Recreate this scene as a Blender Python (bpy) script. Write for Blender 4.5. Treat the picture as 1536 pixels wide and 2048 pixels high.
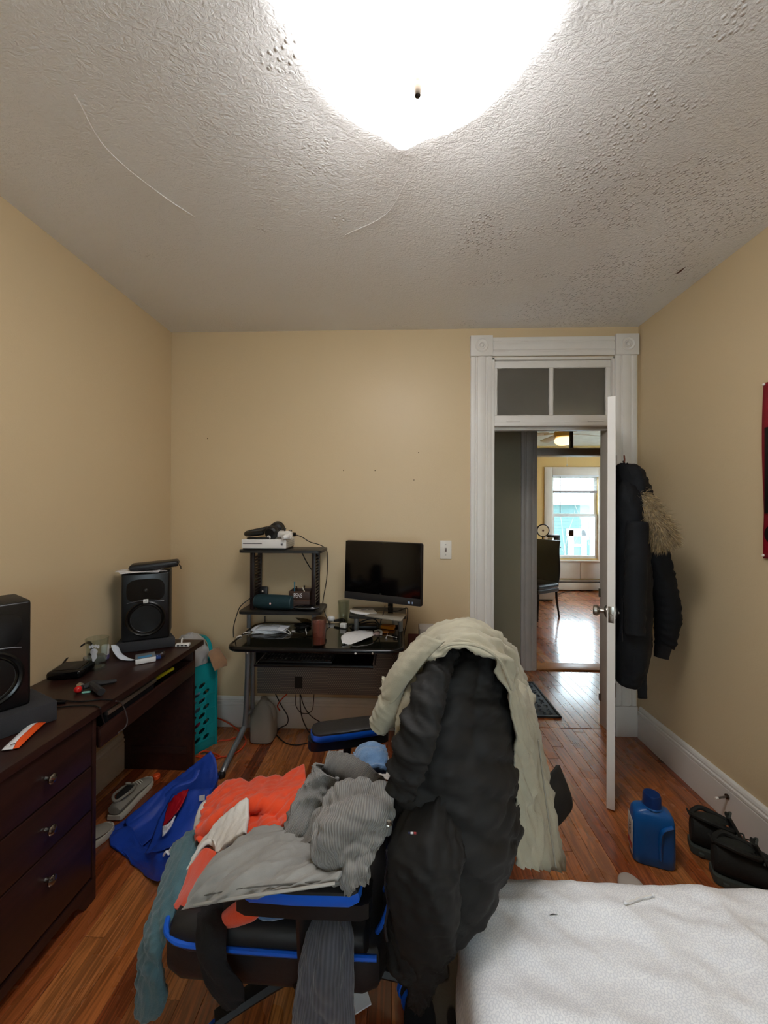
import bpy, bmesh, math, random
import numpy as np
from mathutils import Vector, Matrix

random.seed(7)
for o in list(bpy.data.objects):
    bpy.data.objects.remove(o)
SC = bpy.context.scene
COL = SC.collection
PI = math.pi
R = math.radians

# ------------------------------------------------------------------ camera
F_PX, YAW, PITCH, ROLL, CAM_Z = 769.0, R(1.99), R(0.12), R(0.22), 1.461
def cam_axes():
    A = Matrix(((math.cos(YAW), math.sin(YAW), 0), (-math.sin(YAW), math.cos(YAW), 0), (0, 0, 1)))
    B_ = Matrix(((1, 0, 0), (0, math.cos(PITCH), math.sin(PITCH)), (0, -math.sin(PITCH), math.cos(PITCH))))
    C_ = Matrix(((math.cos(ROLL), 0, math.sin(ROLL)), (0, 1, 0), (-math.sin(ROLL), 0, math.cos(ROLL))))
    return C_ @ B_ @ A
CAMR = cam_axes()
cam_data = bpy.data.cameras.new('camera')
cam = bpy.data.objects.new('camera', cam_data)
COL.objects.link(cam)
cam_data.sensor_fit = 'HORIZONTAL'
cam_data.sensor_width = 36.0
cam_data.lens = 36.0 * F_PX / 1536.0
cam_data.clip_start = 0.02
rows = CAMR            # rows: right, forward, up
right, fwd, up = Vector(rows[0]), Vector(rows[1]), Vector(rows[2])
m = Matrix.Identity(4)
for i in range(3):
    m[i][0], m[i][1], m[i][2] = right[i], up[i], -fwd[i]
m[2][3] = CAM_Z
cam.matrix_world = m
SC.camera = cam

# ------------------------------------------------------------------ world, exposure
world = bpy.data.worlds.new('world')
SC.world = world
world.use_nodes = True
wn = world.node_tree
wn.nodes['Background'].inputs[0].default_value = (0.80, 0.90, 1.0, 1)   # overcast sky
wn.nodes['Background'].inputs[1].default_value = 13.0
SC.view_settings.view_transform = 'Standard'
SC.view_settings.look = 'None'
SC.view_settings.gamma = 1.0
SC.view_settings.exposure = 0.0
SC.view_settings.use_curve_mapping = False
SC.cycles.max_bounces = 7; SC.cycles.diffuse_bounces = 4; SC.cycles.glossy_bounces = 3; SC.cycles.transmission_bounces = 5
SC.cycles.transparent_max_bounces = 10; SC.cycles.caustics_reflective = False; SC.cycles.caustics_refractive = False
SC.cycles.use_adaptive_sampling = True; SC.cycles.adaptive_threshold = .02; SC.cycles.use_light_tree = False
LAMP = 21.0            # radiance of the glass ceiling lamp

# ------------------------------------------------------------------ survey helpers: a point of the room seen at (u, v)
def ray(u, v):
    return CAMR.transposed() @ Vector(((u - 768) / F_PX, 1.0, (1024 - v) / F_PX))
def at_y(u, v, y):
    d = ray(u, v); return Vector((0, 0, CAM_Z)) + d * (y / d.y)
def at_x(u, v, x):
    d = ray(u, v); return Vector((0, 0, CAM_Z)) + d * (x / d.x)
def at_z(u, v, z):
    d = ray(u, v); return Vector((0, 0, CAM_Z)) + d * ((z - CAM_Z) / d.z)

# ------------------------------------------------------------------ materials
def lin(c):
    if isinstance(c, str):
        c = [int(c[i:i + 2], 16) for i in (0, 2, 4)]
    return tuple(((x / 255) / 12.92 if x / 255 <= 0.04045 else ((x / 255 + 0.055) / 1.055) ** 2.4) for x in c) + (1,)
MATS = {}
def new_mat(name):
    mt = bpy.data.materials.new(name); mt.use_nodes = True
    nt = mt.node_tree
    return mt, nt, nt.nodes['Principled BSDF']
def N(nt, kind, **kw):
    n = nt.nodes.new(kind)
    for k, v in kw.items():
        if k.startswith('i_'):
            key = k[2:]
            key = int(key) if key.isdigit() else key.replace('_', ' ')
            n.inputs[key].default_value = v
        else:
            setattr(n, k, v)
    return n
def M(name, col, rough=0.55, metal=0.0, var=0.08, vscale=9.0, bump=0.0, bscale=60.0, trans=0.0, ior=1.45, emit=0.0, sheen=0.0, coat=0.0, spec=0.5, alpha=1.0, stretch=None):
    if name in MATS: return MATS[name]
    mt, nt, p = new_mat(name)
    c = lin(col)
    tc = N(nt, 'ShaderNodeTexCoord')
    vec = tc.outputs['Object']
    if stretch:
        mp = N(nt, 'ShaderNodeMapping'); mp.inputs['Scale'].default_value = stretch
        nt.links.new(vec, mp.inputs[0]); vec = mp.outputs[0]
    if var:
        nz = N(nt, 'ShaderNodeTexNoise', i_Scale=vscale, i_Detail=2.0)
        nt.links.new(vec, nz.inputs['Vector'])
        rp = N(nt, 'ShaderNodeValToRGB')
        rp.color_ramp.elements[0].position, rp.color_ramp.elements[1].position = 0.3, 0.7
        rp.color_ramp.elements[0].color = tuple(x * (1 - var) for x in c[:3]) + (1,)
        rp.color_ramp.elements[1].color = tuple(min(1, x * (1 + var)) for x in c[:3]) + (1,)
        nt.links.new(nz.outputs[0], rp.inputs[0]); nt.links.new(rp.outputs[0], p.inputs['Base Color'])
    else:
        p.inputs['Base Color'].default_value = c
    p.inputs['Roughness'].default_value = rough
    p.inputs['Metallic'].default_value = metal
    p.inputs['IOR'].default_value = ior
    p.inputs['Transmission Weight'].default_value = trans
    p.inputs['Specular IOR Level'].default_value = spec
    p.inputs['Sheen Weight'].default_value = sheen
    p.inputs['Coat Weight'].default_value = coat
    p.inputs['Alpha'].default_value = alpha
    if emit:
        p.inputs['Emission Color'].default_value = c; p.inputs['Emission Strength'].default_value = emit
    if bump:
        nb = N(nt, 'ShaderNodeTexNoise', i_Scale=bscale, i_Detail=1.0)
        nt.links.new(vec, nb.inputs['Vector'])
        b = N(nt, 'ShaderNodeBump', i_Strength=bump, i_Distance=0.004)
        nt.links.new(nb.outputs[0], b.inputs['Height']); nt.links.new(b.outputs[0], p.inputs['Normal'])
    MATS[name] = mt
    return mt

def wall_mat(name, col):
    mt, nt, p = new_mat(name); c = lin(col)
    tc = N(nt, 'ShaderNodeTexCoord')
    n1 = N(nt, 'ShaderNodeTexNoise', i_Scale=1.3, i_Detail=1.0)
    n2 = N(nt, 'ShaderNodeTexNoise', i_Scale=160.0, i_Detail=0.0)
    for n in (n1, n2): nt.links.new(tc.outputs['Object'], n.inputs['Vector'])
    rp = N(nt, 'ShaderNodeValToRGB')
    rp.color_ramp.elements[0].color = tuple(x * .965 for x in c[:3]) + (1,)
    rp.color_ramp.elements[1].color = tuple(min(1, x * 1.03) for x in c[:3]) + (1,)
    nt.links.new(n1.outputs[0], rp.inputs[0]); nt.links.new(rp.outputs[0], p.inputs['Base Color'])
    b = N(nt, 'ShaderNodeBump', i_Strength=.12, i_Distance=.003)
    nt.links.new(n2.outputs[0], b.inputs['Height']); nt.links.new(b.outputs[0], p.inputs['Normal'])
    p.inputs['Roughness'].default_value = .42
    p.inputs['Specular IOR Level'].default_value = .35
    MATS[name] = mt
    return mt

def ceiling_mat():
    mt, nt, p = new_mat('ceiling_stucco'); c = lin('f0eeec')
    tc = N(nt, 'ShaderNodeTexCoord')
    p.inputs['Roughness'].default_value = .5
    big = N(nt, 'ShaderNodeTexNoise', i_Scale=1.1, i_Detail=2.0)
    nt.links.new(tc.outputs['Object'], big.inputs['Vector'])
    rp = N(nt, 'ShaderNodeValToRGB')
    rp.color_ramp.elements[0].color = tuple(x * .93 for x in c[:3]) + (1,)
    rp.color_ramp.elements[1].color = c
    nt.links.new(big.outputs[0], rp.inputs[0]); nt.links.new(rp.outputs[0], p.inputs['Base Color'])
    # brushed swirls
    sw = N(nt, 'ShaderNodeTexNoise', i_Scale=26.0, i_Detail=3.0, i_Roughness=.62, i_Distortion=2.2)
    mp = N(nt, 'ShaderNodeMapping'); mp.inputs['Scale'].default_value = (1.0, 1.7, 1)
    nt.links.new(tc.outputs['Object'], mp.inputs[0]); nt.links.new(mp.outputs[0], sw.inputs['Vector'])
    fine = N(nt, 'ShaderNodeTexNoise', i_Scale=95.0, i_Detail=1.0, i_Distortion=.8)
    nt.links.new(tc.outputs['Object'], fine.inputs['Vector'])
    # popcorn clumps, mostly toward the right side
    pop = N(nt, 'ShaderNodeTexVoronoi', i_Scale=62.0); pop.feature = 'F1'
    nt.links.new(tc.outputs['Object'], pop.inputs['Vector'])
    popr = N(nt, 'ShaderNodeMapRange'); popr.inputs[1].default_value = .42; popr.inputs[2].default_value = .12
    nt.links.new(pop.outputs['Distance'], popr.inputs[0])
    msk = N(nt, 'ShaderNodeTexNoise', i_Scale=2.3, i_Detail=2.0, i_Roughness=.65)
    mp2 = N(nt, 'ShaderNodeMapping'); mp2.inputs['Scale'].default_value = (.9, 1.5, 1); mp2.inputs['Location'].default_value = (3.1, .7, 0)
    nt.links.new(tc.outputs['Object'], mp2.inputs[0]); nt.links.new(mp2.outputs[0], msk.inputs['Vector'])
    sx = N(nt, 'ShaderNodeSeparateXYZ'); nt.links.new(tc.outputs['Object'], sx.inputs[0])
    side = N(nt, 'ShaderNodeMapRange'); side.inputs[1].default_value = .1; side.inputs[2].default_value = .8
    side.inputs[3].default_value = -.16; side.inputs[4].default_value = .05
    nt.links.new(sx.outputs[0], side.inputs[0])
    ad = N(nt, 'ShaderNodeMath', operation='ADD'); nt.links.new(msk.outputs[0], ad.inputs[0]); nt.links.new(side.outputs[0], ad.inputs[1])
    mr = N(nt, 'ShaderNodeMapRange'); mr.inputs[1].default_value = .47; mr.inputs[2].default_value = .58
    nt.links.new(ad.outputs[0], mr.inputs[0])
    mul = N(nt, 'ShaderNodeMath', operation='MULTIPLY'); nt.links.new(popr.outputs[0], mul.inputs[0]); nt.links.new(mr.outputs[0], mul.inputs[1])
    s1 = N(nt, 'ShaderNodeMath', operation='MULTIPLY_ADD'); s1.inputs[1].default_value = .5
    nt.links.new(fine.outputs[0], s1.inputs[0]); nt.links.new(sw.outputs[0], s1.inputs[2])
    s2 = N(nt, 'ShaderNodeMath', operation='MULTIPLY_ADD'); s2.inputs[1].default_value = 2.2
    nt.links.new(mul.outputs[0], s2.inputs[0]); nt.links.new(s1.outputs[0], s2.inputs[2])
    b = N(nt, 'ShaderNodeBump', i_Strength=.62, i_Distance=.0065)
    nt.links.new(s2.outputs[0], b.inputs['Height']); nt.links.new(b.outputs[0], p.inputs['Normal'])
    return mt

def plank_mat():
    mt, nt, p = new_mat('oak_plank')
    tc = N(nt, 'ShaderNodeTexCoord'); oi = N(nt, 'ShaderNodeObjectInfo')
    off = N(nt, 'ShaderNodeVectorMath', operation='MULTIPLY_ADD')
    off.inputs[1].default_value = (31, 57, 13)
    cb = N(nt, 'ShaderNodeCombineXYZ')
    for i in range(3): nt.links.new(oi.outputs['Random'], cb.inputs[i])
    nt.links.new(cb.outputs[0], off.inputs[0]); nt.links.new(tc.outputs['Object'], off.inputs[2])
    mp = N(nt, 'ShaderNodeMapping'); mp.inputs['Scale'].default_value = (22, 1.5, 6)
    nt.links.new(off.outputs[0], mp.inputs[0])
    g = N(nt, 'ShaderNodeTexNoise', i_Scale=1.0, i_Detail=3.0, i_Roughness=.6, i_Distortion=1.1)
    nt.links.new(mp.outputs[0], g.inputs['Vector'])
    mp3 = N(nt, 'ShaderNodeMapping'); mp3.inputs['Scale'].default_value = (150, 4, 6)
    nt.links.new(off.outputs[0], mp3.inputs[0])
    g2 = N(nt, 'ShaderNodeTexNoise', i_Scale=1.0, i_Detail=3.0)
    nt.links.new(mp3.outputs[0], g2.inputs['Vector'])
    # growth ring figure: bands of a stretched noise field
    bnd = N(nt, 'ShaderNodeMath', operation='MULTIPLY'); bnd.inputs[1].default_value = 34.0
    nt.links.new(g.outputs[0], bnd.inputs[0])
    sn = N(nt, 'ShaderNodeMath', operation='SINE'); nt.links.new(bnd.outputs[0], sn.inputs[0])
    tone = N(nt, 'ShaderNodeValToRGB'); cr = tone.color_ramp
    cr.elements[0].position = 0.0; cr.elements[0].color = lin('7a3a1d')
    cr.elements[1].position = 1.0; cr.elements[1].color = lin('cc8a50')
    for pos, hx in ((.2, '9c5028'), (.45, 'ad6432'), (.7, 'bd7640'), (.85, '86401f')):
        e = cr.elements.new(pos); e.color = lin(hx)
    nt.links.new(oi.outputs['Random'], tone.inputs[0])
    mr = N(nt, 'ShaderNodeMapRange'); mr.inputs[1].default_value = -1; mr.inputs[2].default_value = 1; mr.inputs[3].default_value = .62; mr.inputs[4].default_value = 1.16
    nt.links.new(sn.outputs[0], mr.inputs[0])
    mr2 = N(nt, 'ShaderNodeMapRange'); mr2.inputs[1].default_value = .3; mr2.inputs[2].default_value = .7; mr2.inputs[3].default_value = .8; mr2.inputs[4].default_value = 1.12
    nt.links.new(g2.outputs[0], mr2.inputs[0])
    mm = N(nt, 'ShaderNodeMath', operation='MULTIPLY'); nt.links.new(mr.outputs[0], mm.inputs[0]); nt.links.new(mr2.outputs[0], mm.inputs[1])
    vm = N(nt, 'ShaderNodeVectorMath', operation='SCALE'); nt.links.new(tone.outputs[0], vm.inputs[0]); nt.links.new(mm.outputs[0], vm.inputs['Scale'])
    nt.links.new(vm.outputs[0], p.inputs['Base Color'])
    p.inputs['Roughness'].default_value = .22
    rr = N(nt, 'ShaderNodeMapRange'); rr.inputs[3].default_value = .2; rr.inputs[4].default_value = .36
    nw = N(nt, 'ShaderNodeTexNoise', i_Scale=7.0, i_Detail=2.0); nt.links.new(tc.outputs['Object'], nw.inputs['Vector'])
    nt.links.new(nw.outputs[0], rr.inputs[0]); nt.links.new(rr.outputs[0], p.inputs['Roughness'])
    b = N(nt, 'ShaderNodeBump', i_Strength=.16, i_Distance=.002)
    nt.links.new(nw.outputs[0], b.inputs['Height']); nt.links.new(b.outputs[0], p.inputs['Normal'])
    p.inputs['Coat Weight'].default_value = .8; p.inputs['Coat Roughness'].default_value = .13
    return mt

def dark_wood_mat():
    mt, nt, p = new_mat('espresso_wood')
    tc = N(nt, 'ShaderNodeTexCoord'); mp = N(nt, 'ShaderNodeMapping'); mp.inputs['Scale'].default_value = (40, 2.2, 40)
    nt.links.new(tc.outputs['Object'], mp.inputs[0])
    g = N(nt, 'ShaderNodeTexNoise', i_Scale=1.0, i_Detail=5.0); nt.links.new(mp.outputs[0], g.inputs['Vector'])
    rp = N(nt, 'ShaderNodeValToRGB'); rp.color_ramp.elements[0].color = lin('22110e'); rp.color_ramp.elements[1].color = lin('371d17')
    rp.color_ramp.elements[0].position = .3; rp.color_ramp.elements[1].position = .75
    nt.links.new(g.outputs[0], rp.inputs[0]); nt.links.new(rp.outputs[0], p.inputs['Base Color'])
    p.inputs['Roughness'].default_value = .38
    return mt

def glass_mat(name, col='ffffff', rough=0.0, ior=1.45):
    """Clear glass that lets light through: transmission mixed with a Fresnel gloss."""
    if name in MATS: return MATS[name]
    mt = bpy.data.materials.new(name); mt.use_nodes = True; nt = mt.node_tree
    nt.nodes.clear()
    out = N(nt, 'ShaderNodeOutputMaterial')
    tr = N(nt, 'ShaderNodeBsdfTransparent'); tr.inputs[0].default_value = lin(col)
    gl = N(nt, 'ShaderNodeBsdfGlossy'); gl.inputs['Roughness'].default_value = rough; gl.inputs[0].default_value = (1, 1, 1, 1)
    lw = N(nt, 'ShaderNodeLayerWeight'); lw.inputs[0].default_value = .5
    pw = N(nt, 'ShaderNodeMath', operation='POWER'); pw.inputs[1].default_value = 4.0; nt.links.new(lw.outputs['Facing'], pw.inputs[0])
    ma = N(nt, 'ShaderNodeMath', operation='MULTIPLY_ADD'); ma.inputs[1].default_value = .75; ma.inputs[2].default_value = .04 * (ior - 1) / .45; nt.links.new(pw.outputs[0], ma.inputs[0])
    mx = N(nt, 'ShaderNodeMixShader')
    nt.links.new(ma.outputs[0], mx.inputs[0]); nt.links.new(tr.outputs[0], mx.inputs[1]); nt.links.new(gl.outputs[0], mx.inputs[2])
    nt.links.new(mx.outputs[0], out.inputs[0])
    MATS[name] = mt
    return mt

def rib_mat(name, col, freq=260.0, depth=.6, axis=0, rough=.85):
    """Ribbed cloth (corduroy / knit): ribs run along the cloth's own uv."""
    if name in MATS: return MATS[name]
    mt, nt, p = new_mat(name); c = lin(col)
    uv = N(nt, 'ShaderNodeUVMap'); sp = N(nt, 'ShaderNodeSeparateXYZ'); nt.links.new(uv.outputs[0], sp.inputs[0])
    nz = N(nt, 'ShaderNodeTexNoise', i_Scale=14.0, i_Detail=5.0); nt.links.new(uv.outputs[0], nz.inputs['Vector'])
    ml = N(nt, 'ShaderNodeMath', operation='MULTIPLY'); ml.inputs[1].default_value = freq * 2 * PI
    nt.links.new(sp.outputs[axis], ml.inputs[0])
    sn = N(nt, 'ShaderNodeMath', operation='SINE'); nt.links.new(ml.outputs[0], sn.inputs[0])
    rp = N(nt, 'ShaderNodeValToRGB')
    rp.color_ramp.elements[0].color = tuple(x * .8 for x in c[:3]) + (1,); rp.color_ramp.elements[1].color = tuple(x * 1.15 for x in c[:3]) + (1,)
    rp.color_ramp.elements[0].position = .3; rp.color_ramp.elements[1].position = .7
    nt.links.new(nz.outputs[0], rp.inputs[0])
    mr = N(nt, 'ShaderNodeMapRange'); mr.inputs[1].default_value = -1; mr.inputs[2].default_value = 1; mr.inputs[3].default_value = .68; mr.inputs[4].default_value = 1.1
    nt.links.new(sn.outputs[0], mr.inputs[0])
    vm = N(nt, 'ShaderNodeVectorMath', operation='SCALE'); nt.links.new(rp.outputs[0], vm.inputs[0]); nt.links.new(mr.outputs[0], vm.inputs['Scale'])
    nt.links.new(vm.outputs[0], p.inputs['Base Color'])
    b = N(nt, 'ShaderNodeBump', i_Strength=depth, i_Distance=.002)
    nt.links.new(sn.outputs[0], b.inputs['Height']); nt.links.new(b.outputs[0], p.inputs['Normal'])
    p.inputs['Roughness'].default_value = rough; p.inputs['Sheen Weight'].default_value = .25
    MATS[name] = mt
    return mt

# ------------------------------------------------------------------ mesh builder
class B:
    def __init__(self): self.bm = bmesh.new()
    def _merge(self, tb, mtx=None):
        if mtx is not None: tb.transform(mtx)
        me = bpy.data.meshes.new('tmp'); tb.to_mesh(me); tb.free()
        self.bm.from_mesh(me); bpy.data.meshes.remove(me)
        return self
    def box(self, lo, hi, bev=0.0, seg=2, mtx=None):
        tb = bmesh.new(); bmesh.ops.create_cube(tb, size=1)
        s = [abs(hi[i] - lo[i]) for i in range(3)]
        for v in tb.verts:
            for i in range(3): v.co[i] = (lo[i] + hi[i]) / 2 + v.co[i] * s[i]
        if bev: bmesh.ops.bevel(tb, geom=list(tb.edges), offset=min(bev, min(s) * .49), segments=seg, profile=.5, affect='EDGES')
        return self._merge(tb, mtx)
    def obox(self, c, size, mtx=None, bev=0.0, seg=2):
        """box of that size about the origin, turned by mtx (3x3) and moved to c"""
        t = Matrix.Translation(Vector(c)) @ (mtx.to_4x4() if mtx else Matrix.Identity(4))
        h = [x / 2 for x in size]
        return self.box([-x for x in h], h, bev, seg, t)
    def cyl(self, p0, p1, r0, r1=None, seg=16, cap=True):
        p0, p1 = Vector(p0), Vector(p1); r1 = r0 if r1 is None else r1
        d = p1 - p0
        tb = bmesh.new(); bmesh.ops.create_cone(tb, cap_ends=cap, segments=seg, radius1=r0, radius2=r1, depth=d.length)
        q = Vector((0, 0, 1)).rotation_difference(d.normalized()).to_matrix().to_4x4()
        return self._merge(tb, Matrix.Translation((p0 + p1) / 2) @ q)
    def sphere(self, c, r, seg=16, mtx=None):
        r = (r, r, r) if not hasattr(r, '__len__') else r
        tb = bmesh.new(); bmesh.ops.create_uvsphere(tb, u_segments=seg, v_segments=max(6, seg * 2 // 3), radius=1)
        return self._merge(tb, Matrix.Translation(Vector(c)) @ (mtx.to_4x4() if mtx else Matrix.Identity(4)) @ Matrix.Diagonal((r[0], r[1], r[2], 1)))
    def tube(self, pts, r, seg=8, closed=False, smooth=0, flat=1.0):
        pts = [Vector(p) for p in pts]
        if smooth: pts = spline(pts, smooth, closed)
        n = len(pts); rings = []
        rr = r if hasattr(r, '__len__') else [r] * n
        if len(rr) != n: rr = list(np.interp(np.linspace(0, 1, n), np.linspace(0, 1, len(rr)), rr))
        prev = None
        for i, p in enumerate(pts):
            a = pts[(i - 1) % n] if (closed or i) else p
            b = pts[(i + 1) % n] if (closed or i < n - 1) else p
            t = (b - a).normalized()
            if prev is None:
                u = t.cross(Vector((0, 0, 1)))
                if u.length < 1e-3: u = t.cross(Vector((0, 1, 0)))
            else:
                u = prev - t * prev.dot(t)
            u.normalize(); prev = u; w = t.cross(u)
            rings.append([self.bm.verts.new(p + (u * math.cos(2 * PI * k / seg) + w * math.sin(2 * PI * k / seg) * flat) * rr[i]) for k in range(seg)])
        for i in range(n if closed else n - 1):
            A_, B2 = rings[i], rings[(i + 1) % n]
            for k in range(seg):
                self.bm.faces.new((A_[k], A_[(k + 1) % seg], B2[(k + 1) % seg], B2[k]))
        if not closed:
            self.bm.faces.new(list(reversed(rings[0]))); self.bm.faces.new(rings[-1])
        return self
    def lathe(self, prof, c=(0, 0, 0), seg=24, mtx=None, capb=True, capt=True):
        t = Matrix.Translation(Vector(c)) @ (mtx.to_4x4() if mtx else Matrix.Identity(4))
        rings = []
        for r, z in prof:
            rings.append([self.bm.verts.new(t @ Vector((r * math.cos(2 * PI * k / seg), r * math.sin(2 * PI * k / seg), z))) for k in range(seg)])
        for a, b in zip(rings, rings[1:]):
            for k in range(seg): self.bm.faces.new((a[k], a[(k + 1) % seg], b[(k + 1) % seg], b[k]))
        if capb: self.bm.faces.new(list(reversed(rings[0])))
        if capt: self.bm.faces.new(rings[-1])
        return self
    def prism(self, poly, h, mtx=None, bev=0.0):
        """2-D polygon in local xy raised by h along local z"""
        tb = bmesh.new()
        a = [tb.verts.new((x, y, 0)) for x, y in poly]; b = [tb.verts.new((x, y, h)) for x, y in poly]
        n = len(poly)
        tb.faces.new(list(reversed(a))); tb.faces.new(b)
        for i in range(n): tb.faces.new((a[i], a[(i + 1) % n], b[(i + 1) % n], b[i]))
        bmesh.ops.recalc_face_normals(tb, faces=list(tb.faces))
        if bev: bmesh.ops.bevel(tb, geom=list(tb.edges), offset=bev, segments=2, profile=.5, affect='EDGES')
        return self._merge(tb, mtx)
    def loft(self, rings, cap=True, closed=True):
        """rings: lists of points of equal count"""
        vs = [[self.bm.verts.new(Vector(p)) for p in r] for r in rings]
        n = len(vs[0])
        for a, b in zip(vs, vs[1:]):
            for k in range(n if closed else n - 1):
                self.bm.faces.new((a[k], a[(k + 1) % n], b[(k + 1) % n], b[k]))
        if cap and closed:
            self.bm.faces.new(list(reversed(vs[0]))); self.bm.faces.new(vs[-1])
        return self
    def raw(self, verts, faces):
        vs = [self.bm.verts.new(v) for v in verts]
        for f in faces: self.bm.faces.new([vs[i] for i in f])
        return self
    def mesh(self, name, sharp=35):
        bmesh.ops.recalc_face_normals(self.bm, faces=list(self.bm.faces))
        me = bpy.data.meshes.new(name); self.bm.to_mesh(me); self.bm.free()
        finish(me, sharp)
        return me
    def build(self, name, mat, parent=None, local=False, sharp=35):
        return link(name, self.mesh(name, sharp), mat, parent, local)

def finish(me, sharp=35):
    me.polygons.foreach_set('use_smooth', [True] * len(me.polygons))
    if sharp: me.set_sharp_from_angle(angle=R(sharp))
    me.update()

def link(name, me, mat, parent=None, local=False):
    o = bpy.data.objects.new(name, me); COL.objects.link(o)
    if mat is not None and not me.materials: me.materials.append(mat)
    if parent is not None:
        o.parent = parent
        if not local: o.matrix_parent_inverse = world_matrix(parent).inverted()
    return o
def world_matrix(o):
    mt = o.matrix_basis.copy()
    while o.parent is not None:
        mt = o.parent.matrix_basis @ o.matrix_parent_inverse @ mt if o.parent.parent is None else world_matrix(o.parent) @ o.matrix_parent_inverse @ mt
        return mt
    return mt
def thing(name, label, cat, loc=(0, 0, 0), rz=0.0, group=None):
    o = bpy.data.objects.new(name, None); COL.objects.link(o)
    o.empty_display_size = .05
    o.location = loc; o.rotation_euler = (0, 0, rz)
    o.matrix_basis = Matrix.Translation(Vector(loc)) @ Matrix.Rotation(rz, 4, 'Z')
    tag(o, label, cat, group)
    return o
def tag(o, label, cat=None, group=None, kind=None):
    if label: o['label'] = label
    if cat: o['category'] = cat
    if group: o['group'] = group
    if kind: o['kind'] = kind
    return o
def struct(o, label=None):
    o['kind'] = 'structure'
    if label: o['label'] = label
    return o

def spline(pts, k, closed=False):
    P_ = [Vector(p) for p in pts]; n = len(P_); out = []
    for i in range(n if closed else n - 1):
        p0 = P_[(i - 1) % n] if (closed or i) else P_[0] * 2 - P_[1]
        p1, p2 = P_[i], P_[(i + 1) % n]
        p3 = P_[(i + 2) % n] if (closed or i < n - 2) else P_[-1] * 2 - P_[-2]
        for j in range(k):
            t = j / k
            out.append(.5 * ((2 * p1) + (p2 - p0) * t + (2 * p0 - 5 * p1 + 4 * p2 - p3) * t * t + (3 * p1 - p0 - 3 * p2 + p3) * t ** 3))
    if not closed: out.append(P_[-1].copy())
    return out

def rz3(a): return Matrix.Rotation(a, 3, 'Z')
def rx3(a): return Matrix.Rotation(a, 3, 'X')
def ry3(a): return Matrix.Rotation(a, 3, 'Y')
def frame(xa, za):
    """3x3 whose columns are local x, y, z with x along xa and z near za"""
    x = Vector(xa).normalized(); z = Vector(za); z = (z - x * z.dot(x)).normalized(); y = z.cross(x)
    return Matrix((x, y, z)).transposed()

# ------------------------------------------------------------------ cloth: a smooth net of points, folded and given thickness
def upsample(A_, n, axis):
    A_ = np.moveaxis(np.asarray(A_, float), axis, 0); k = len(A_)
    t = np.linspace(0, k - 1, n); i = np.minimum(t.astype(int), k - 2); f = (t - i)[:, None, None]
    g = lambda j: A_[np.clip(j, 0, k - 1)]
    p0, p1, p2, p3 = g(i - 1), g(i), g(i + 1), g(i + 2)
    p0 = np.where((i == 0)[:, None, None], 2 * p1 - p2, p0); p3 = np.where((i == k - 2)[:, None, None], 2 * p2 - p1, p3)
    out = .5 * (2 * p1 + (p2 - p0) * f + (2 * p0 - 5 * p1 + 4 * p2 - p3) * f ** 2 + (3 * p1 - p0 - 3 * p2 + p3) * f ** 3)
    return np.moveaxis(out, 0, axis)
def folds(U, V, seed, scale=1.0, angle=None, spread=.5, n=7):
    """crease field in [-1, 1]: warped waves, sharper at the crests"""
    rg = np.random.RandomState(seed); out = np.zeros_like(U); tot = 0
    base = rg.uniform(0, PI) if angle is None else angle
    for k in range(n):
        a = base + rg.normal(0, spread); f = scale * (1.0 + .75 * k) * rg.uniform(.8, 1.25); am = 1.0 / (1 + .7 * k)
        ph = rg.uniform(0, 6.28); wf = scale * rg.uniform(.35, .8); wp = rg.uniform(0, 6.28, 2)
        s = U * math.cos(a) + V * math.sin(a); q = -U * math.sin(a) + V * math.cos(a)
        w = np.sin(s * f * 2 * PI + ph + 1.4 * np.sin(q * wf * 2 * PI + wp[0]) + .8 * np.sin((s + q) * wf * 4 + wp[1]))
        env = .55 + .45 * np.sin(q * wf * 5 + wp[1] + s * 3)
        out += am * env * (1 - 2 * np.abs(w) ** .8); tot += am
    return out / tot * 1.6
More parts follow.
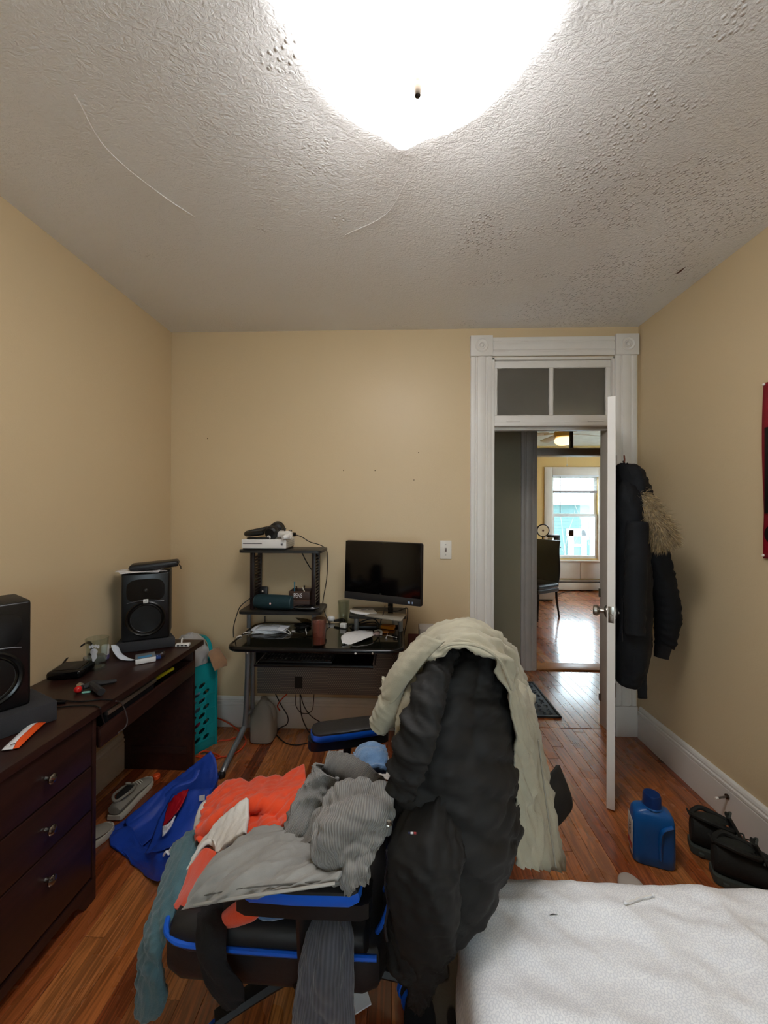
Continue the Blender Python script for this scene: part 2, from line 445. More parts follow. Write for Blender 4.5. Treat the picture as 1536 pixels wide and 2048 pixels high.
def cloth(name, net, mat, parent=None, res=(44, 44), th=.005, wr=(), local=False, bulge=None, closed=False, sharp=None):
    """net[r][c] = points.  wr: (amp, scale per metre, angle, seed).  closed: columns wrap round into a tube"""
    A_ = np.array([[tuple(p) for p in r] for r in net], float)
    if closed: A_ = np.concatenate([A_[:, -2:], A_, A_[:, :3]], axis=1)
    if closed:
        nc = A_.shape[1] - 5
        full = upsample(A_, (A_.shape[1] - 1) * max(2, res[1] // nc) + 1, 1)
        st = max(2, res[1] // nc); full = full[:, 2 * st:(2 + nc) * st + 1]
        A_ = upsample(full, res[0], 0)
    else:
        A_ = upsample(upsample(A_, res[0], 0), res[1], 1)
    r_, c_ = A_.shape[:2]
    lu = np.linalg.norm(np.diff(A_, axis=1), axis=2).mean(0).cumsum(); lu = np.concatenate([[0], lu])
    lv = np.linalg.norm(np.diff(A_, axis=0), axis=2).mean(1).cumsum(); lv = np.concatenate([[0], lv])
    U, V = np.meshgrid(lu, lv)
    du = np.gradient(A_, axis=1); dv = np.gradient(A_, axis=0)
    if closed:
        du[:, 0] = du[:, -1] = (A_[:, 1] - A_[:, -2]) / 2
    nrm = np.cross(du, dv); nrm /= np.linalg.norm(nrm, axis=2, keepdims=True) + 1e-9
    h = np.zeros((r_, c_))
    for amp, sc, ang, seed, *sp_ in wr:
        spread = sp_[0] if sp_ else .5
        if closed:
            L = lu[-1]; th_ = U / L * 2 * PI
            w = .5 + .5 * np.cos(PI * np.clip(U / L * 10 - 9, 0, 1))
            f1 = folds(U, V, seed, sc, ang, spread); f2 = folds(U - L, V, seed, sc, ang, spread)
            h += amp * (f1 * w + f2 * (1 - w))
        else:
            h += amp * folds(U, V, seed, sc, ang, spread)
    if bulge is not None: h = h + bulge(U / max(lu[-1], 1e-6), V / max(lv[-1], 1e-6))
    top = A_ + nrm * h[..., None]
    if closed: top[:, -1] = top[:, 0]
    bot = top - nrm * th
    vs = np.concatenate([top.reshape(-1, 3), bot.reshape(-1, 3)])
    n = r_ * c_
    idx = np.arange(n).reshape(r_, c_)
    a, b, c, d = idx[:-1, :-1].ravel(), idx[:-1, 1:].ravel(), idx[1:, 1:].ravel(), idx[1:, :-1].ravel()
    faces = np.concatenate([np.stack([a, b, c, d], 1), np.stack([d + n, c + n, b + n, a + n], 1)])
    rim = []
    loops = [idx[0], idx[-1][::-1]] if closed else [idx[0], idx[:, -1], idx[-1][::-1], idx[:, 0][::-1]]
    for lp in loops:
        for i, j in zip(lp[:-1], lp[1:]): rim.append((j, i, i + n, j + n))
    faces = np.concatenate([faces, np.array(rim)])
    me = bpy.data.meshes.new(name)
    me.from_pydata(vs.tolist(), [], faces.tolist())
    uvl = me.uv_layers.new(name='uv')
    uv = np.concatenate([np.stack([U.ravel(), V.ravel()], 1)] * 2)
    li = np.empty(len(me.loops), int); me.loops.foreach_get('vertex_index', li)
    uvl.data.foreach_set('uv', uv[li].ravel())
    finish(me, sharp or 0)
    return link(name, me, mat, parent, local)
def net(*rows):
    """rows of (u, v, depth) seen points -> room points"""
    return [[at_y(*p) for p in r] for r in rows]

def text_mesh(name, body, size, mat, mtx, parent=None, extrude=.0006, local=False):
    cu = bpy.data.curves.new(name, 'FONT'); cu.body = body; cu.size = size; cu.extrude = extrude
    cu.align_x = 'CENTER'; cu.align_y = 'CENTER'
    t = bpy.data.objects.new(name, cu); COL.objects.link(t)
    bpy.context.view_layer.update()
    me = bpy.data.meshes.new_from_object(t)
    bpy.data.objects.remove(t)
    me.transform(mtx)
    return link(name, me, mat, parent, local)

# ================================================================== THE SETTING
XL, XR, YB, H, YR = -1.563, 1.590, 2.600, 2.700, -1.45
WALL = wall_mat('tan_wall_paint', 'd7c09a')
WALL_LIV = wall_mat('yellow_wall_paint', 'd9b878')
WALL_HALL = wall_mat('olive_hall_paint', 'a39a80')
TRIM = M('white_trim_paint', 'e4e0d9', rough=.38, var=.03, vscale=6, bump=.08, bscale=40)
TRIM_WARM = M('cream_trim_paint', 'cfc4b2', rough=.4, var=.03)
CEIL = ceiling_mat()
OX0, OX1, OZ1 = .630, 1.432, 2.500          # bedroom doorway (door + transom)
BT = .12                                    # back wall thickness
Y2, BT2 = 3.640, .14                        # hall's far wall
PX0, PX1 = 1.290, 2.05                      # second doorway
YF = 7.44                                   # living room window wall
LX0, LX1, LH = .90, 4.9, 2.75

b = B(); b.box((XL - .1, YR - .1, 0), (XL, YB + BT, H)); struct(b.build('wall_left', WALL), 'tan painted wall on the left')
b = B(); b.box((XR, YR - .1, 0), (XR + .1, YB, H)); struct(b.build('wall_right', WALL), 'tan painted wall on the right')
b = B()
b.box((XL, YB, 0), (OX0, YB + BT, H)); b.box((OX1, YB, 0), (XR + .1, YB + BT, H)); b.box((OX0, YB, OZ1), (OX1, YB + BT, H))
wall_back = struct(b.build('wall_back', WALL), 'tan painted wall with the white doorway')
# rear wall with an unseen window, added behind the photographer for daylight fill
WX0, WX1, WZ0, WZ1 = -.20, .60, .95, 1.95
b = B()
b.box((XL, YR - .1, 0), (WX0, YR, H)); b.box((WX1, YR - .1, 0), (XR, YR, H))
b.box((WX0, YR - .1, 0), (WX1, YR, WZ0)); b.box((WX0, YR - .1, WZ1), (WX1, YR, H))
struct(b.build('wall_rear', WALL))
b = B()
for x in (WX0 + .02, (WX0 + WX1) / 2 * 0 + WX1 - .02): b.box((x - .02, YR - .08, WZ0), (x + .02, YR - .04, WZ1))
for z in (WZ0 + .02, (WZ0 + WZ1) / 2, WZ1 - .02): b.box((WX0, YR - .08, z - .02), (WX1, YR - .04, z + .02))
w3 = struct(b.build('window_3', TRIM))
b = B(); b.box((WX0 + .02, YR - .062, WZ0 + .02), (WX1 - .02, YR - .058, WZ1 - .02)); b.build('pane', glass_mat('clear_window_glass', 'f6fbfb'), w3)

# ceiling: a slightly sagging plaster sheet
nx, ny = 64, 80
vs, fs = [], []
for j in range(ny + 1):
    for i in range(nx + 1):
        x = XL - .02 + (XR - XL + .04) * i / nx; y = YR - .02 + (YB - YR + .03) * j / ny
        s = min(1, (x - XL) / .3, (XR - x) / .3, (YB - y) / .3); s = max(0, s)
        z = H + s * (-.010 * math.sin(x * 2.1 + .6) * math.sin(y * 1.7 + .3) - .006 * math.sin(x * 5 + y * 3))
        if x > .6: z += -.016 * s * math.exp(-((x - 1.25) ** 2 + (y - 1.9) ** 2) / .12)
        vs.append((x, y, z))
for j in range(ny):
    for i in range(nx):
        a = j * (nx + 1) + i; fs.append((a, a + nx + 1, a + nx + 2, a + 1))
n0 = len(vs)
vs += [(XL - .02, YR - .02, H + .1), (XR + .02, YR - .02, H + .1), (XR + .02, YB + .01, H + .1), (XL - .02, YB + .01, H + .1)]
fs.append((n0, n0 + 1, n0 + 2, n0 + 3))
b = B(); b.raw(vs, fs); ceiling = struct(b.build('ceiling', CEIL, sharp=None), 'grey white textured plaster ceiling')
def ridge(pts, r, name='plaster_seam'):
    b = B(); b.tube([Vector((p.x, p.y, p.z)) for p in pts], r, 6, smooth=5, flat=1.0); b.build(name, CEIL, ceiling)
ridge([at_z(150, 190, H - .001), at_z(215, 300, H - .0005), at_z(330, 395, H - .0005), at_z(430, 460, H - .0005), at_z(560, 555, H - .0005)], .0016)
ridge([at_z(560, 30, H - .0005), at_z(500, 160, H - .0005), at_z(545, 330, H - .0005)], .0012)
ridge([at_z(815, 360, H - .0005), at_z(770, 430, H - .0005), at_z(690, 470, H - .0005)], .0012)
b = B()
p0, p1 = at_z(1352, 548, H - .018), at_z(1371, 534, H - .016)
b.tube([p0, (p0 + p1) / 2 + Vector((0, .004, -.002)), p1], [.0012, .0045, .001], 6, smooth=4)
tag(b.build('plaster_crack', M('crack_dark', '4a2a1c', rough=.9), ceiling), 'dark split in the plaster')

# small holes left by nails in the walls
b = M('nail_hole_dark', '5b4630', rough=.9)
for u, v in ((837, 905), (750, 941), (687, 941), (415, 877), (1003 - 175, 960)):
    q = B(); q.sphere(at_y(u, v, YB - .001), (.0035, .002, .0035), 8); q.build('nail_hole', b, wall_back)

# ---------------------------------------------------------------- floor: every board its own piece
PLANK = plank_mat()
b = B(); b.box((XL - .1, YR - .1, -.06), (LX1 + .1, YF + .1, -.012))
floor = struct(b.build('floor', M('subfloor_dark', '1c100a', rough=.9)), 'worn reddish oak strip floor')
PW = .0705
plank_meshes = {}
def plank(x0, y0, L):
    key = round(L, 2)
    if key not in plank_meshes:
        q = B(); q.box((.0004, .0006, -.016), (PW - .0004, key - .0006, 0), bev=.0011, seg=1); plank_meshes[key] = q.mesh('plank', 30)
        plank_meshes[key].materials.append(PLANK)
    o = bpy.data.objects.new('plank', plank_meshes[key]); COL.objects.link(o)
    o.parent = floor; o.location = (x0, y0, random.uniform(-.0003, .0003))
    return o
rg = random.Random(21)
i = 0; x = XL
while x < XR - .01:                         # bedroom
    y = YR if x < -1.2 else (.55 + rg.uniform(-.5, .1))
    y = .55 + rg.uniform(-.6, 0)
    while y < YB + .05:
        L = round(rg.choice([.55, .75, .95, 1.2, 1.5]), 2)
        if y + L > YB + .04: L = round(YB + .06 - y, 2)
        if L > .02: plank(x, y, L)
        y += L
    x += PW
x = XL + PW * 31
while x < 2.2:                              # hall
    y = YB + .06 + .005
    while y < Y2 + .01:
        L = round(rg.choice([.45, .65, 1.0]), 2)
        if y + L > Y2: L = round(Y2 + .02 - y, 2)
        if L > .02: plank(x, y, L)
        y += L
    x += PW
x = XL + PW * 40
while x < 3.9:                              # living room
    y = Y2 + BT2
    while y < YF:
        L = round(rg.choice([1.2, 1.6, 2.2]), 2)
        if y + L > YF: L = round(YF - y, 2)
        if L > .02: plank(x, y, L)
        y += L
    x += PW

# ---------------------------------------------------------------- baseboards
def baseboard(name, p0, p1, nrm, parts=True, hgt=.205, m_=TRIM):
    """p0 -> p1 along the wall at the floor, nrm into the room"""
    p0, p1, nrm = Vector(p0), Vector(p1), Vector(nrm)
    prof = [(0, 0), (.019, 0), (.019, .150), (.015, .153), (.015, .157), (.021, .160), (.021, .172), (.014, .176), (.014, .182), (.017, .186), (.013, .198), (.006, .205), (0, .205)]
    b = B(); b.loft([[p + nrm * a + Vector((0, 0, z * hgt / .205)) for a, z in prof] for p in (p0, p1)])
    return struct(b.build(name, m_, sharp=20))
baseboard('baseboard_back', (XL, YB, 0), (.485, YB, 0), (0, -1, 0))
baseboard('baseboard_right', (XR, YR, 0), (XR, YB - .035, 0), (-1, 0, 0))
baseboard('baseboard_left', (XL, YR, 0), (XL, YB - .02, 0), (1, 0, 0))

# ---------------------------------------------------------------- door casing with fluted boards and corner blocks
def fluted(axis, lo, hi, y_face, width, flip=False):
    """fluted casing board: profile across the width, run along z ('z') or x ('x')"""
    prof = [(0, 0), (0, .016), (.012, .020), (.028, .020), (.033, .014), (.041, .014), (.046, .021), (.058, .024), (.070, .025), (.082, .024), (.094, .021), (.099, .014), (.107, .014), (.112, .020), (.128, .020), (.140, .016), (.140, 0)]
    k = width / .140
    rings = []
    for t in (lo, hi):
        if axis[0] == 'z': rings.append([Vector((axis[1] + a * k, y_face - d, t)) for a, d in prof])
        else: rings.append([Vector((t, y_face - d, axis[1] + a * k)) for a, d in prof])
    b = B(); b.loft(rings); return b
casing = struct(thing('trim_1', None, None, (1.03, YB, 0)), 'white fluted door casing with bullseye corner blocks')
CT = 2.505
fluted(('z', .487), .20, CT, YB, .140).build('casing_board', TRIM, casing, sharp=25)
fluted(('z', 1.434), .20, CT, YB, .140).build('casing_board', TRIM, casing, sharp=25)
fluted(('x', CT + .004), .632, 1.428, YB, .124).build('head_board', TRIM, casing, sharp=25)
for x in (.485, 1.434):
    q = B(); q.box((x, YB - .030, 0), (x + .142, YB, .20), bev=.004); q.build('plinth_block', TRIM, casing)
    q = B(); q.box((x - .003, YB - .032, CT), (x + .145, YB, CT + .138), bev=.004); blk = q.build('corner_block', TRIM, casing)
    q = B()
    c = (x + .071, YB - .032, CT + .069)
    q.lathe([(.044, 0), (.044, .004), (.039, .008), (.034, .004), (.026, .003), (.022, .008), (.017, .008), (.013, .002), (.010, .009), (.005, .012), (.001, .0125)], c, 32, rx3(PI / 2)); q.build('bullseye', TRIM, blk)
# jamb, transom bar
jamb = struct(thing('trim_2', None, None, (1.03, YB + .06, 0)), 'white door jamb lining the opening')
q = B(); q.box((OX0 - .002, YB - .012, 0), (OX0 + .016, YB + BT + .02, OZ1), bev=.002); q.build('jamb_board', TRIM, jamb)
q = B(); q.box((OX1 - .016, YB - .012, 0), (OX1 + .002, YB + BT + .02, OZ1), bev=.002); q.build('jamb_board', TRIM, jamb)
q = B(); q.box((OX0, YB - .012, OZ1 - .014), (OX1, YB + BT + .02, OZ1 + .002), bev=.002); q.build('head_jamb', TRIM, jamb)
q = B(); q.box((OX0 + .016, YB - .010, 2.043), (OX1 - .016, YB + BT + .02, 2.068), bev=.003); q.build('transom_bar', TRIM, jamb)
q = B(); q.box((OX0 + .016, YB + .035, 0), (OX0 + .028, YB + .075, 2.043), bev=.001); q.build('door_stop_strip', TRIM, jamb)
q = B(); q.box((OX0 + .016, YB + .035, 2.025), (OX1 - .016, YB + .075, 2.043), bev=.001); q.build('door_stop_strip', TRIM, jamb)
for xx in (OX0 - .13, OX1 + .0):           # hall side casing
    q = B(); q.box((xx, YB + BT, 0), (xx + .13, YB + BT + .022, OZ1 + .12), bev=.004); q.build('hall_casing_board', TRIM, jamb)
METAL = M('brushed_nickel', 'a9a49b', rough=.28, metal=1.0, var=.05)
q = B(); q.obox((OX1 - .020, YB + BT + .012, .91), (.010, .02, .06), None, .003); q.build('strike_lip', METAL, jamb)
q = B(); q.obox((OX1 - .022, YB + BT + .0, .19), (.014, .016, .05), None, .003); q.build('lower_latch', METAL, jamb)

# transom window: sash, muntin, two frosted panes
tw = struct(thing('window_1', None, None, (1.03, YB, 2.28)), 'white transom window with two frosted panes above the door')
GX0, GX1, GZ0, GZ1 = .666, 1.383, 2.116, 2.436
yT = YB + .004
q = B()
q.box((OX0 + .018, yT, 2.070), (OX1 - .018, yT + .03, GZ0), bev=.003); q.box((OX0 + .018, yT, GZ1), (OX1 - .018, yT + .03, OZ1 - .018), bev=.003)
q.box((OX0 + .018, yT, GZ0), (GX0, yT + .03, GZ1), bev=.003); q.box((GX1, yT, GZ0), (OX1 - .018, yT + .03, GZ1), bev=.003)
q.build('sash', TRIM, tw)
q = B(); q.box((1.012, yT - .002, GZ0), (1.036, yT + .028, GZ1), bev=.003); q.build('muntin', TRIM, tw)
FROST = M('frosted_glass', 'b9b4a8', rough=.38, var=.04, trans=.75, ior=1.3)
for a, c in ((GX0, 1.012), (1.036, GX1)):
    q = B(); q.box((a - .003, yT + .012, GZ0 - .003), (c + .003, yT + .017, GZ1 + .003)); q.build('frosted_pane', FROST, tw)
PUTTY = M('old_putty', 'c8c4bc', rough=.7)
rg = random.Random(4)
for a, c in ((GX0, 1.012), (1.036, GX1)):
    q = B()
    for z in (GZ0 + .002, GZ1 - .002):
        pts = [Vector((a + (c - a) * t / 14, yT + .004, z + rg.uniform(-.0025, .0025))) for t in range(15)]
        q.tube(pts, [rg.uniform(.0012, .0034) for _ in pts], 5)
    for x in (a + .002, c - .002):
        pts = [Vector((x + rg.uniform(-.002, .002), yT + .004, GZ0 + (GZ1 - GZ0) * t / 8)) for t in range(9)]
        q.tube(pts, [rg.uniform(.001, .003) for _ in pts], 5)
    q.build('putty_bead', PUTTY, tw)
for u0, u1, v in ((1013, 1040, 842), (1176, 1208, 842)):
    a, c = at_y(u0, v, yT - .002), at_y(u1, v, yT - .002)
    q = B(); q.box((a.x, a.y - .003, a.z - .004), (c.x, a.y + .004, a.z + .004), bev=.002); q.build('sash_catch', TRIM, tw)

# ---------------------------------------------------------------- the open door
HG = Vector((1.412, YB - .012, 0)); FE = Vector((1.050, 1.925, 0))
dd = (FE - HG); DL = dd.length; dd.normalize()
DM = Matrix.Translation(HG) @ frame(dd, (0, 0, 1)).to_4x4()     # local x along the leaf, y across it
dn = (DM.to_3x3() @ Vector((0, 1, 0)))                           # towards the right wall or the doorway
SGN = 1 if dn.x > 0 else -1
door = struct(thing('door_1', None, None, HG), 'white painted panel door standing open, seen edge on')
q = B()
T = .036
# rails, stiles and sunk panels
def dbox(x0, x1, y0, y1, z0, z1, bev=.002): q.box((x0, y0, z0), (x1, y1, z1), bev=bev, seg=1, mtx=DM)
for x0, x1 in ((0, .11), (DL - .11, DL)): dbox(x0, x1, -T / 2, T / 2, .010, 2.038)
for z0, z1 in ((.010, .22), (.86, 1.02), (1.93, 2.038)): dbox(.105, DL - .105, -T / 2 + .0005, T / 2 - .0005, z0, z1)
dbox(DL / 2 - .05, DL / 2 + .05, -T / 2 + .0005, T / 2 - .0005, .21, 1.94)
q.build('leaf', TRIM, door)
for x0, x1 in ((.105, DL / 2 - .045), (DL / 2 + .045, DL - .105)):
    for z0, z1 in ((.215, .865), (1.015, 1.935)):
        q = B(); dbox(x0, x1, -.007, .007, z0, z1, 0); q.build('door_panel', TRIM, door)
for z in (.30, 1.05, 1.80):
    q = B(); q.cyl(DM @ Vector((-.004, SGN * (T / 2 + .006), z - .045)), DM @ Vector((-.004, SGN * (T / 2 + .006), z + .045)), .007, seg=10)
    q.build('hinge', METAL, door)
def knob(side):
    y0 = side * T / 2
    q = B(); mt = DM @ Matrix.Translation((DL - .065, y0, .965)) @ Matrix.Rotation(-side * PI / 2, 4, 'X')
    q.lathe([(.032, 0), (.032, .004), (.024, .010), (.012, .014), (.011, .030), (.020, .036), (.026, .044), (.027, .056), (.022, .062), (.016, .063), (.012, .060), (.001, .060)], (0, 0, 0), 28)
    q.bm.transform(mt); q.build('door_knob', METAL, door, sharp=30)
knob(-SGN); knob(SGN)
q = B(); q.box((DL - .0005, -.012, .925), (DL + .0016, .012, 1.005), bev=.0006, mtx=DM); q.build('latch_plate', METAL, door)
q = B(); q.cyl(DM @ Vector((DL, 0, .965)), DM @ Vector((DL + .010, 0, .965)), .007, seg=10); q.build('latch_bolt', METAL, door)

# ---------------------------------------------------------------- hall
b = B()
b.box((-1.0, Y2, 0), (PX0, Y2 + BT2, H)); b.box((PX1, Y2, 0), (3.0, Y2 + BT2, H)); b.box((PX0, Y2, 2.44), (PX1, Y2 + BT2, H))
struct(b.build('wall_hall', WALL_HALL), 'olive painted hall wall beyond the door')
b = B(); b.box((2.6, YB + BT, 0), (2.7, Y2, H)); struct(b.build('wall_hall_end', WALL_HALL))
b = B(); b.box((-.9, YB + BT, 0), (-.8, Y2, H)); struct(b.build('wall_hall_side', WALL_HALL))
b = B(); b.box((1.69, YB + .0, 0), (2.7, YB + BT, H)); struct(b.build('wall_hall_near', WALL_HALL))
b = B(); b.box((-.9, YB + BT, H), (2.7, Y2 + .02, H + .1)); struct(b.build('ceiling_hall', M('hall_ceiling_paint', 'cfc9be', rough=.8)))
HTRIM = M('hall_trim_paint', 'bdb5ac', rough=.4, var=.04)
t2 = struct(thing('trim_3', None, None, (1.6, Y2, 0)), 'pale casing of the second doorway across the hall')
fluted(('z', PX0 - .135), 0, 2.46, Y2, .135).build('casing_board', HTRIM, t2, sharp=25)
fluted(('z', PX1), 0, 2.46, Y2, .135).build('casing_board', HTRIM, t2, sharp=25)
fluted(('x', 2.46), PX0 - .135, PX1 + .135, Y2, .12).build('head_board', HTRIM, t2, sharp=25)
q = B(); q.box((PX0 - .01, Y2 - .01, 0), (PX0 + .012, Y2 + BT2 + .01, 2.44), bev=.002); q.build('jamb_board', HTRIM, t2)
q = B(); q.box((PX1 - .012, Y2 - .01, 0), (PX1 + .01, Y2 + BT2 + .01, 2.44), bev=.002); q.build('jamb_board', HTRIM, t2)
q = B(); q.box((PX0, Y2 - .004, at_y(1130, 910, Y2).z), (PX1, Y2 + BT2, at_y(1130, 896, Y2).z), bev=.003); q.build('transom_bar', HTRIM, t2)
tw2 = struct(thing('window_4', None, None, (1.6, Y2, 2.2)), 'clear transom panes above the second doorway')
zt = at_y(1130, 896, Y2).z
q = B(); xm = at_y(1143, 880, Y2 + .06).x
q.box((xm - .013, Y2 + .05, zt), (xm + .013, Y2 + .08, 2.43), bev=.002); q.build('muntin', M('dark_muntin', '5d5346', rough=.5), tw2)
CLEAR = glass_mat('clear_window_glass', 'f6fbfb')
for a, c in ((PX0 + .012, xm - .013), (xm + .013, PX1 - .012)):
    q = B(); q.box((a, Y2 + .063, zt), (c, Y2 + .067, 2.43)); q.build('pane', CLEAR, tw2)
q = B(); q.box((PX0, Y2 - .01, 0), (PX1, Y2 + BT2 + .01, .014), bev=.005)
struct(q.build('trim_4', M('threshold_oak', 'a26a3a', rough=.35, stretch=(2, 40, 40), vscale=3, var=.2)), 'oak threshold strip in the second doorway')

# ---------------------------------------------------------------- living room shell
LW = dict(x0=at_y(1104, 1040, YF).x, x1=at_y(1196, 1040, YF).x, z0=at_y(1150, 1117, YF).z, z1=at_y(1150, 951, YF).z)
b = B()
b.box((LX0, YF, 0), (LW['x0'], YF + .12, LH)); b.box((LW['x1'], YF, 0), (LX1, YF + .12, LH))
b.box((LW['x0'], YF, 0), (LW['x1'], YF + .12, LW['z0'])); b.box((LW['x0'], YF, LW['z1']), (LW['x1'], YF + .12, LH))
struct(b.build('wall_living', WALL_LIV), 'yellow painted wall around the far window')
# side walls of the living room; two unseen windows added at right for daylight
b = B(); b.box((LX0 - .1, Y2 + BT2, 0), (LX0, YF + .1, LH)); struct(b.build('wall_living_side', WALL_LIV))
b = B()
ws = [(4.3, 5.2), (5.9, 6.8)]; yy = Y2 + BT2
for a, c in ws:
    b.box((LX1, yy, 0), (LX1 + .1, a, LH)); b.box((LX1, a, 0), (LX1 + .1, c, .62)); b.box((LX1, a, 2.22), (LX1 + .1, c, LH)); yy = c
b.box((LX1, yy, 0), (LX1 + .1, YF + .1, LH)); struct(b.build('wall_living_window_side', WALL_LIV))
b = B(); b.box((3.0, Y2 + .02, 0), (LX1, Y2 + BT2, LH)); struct(b.build('wall_living_near', WALL_LIV))
for k, (a, c) in enumerate(ws):
    b = B()
    for y_ in (a + .025, c - .025): b.box((LX1 + .03, y_ - .025, .62), (LX1 + .07, y_ + .025, 2.22))
    for z_ in (.645, 1.42, 2.195): b.box((LX1 + .03, a, z_ - .025), (LX1 + .07, c, z_ + .025))
    wk = struct(b.build('window_%d' % (5 + k), TRIM_WARM))  # unseen window, added to let more daylight in
    b = B(); b.box((LX1 + .048, a + .02, .64), (LX1 + .052, c - .02, 2.20)); b.build('pane', glass_mat('clear_window_glass', 'f6fbfb'), wk)
b = B(); b.box((LX0 - .1, Y2 + .02, LH), (LX1 + .1, YF + .12, LH + .1)); struct(b.build('ceiling_living', M('living_ceiling_paint', 'e2dcd2', rough=.8)))
# window: casing, sashes, panes, sill, blind
x0, x1, z0, z1 = LW['x0'], LW['x1'], LW['z0'], LW['z1']; zm = at_y(1150, 1031, YF).z
w2 = struct(thing('window_2', None, None, ((x0 + x1) / 2, YF, z0)), 'double hung window with the neighbouring house outside')
cw = .15
WT = M('window_trim_paint', 'd8cfc2', rough=.4, var=.03)
for a, c, e, f_ in ((x0 - cw, x0, z0 - .03, z1 + .16), (x1, x1 + cw, z0 - .03, z1 + .16)):
    q = B(); q.box((a, YF - .025, e), (c, YF, f_), bev=.006); q.build('casing_board', WT, w2)
q = B(); q.box((x0, YF - .025, z1), (x1, YF, z1 + .16), bev=.006); q.build('casing_board', WT, w2)
q = B(); q.box((x0 - cw - .03, YF - .07, z0 - .06), (x1 + cw + .03, YF + .02, z0 - .025), bev=.008); q.build('sill', WT, w2)
SASH = M('white_sash', 'e6e8e6', rough=.35)
def sash(zb, zt_, yy, name):
    s = struct(B().box((x0, yy, zb), (x0 + .05, yy + .03, zt_)).box((x1 - .05, yy, zb), (x1, yy + .03, zt_)).box((x0 + .05, yy, zb), (x1 - .05, yy + .03, zb + .055)).box((x0 + .05, yy, zt_ - .045), (x1 - .05, yy + .03, zt_)).build(name, SASH, w2))
    del s['kind']
    q = B(); q.box((x0 + .05, yy + .012, zb + .055), (x1 - .05, yy + .017, zt_ - .045)); q.build('pane', CLEAR, s)
sash(z0, zm + .025, YF + .02, 'lower_sash'); sash(zm - .02, z1, YF + .055, 'upper_sash')
blind = thing('window_blind', 'white slatted blind pulled half up in the far window', 'blind', ((x0 + x1) / 2, YF - .01, z1))
zb_ = at_y(1150, 983, YF - .012).z; n_ = 13
BL = M('blind_slat', 'e8edf2', rough=.5, var=.02)
slat_me = None
for k in range(n_):
    z = z1 - .03 - (z1 - .05 - zb_) * k / (n_ - 1) * .98
    if slat_me is None:
        q = B(); q.obox((0, 0, 0), (x1 - x0 - .05, .024, .0022), rx3(.5)); slat_me = q.mesh('slat'); slat_me.materials.append(BL)
    o = link('slat', slat_me, None, blind, local=True); o.location = Vector(((x0 + x1) / 2, YF - .012, z)) - Vector(blind.location)
q = B(); q.box((x0 + .005, YF - .03, z1 - .03), (x1 - .005, YF + .0, z1)); q.build('head_rail', BL, blind)
q = B(); q.box((x0 + .015, YF - .028, zb_ - .03), (x1 - .03, YF - .002, zb_ + .012), bev=.003); q.build('bottom_rail', M('blind_bottom', '8a7d78', rough=.6), blind)
q = B(); q.cyl((x0 + .14, YF - .035, z1 - .02), (x0 + .14, YF - .035, at_y(1120, 1025, YF).z), .006, seg=6); q.build('tilt_wand', M('wand_grey', '7d8790', rough=.3), blind)
# panelled apron under the window and the baseboard heater
ap = struct(thing('trim_5', None, None, (3.4, YF, .2)), 'cream panelled apron under the far window')
xs = [2.2, at_y(1160, 1140, YF).x, LX1]
for a, c in zip(xs, xs[1:]):
    q = B(); q.box((a + .004, YF - .02, .225), (c - .004, YF, z0 - .065), bev=.004); q.build('panel', WT, ap)
q = B(); q.box((2.2, YF - .03, z0 - .075), (LX1, YF, z0 - .058), bev=.003); q.build('ledge', WT, ap)
bh = thing('baseboard_heater', 'long cream baseboard heater below the far window', 'heater', (3.4, YF - .04, 0))
q = B(); q.box((2.6, YF - .075, .02), (4.5, YF - .001, .15), bev=.006); q.build('cover', WT, bh)
q = B(); q.box((2.6, YF - .055, .175), (4.5, YF - .001, .205), bev=.004); q.build('top_louvre', M('heater_top', 'a59a90', rough=.5), bh)
q = B(); q.box((2.62, YF - .045, .10), (4.48, YF - .004, .18)); q.build('fin_core', M('heater_fins', '574e48', rough=.6), bh)

# ================================================================== ceiling lamp
lamp = thing('ceiling_light', 'glowing white glass bowl ceiling light with a small dark finial', 'ceiling light', (.045, .925, H - .02))
LC = Vector((.045, .925, 0)); TH0 = PI / 2 + .10
LAMPM, nt, p_ = new_mat('lit_opal_glass')
p_.inputs['Base Color'].default_value = (.9, .9, .9, 1); p_.inputs['Roughness'].default_value = .3
p_.inputs['Emission Color'].default_value = (1.0, .985, .985, 1); p_.inputs['Emission Strength'].default_value = LAMP
def rho(t): return .300 + .034 * abs(math.cos(2 * (t - TH0))) ** 24
rings = []
for s, z_ in [(.06, 2.500), (.2, 2.505), (.35, 2.516), (.5, 2.538), (.62, 2.563), (.71, 2.592), (.77, 2.618), (.82, 2.635), (.87, 2.643), (.94, 2.647), (1.0, 2.648)]:
    rings.append([LC + Vector((rho(t) * s * math.cos(t), rho(t) * s * math.sin(t), z_)) for t in [2 * PI * k / 96 for k in range(96)]])
b = B(); b.loft(rings); b.build('glass_shade', LAMPM, lamp, sharp=60)
OPAL, nt, p_ = new_mat('opal_glass_back'); p_.inputs['Base Color'].default_value = (.85, .86, .88, 1); p_.inputs['Roughness'].default_value = .4
p_.inputs['Emission Color'].default_value = (1, 1, 1, 1); p_.inputs['Emission Strength'].default_value = 5.0
b = B(); b.loft([[LC + Vector((rho(t) * s * math.cos(t), rho(t) * s * math.sin(t), z_)) for t in [2 * PI * k / 96 for k in range(96)]] for s, z_ in ((.996, 2.6485), (1.0, 2.651), (.97, 2.655), (.6, 2.657))]); b.build('shade_back', OPAL, lamp, sharp=60)
BRZ = M('dark_bronze', '4f463c', rough=.35, metal=.8)
b = B(); b.lathe([(.001, -.030), (.007, -.026), (.0118, -.012), (.0112, -.002), (.007, .006), (.0085, .012), (.0085, .04)], LC + Vector((0, 0, 2.490)), 18); b.build('finial', BRZ, lamp)
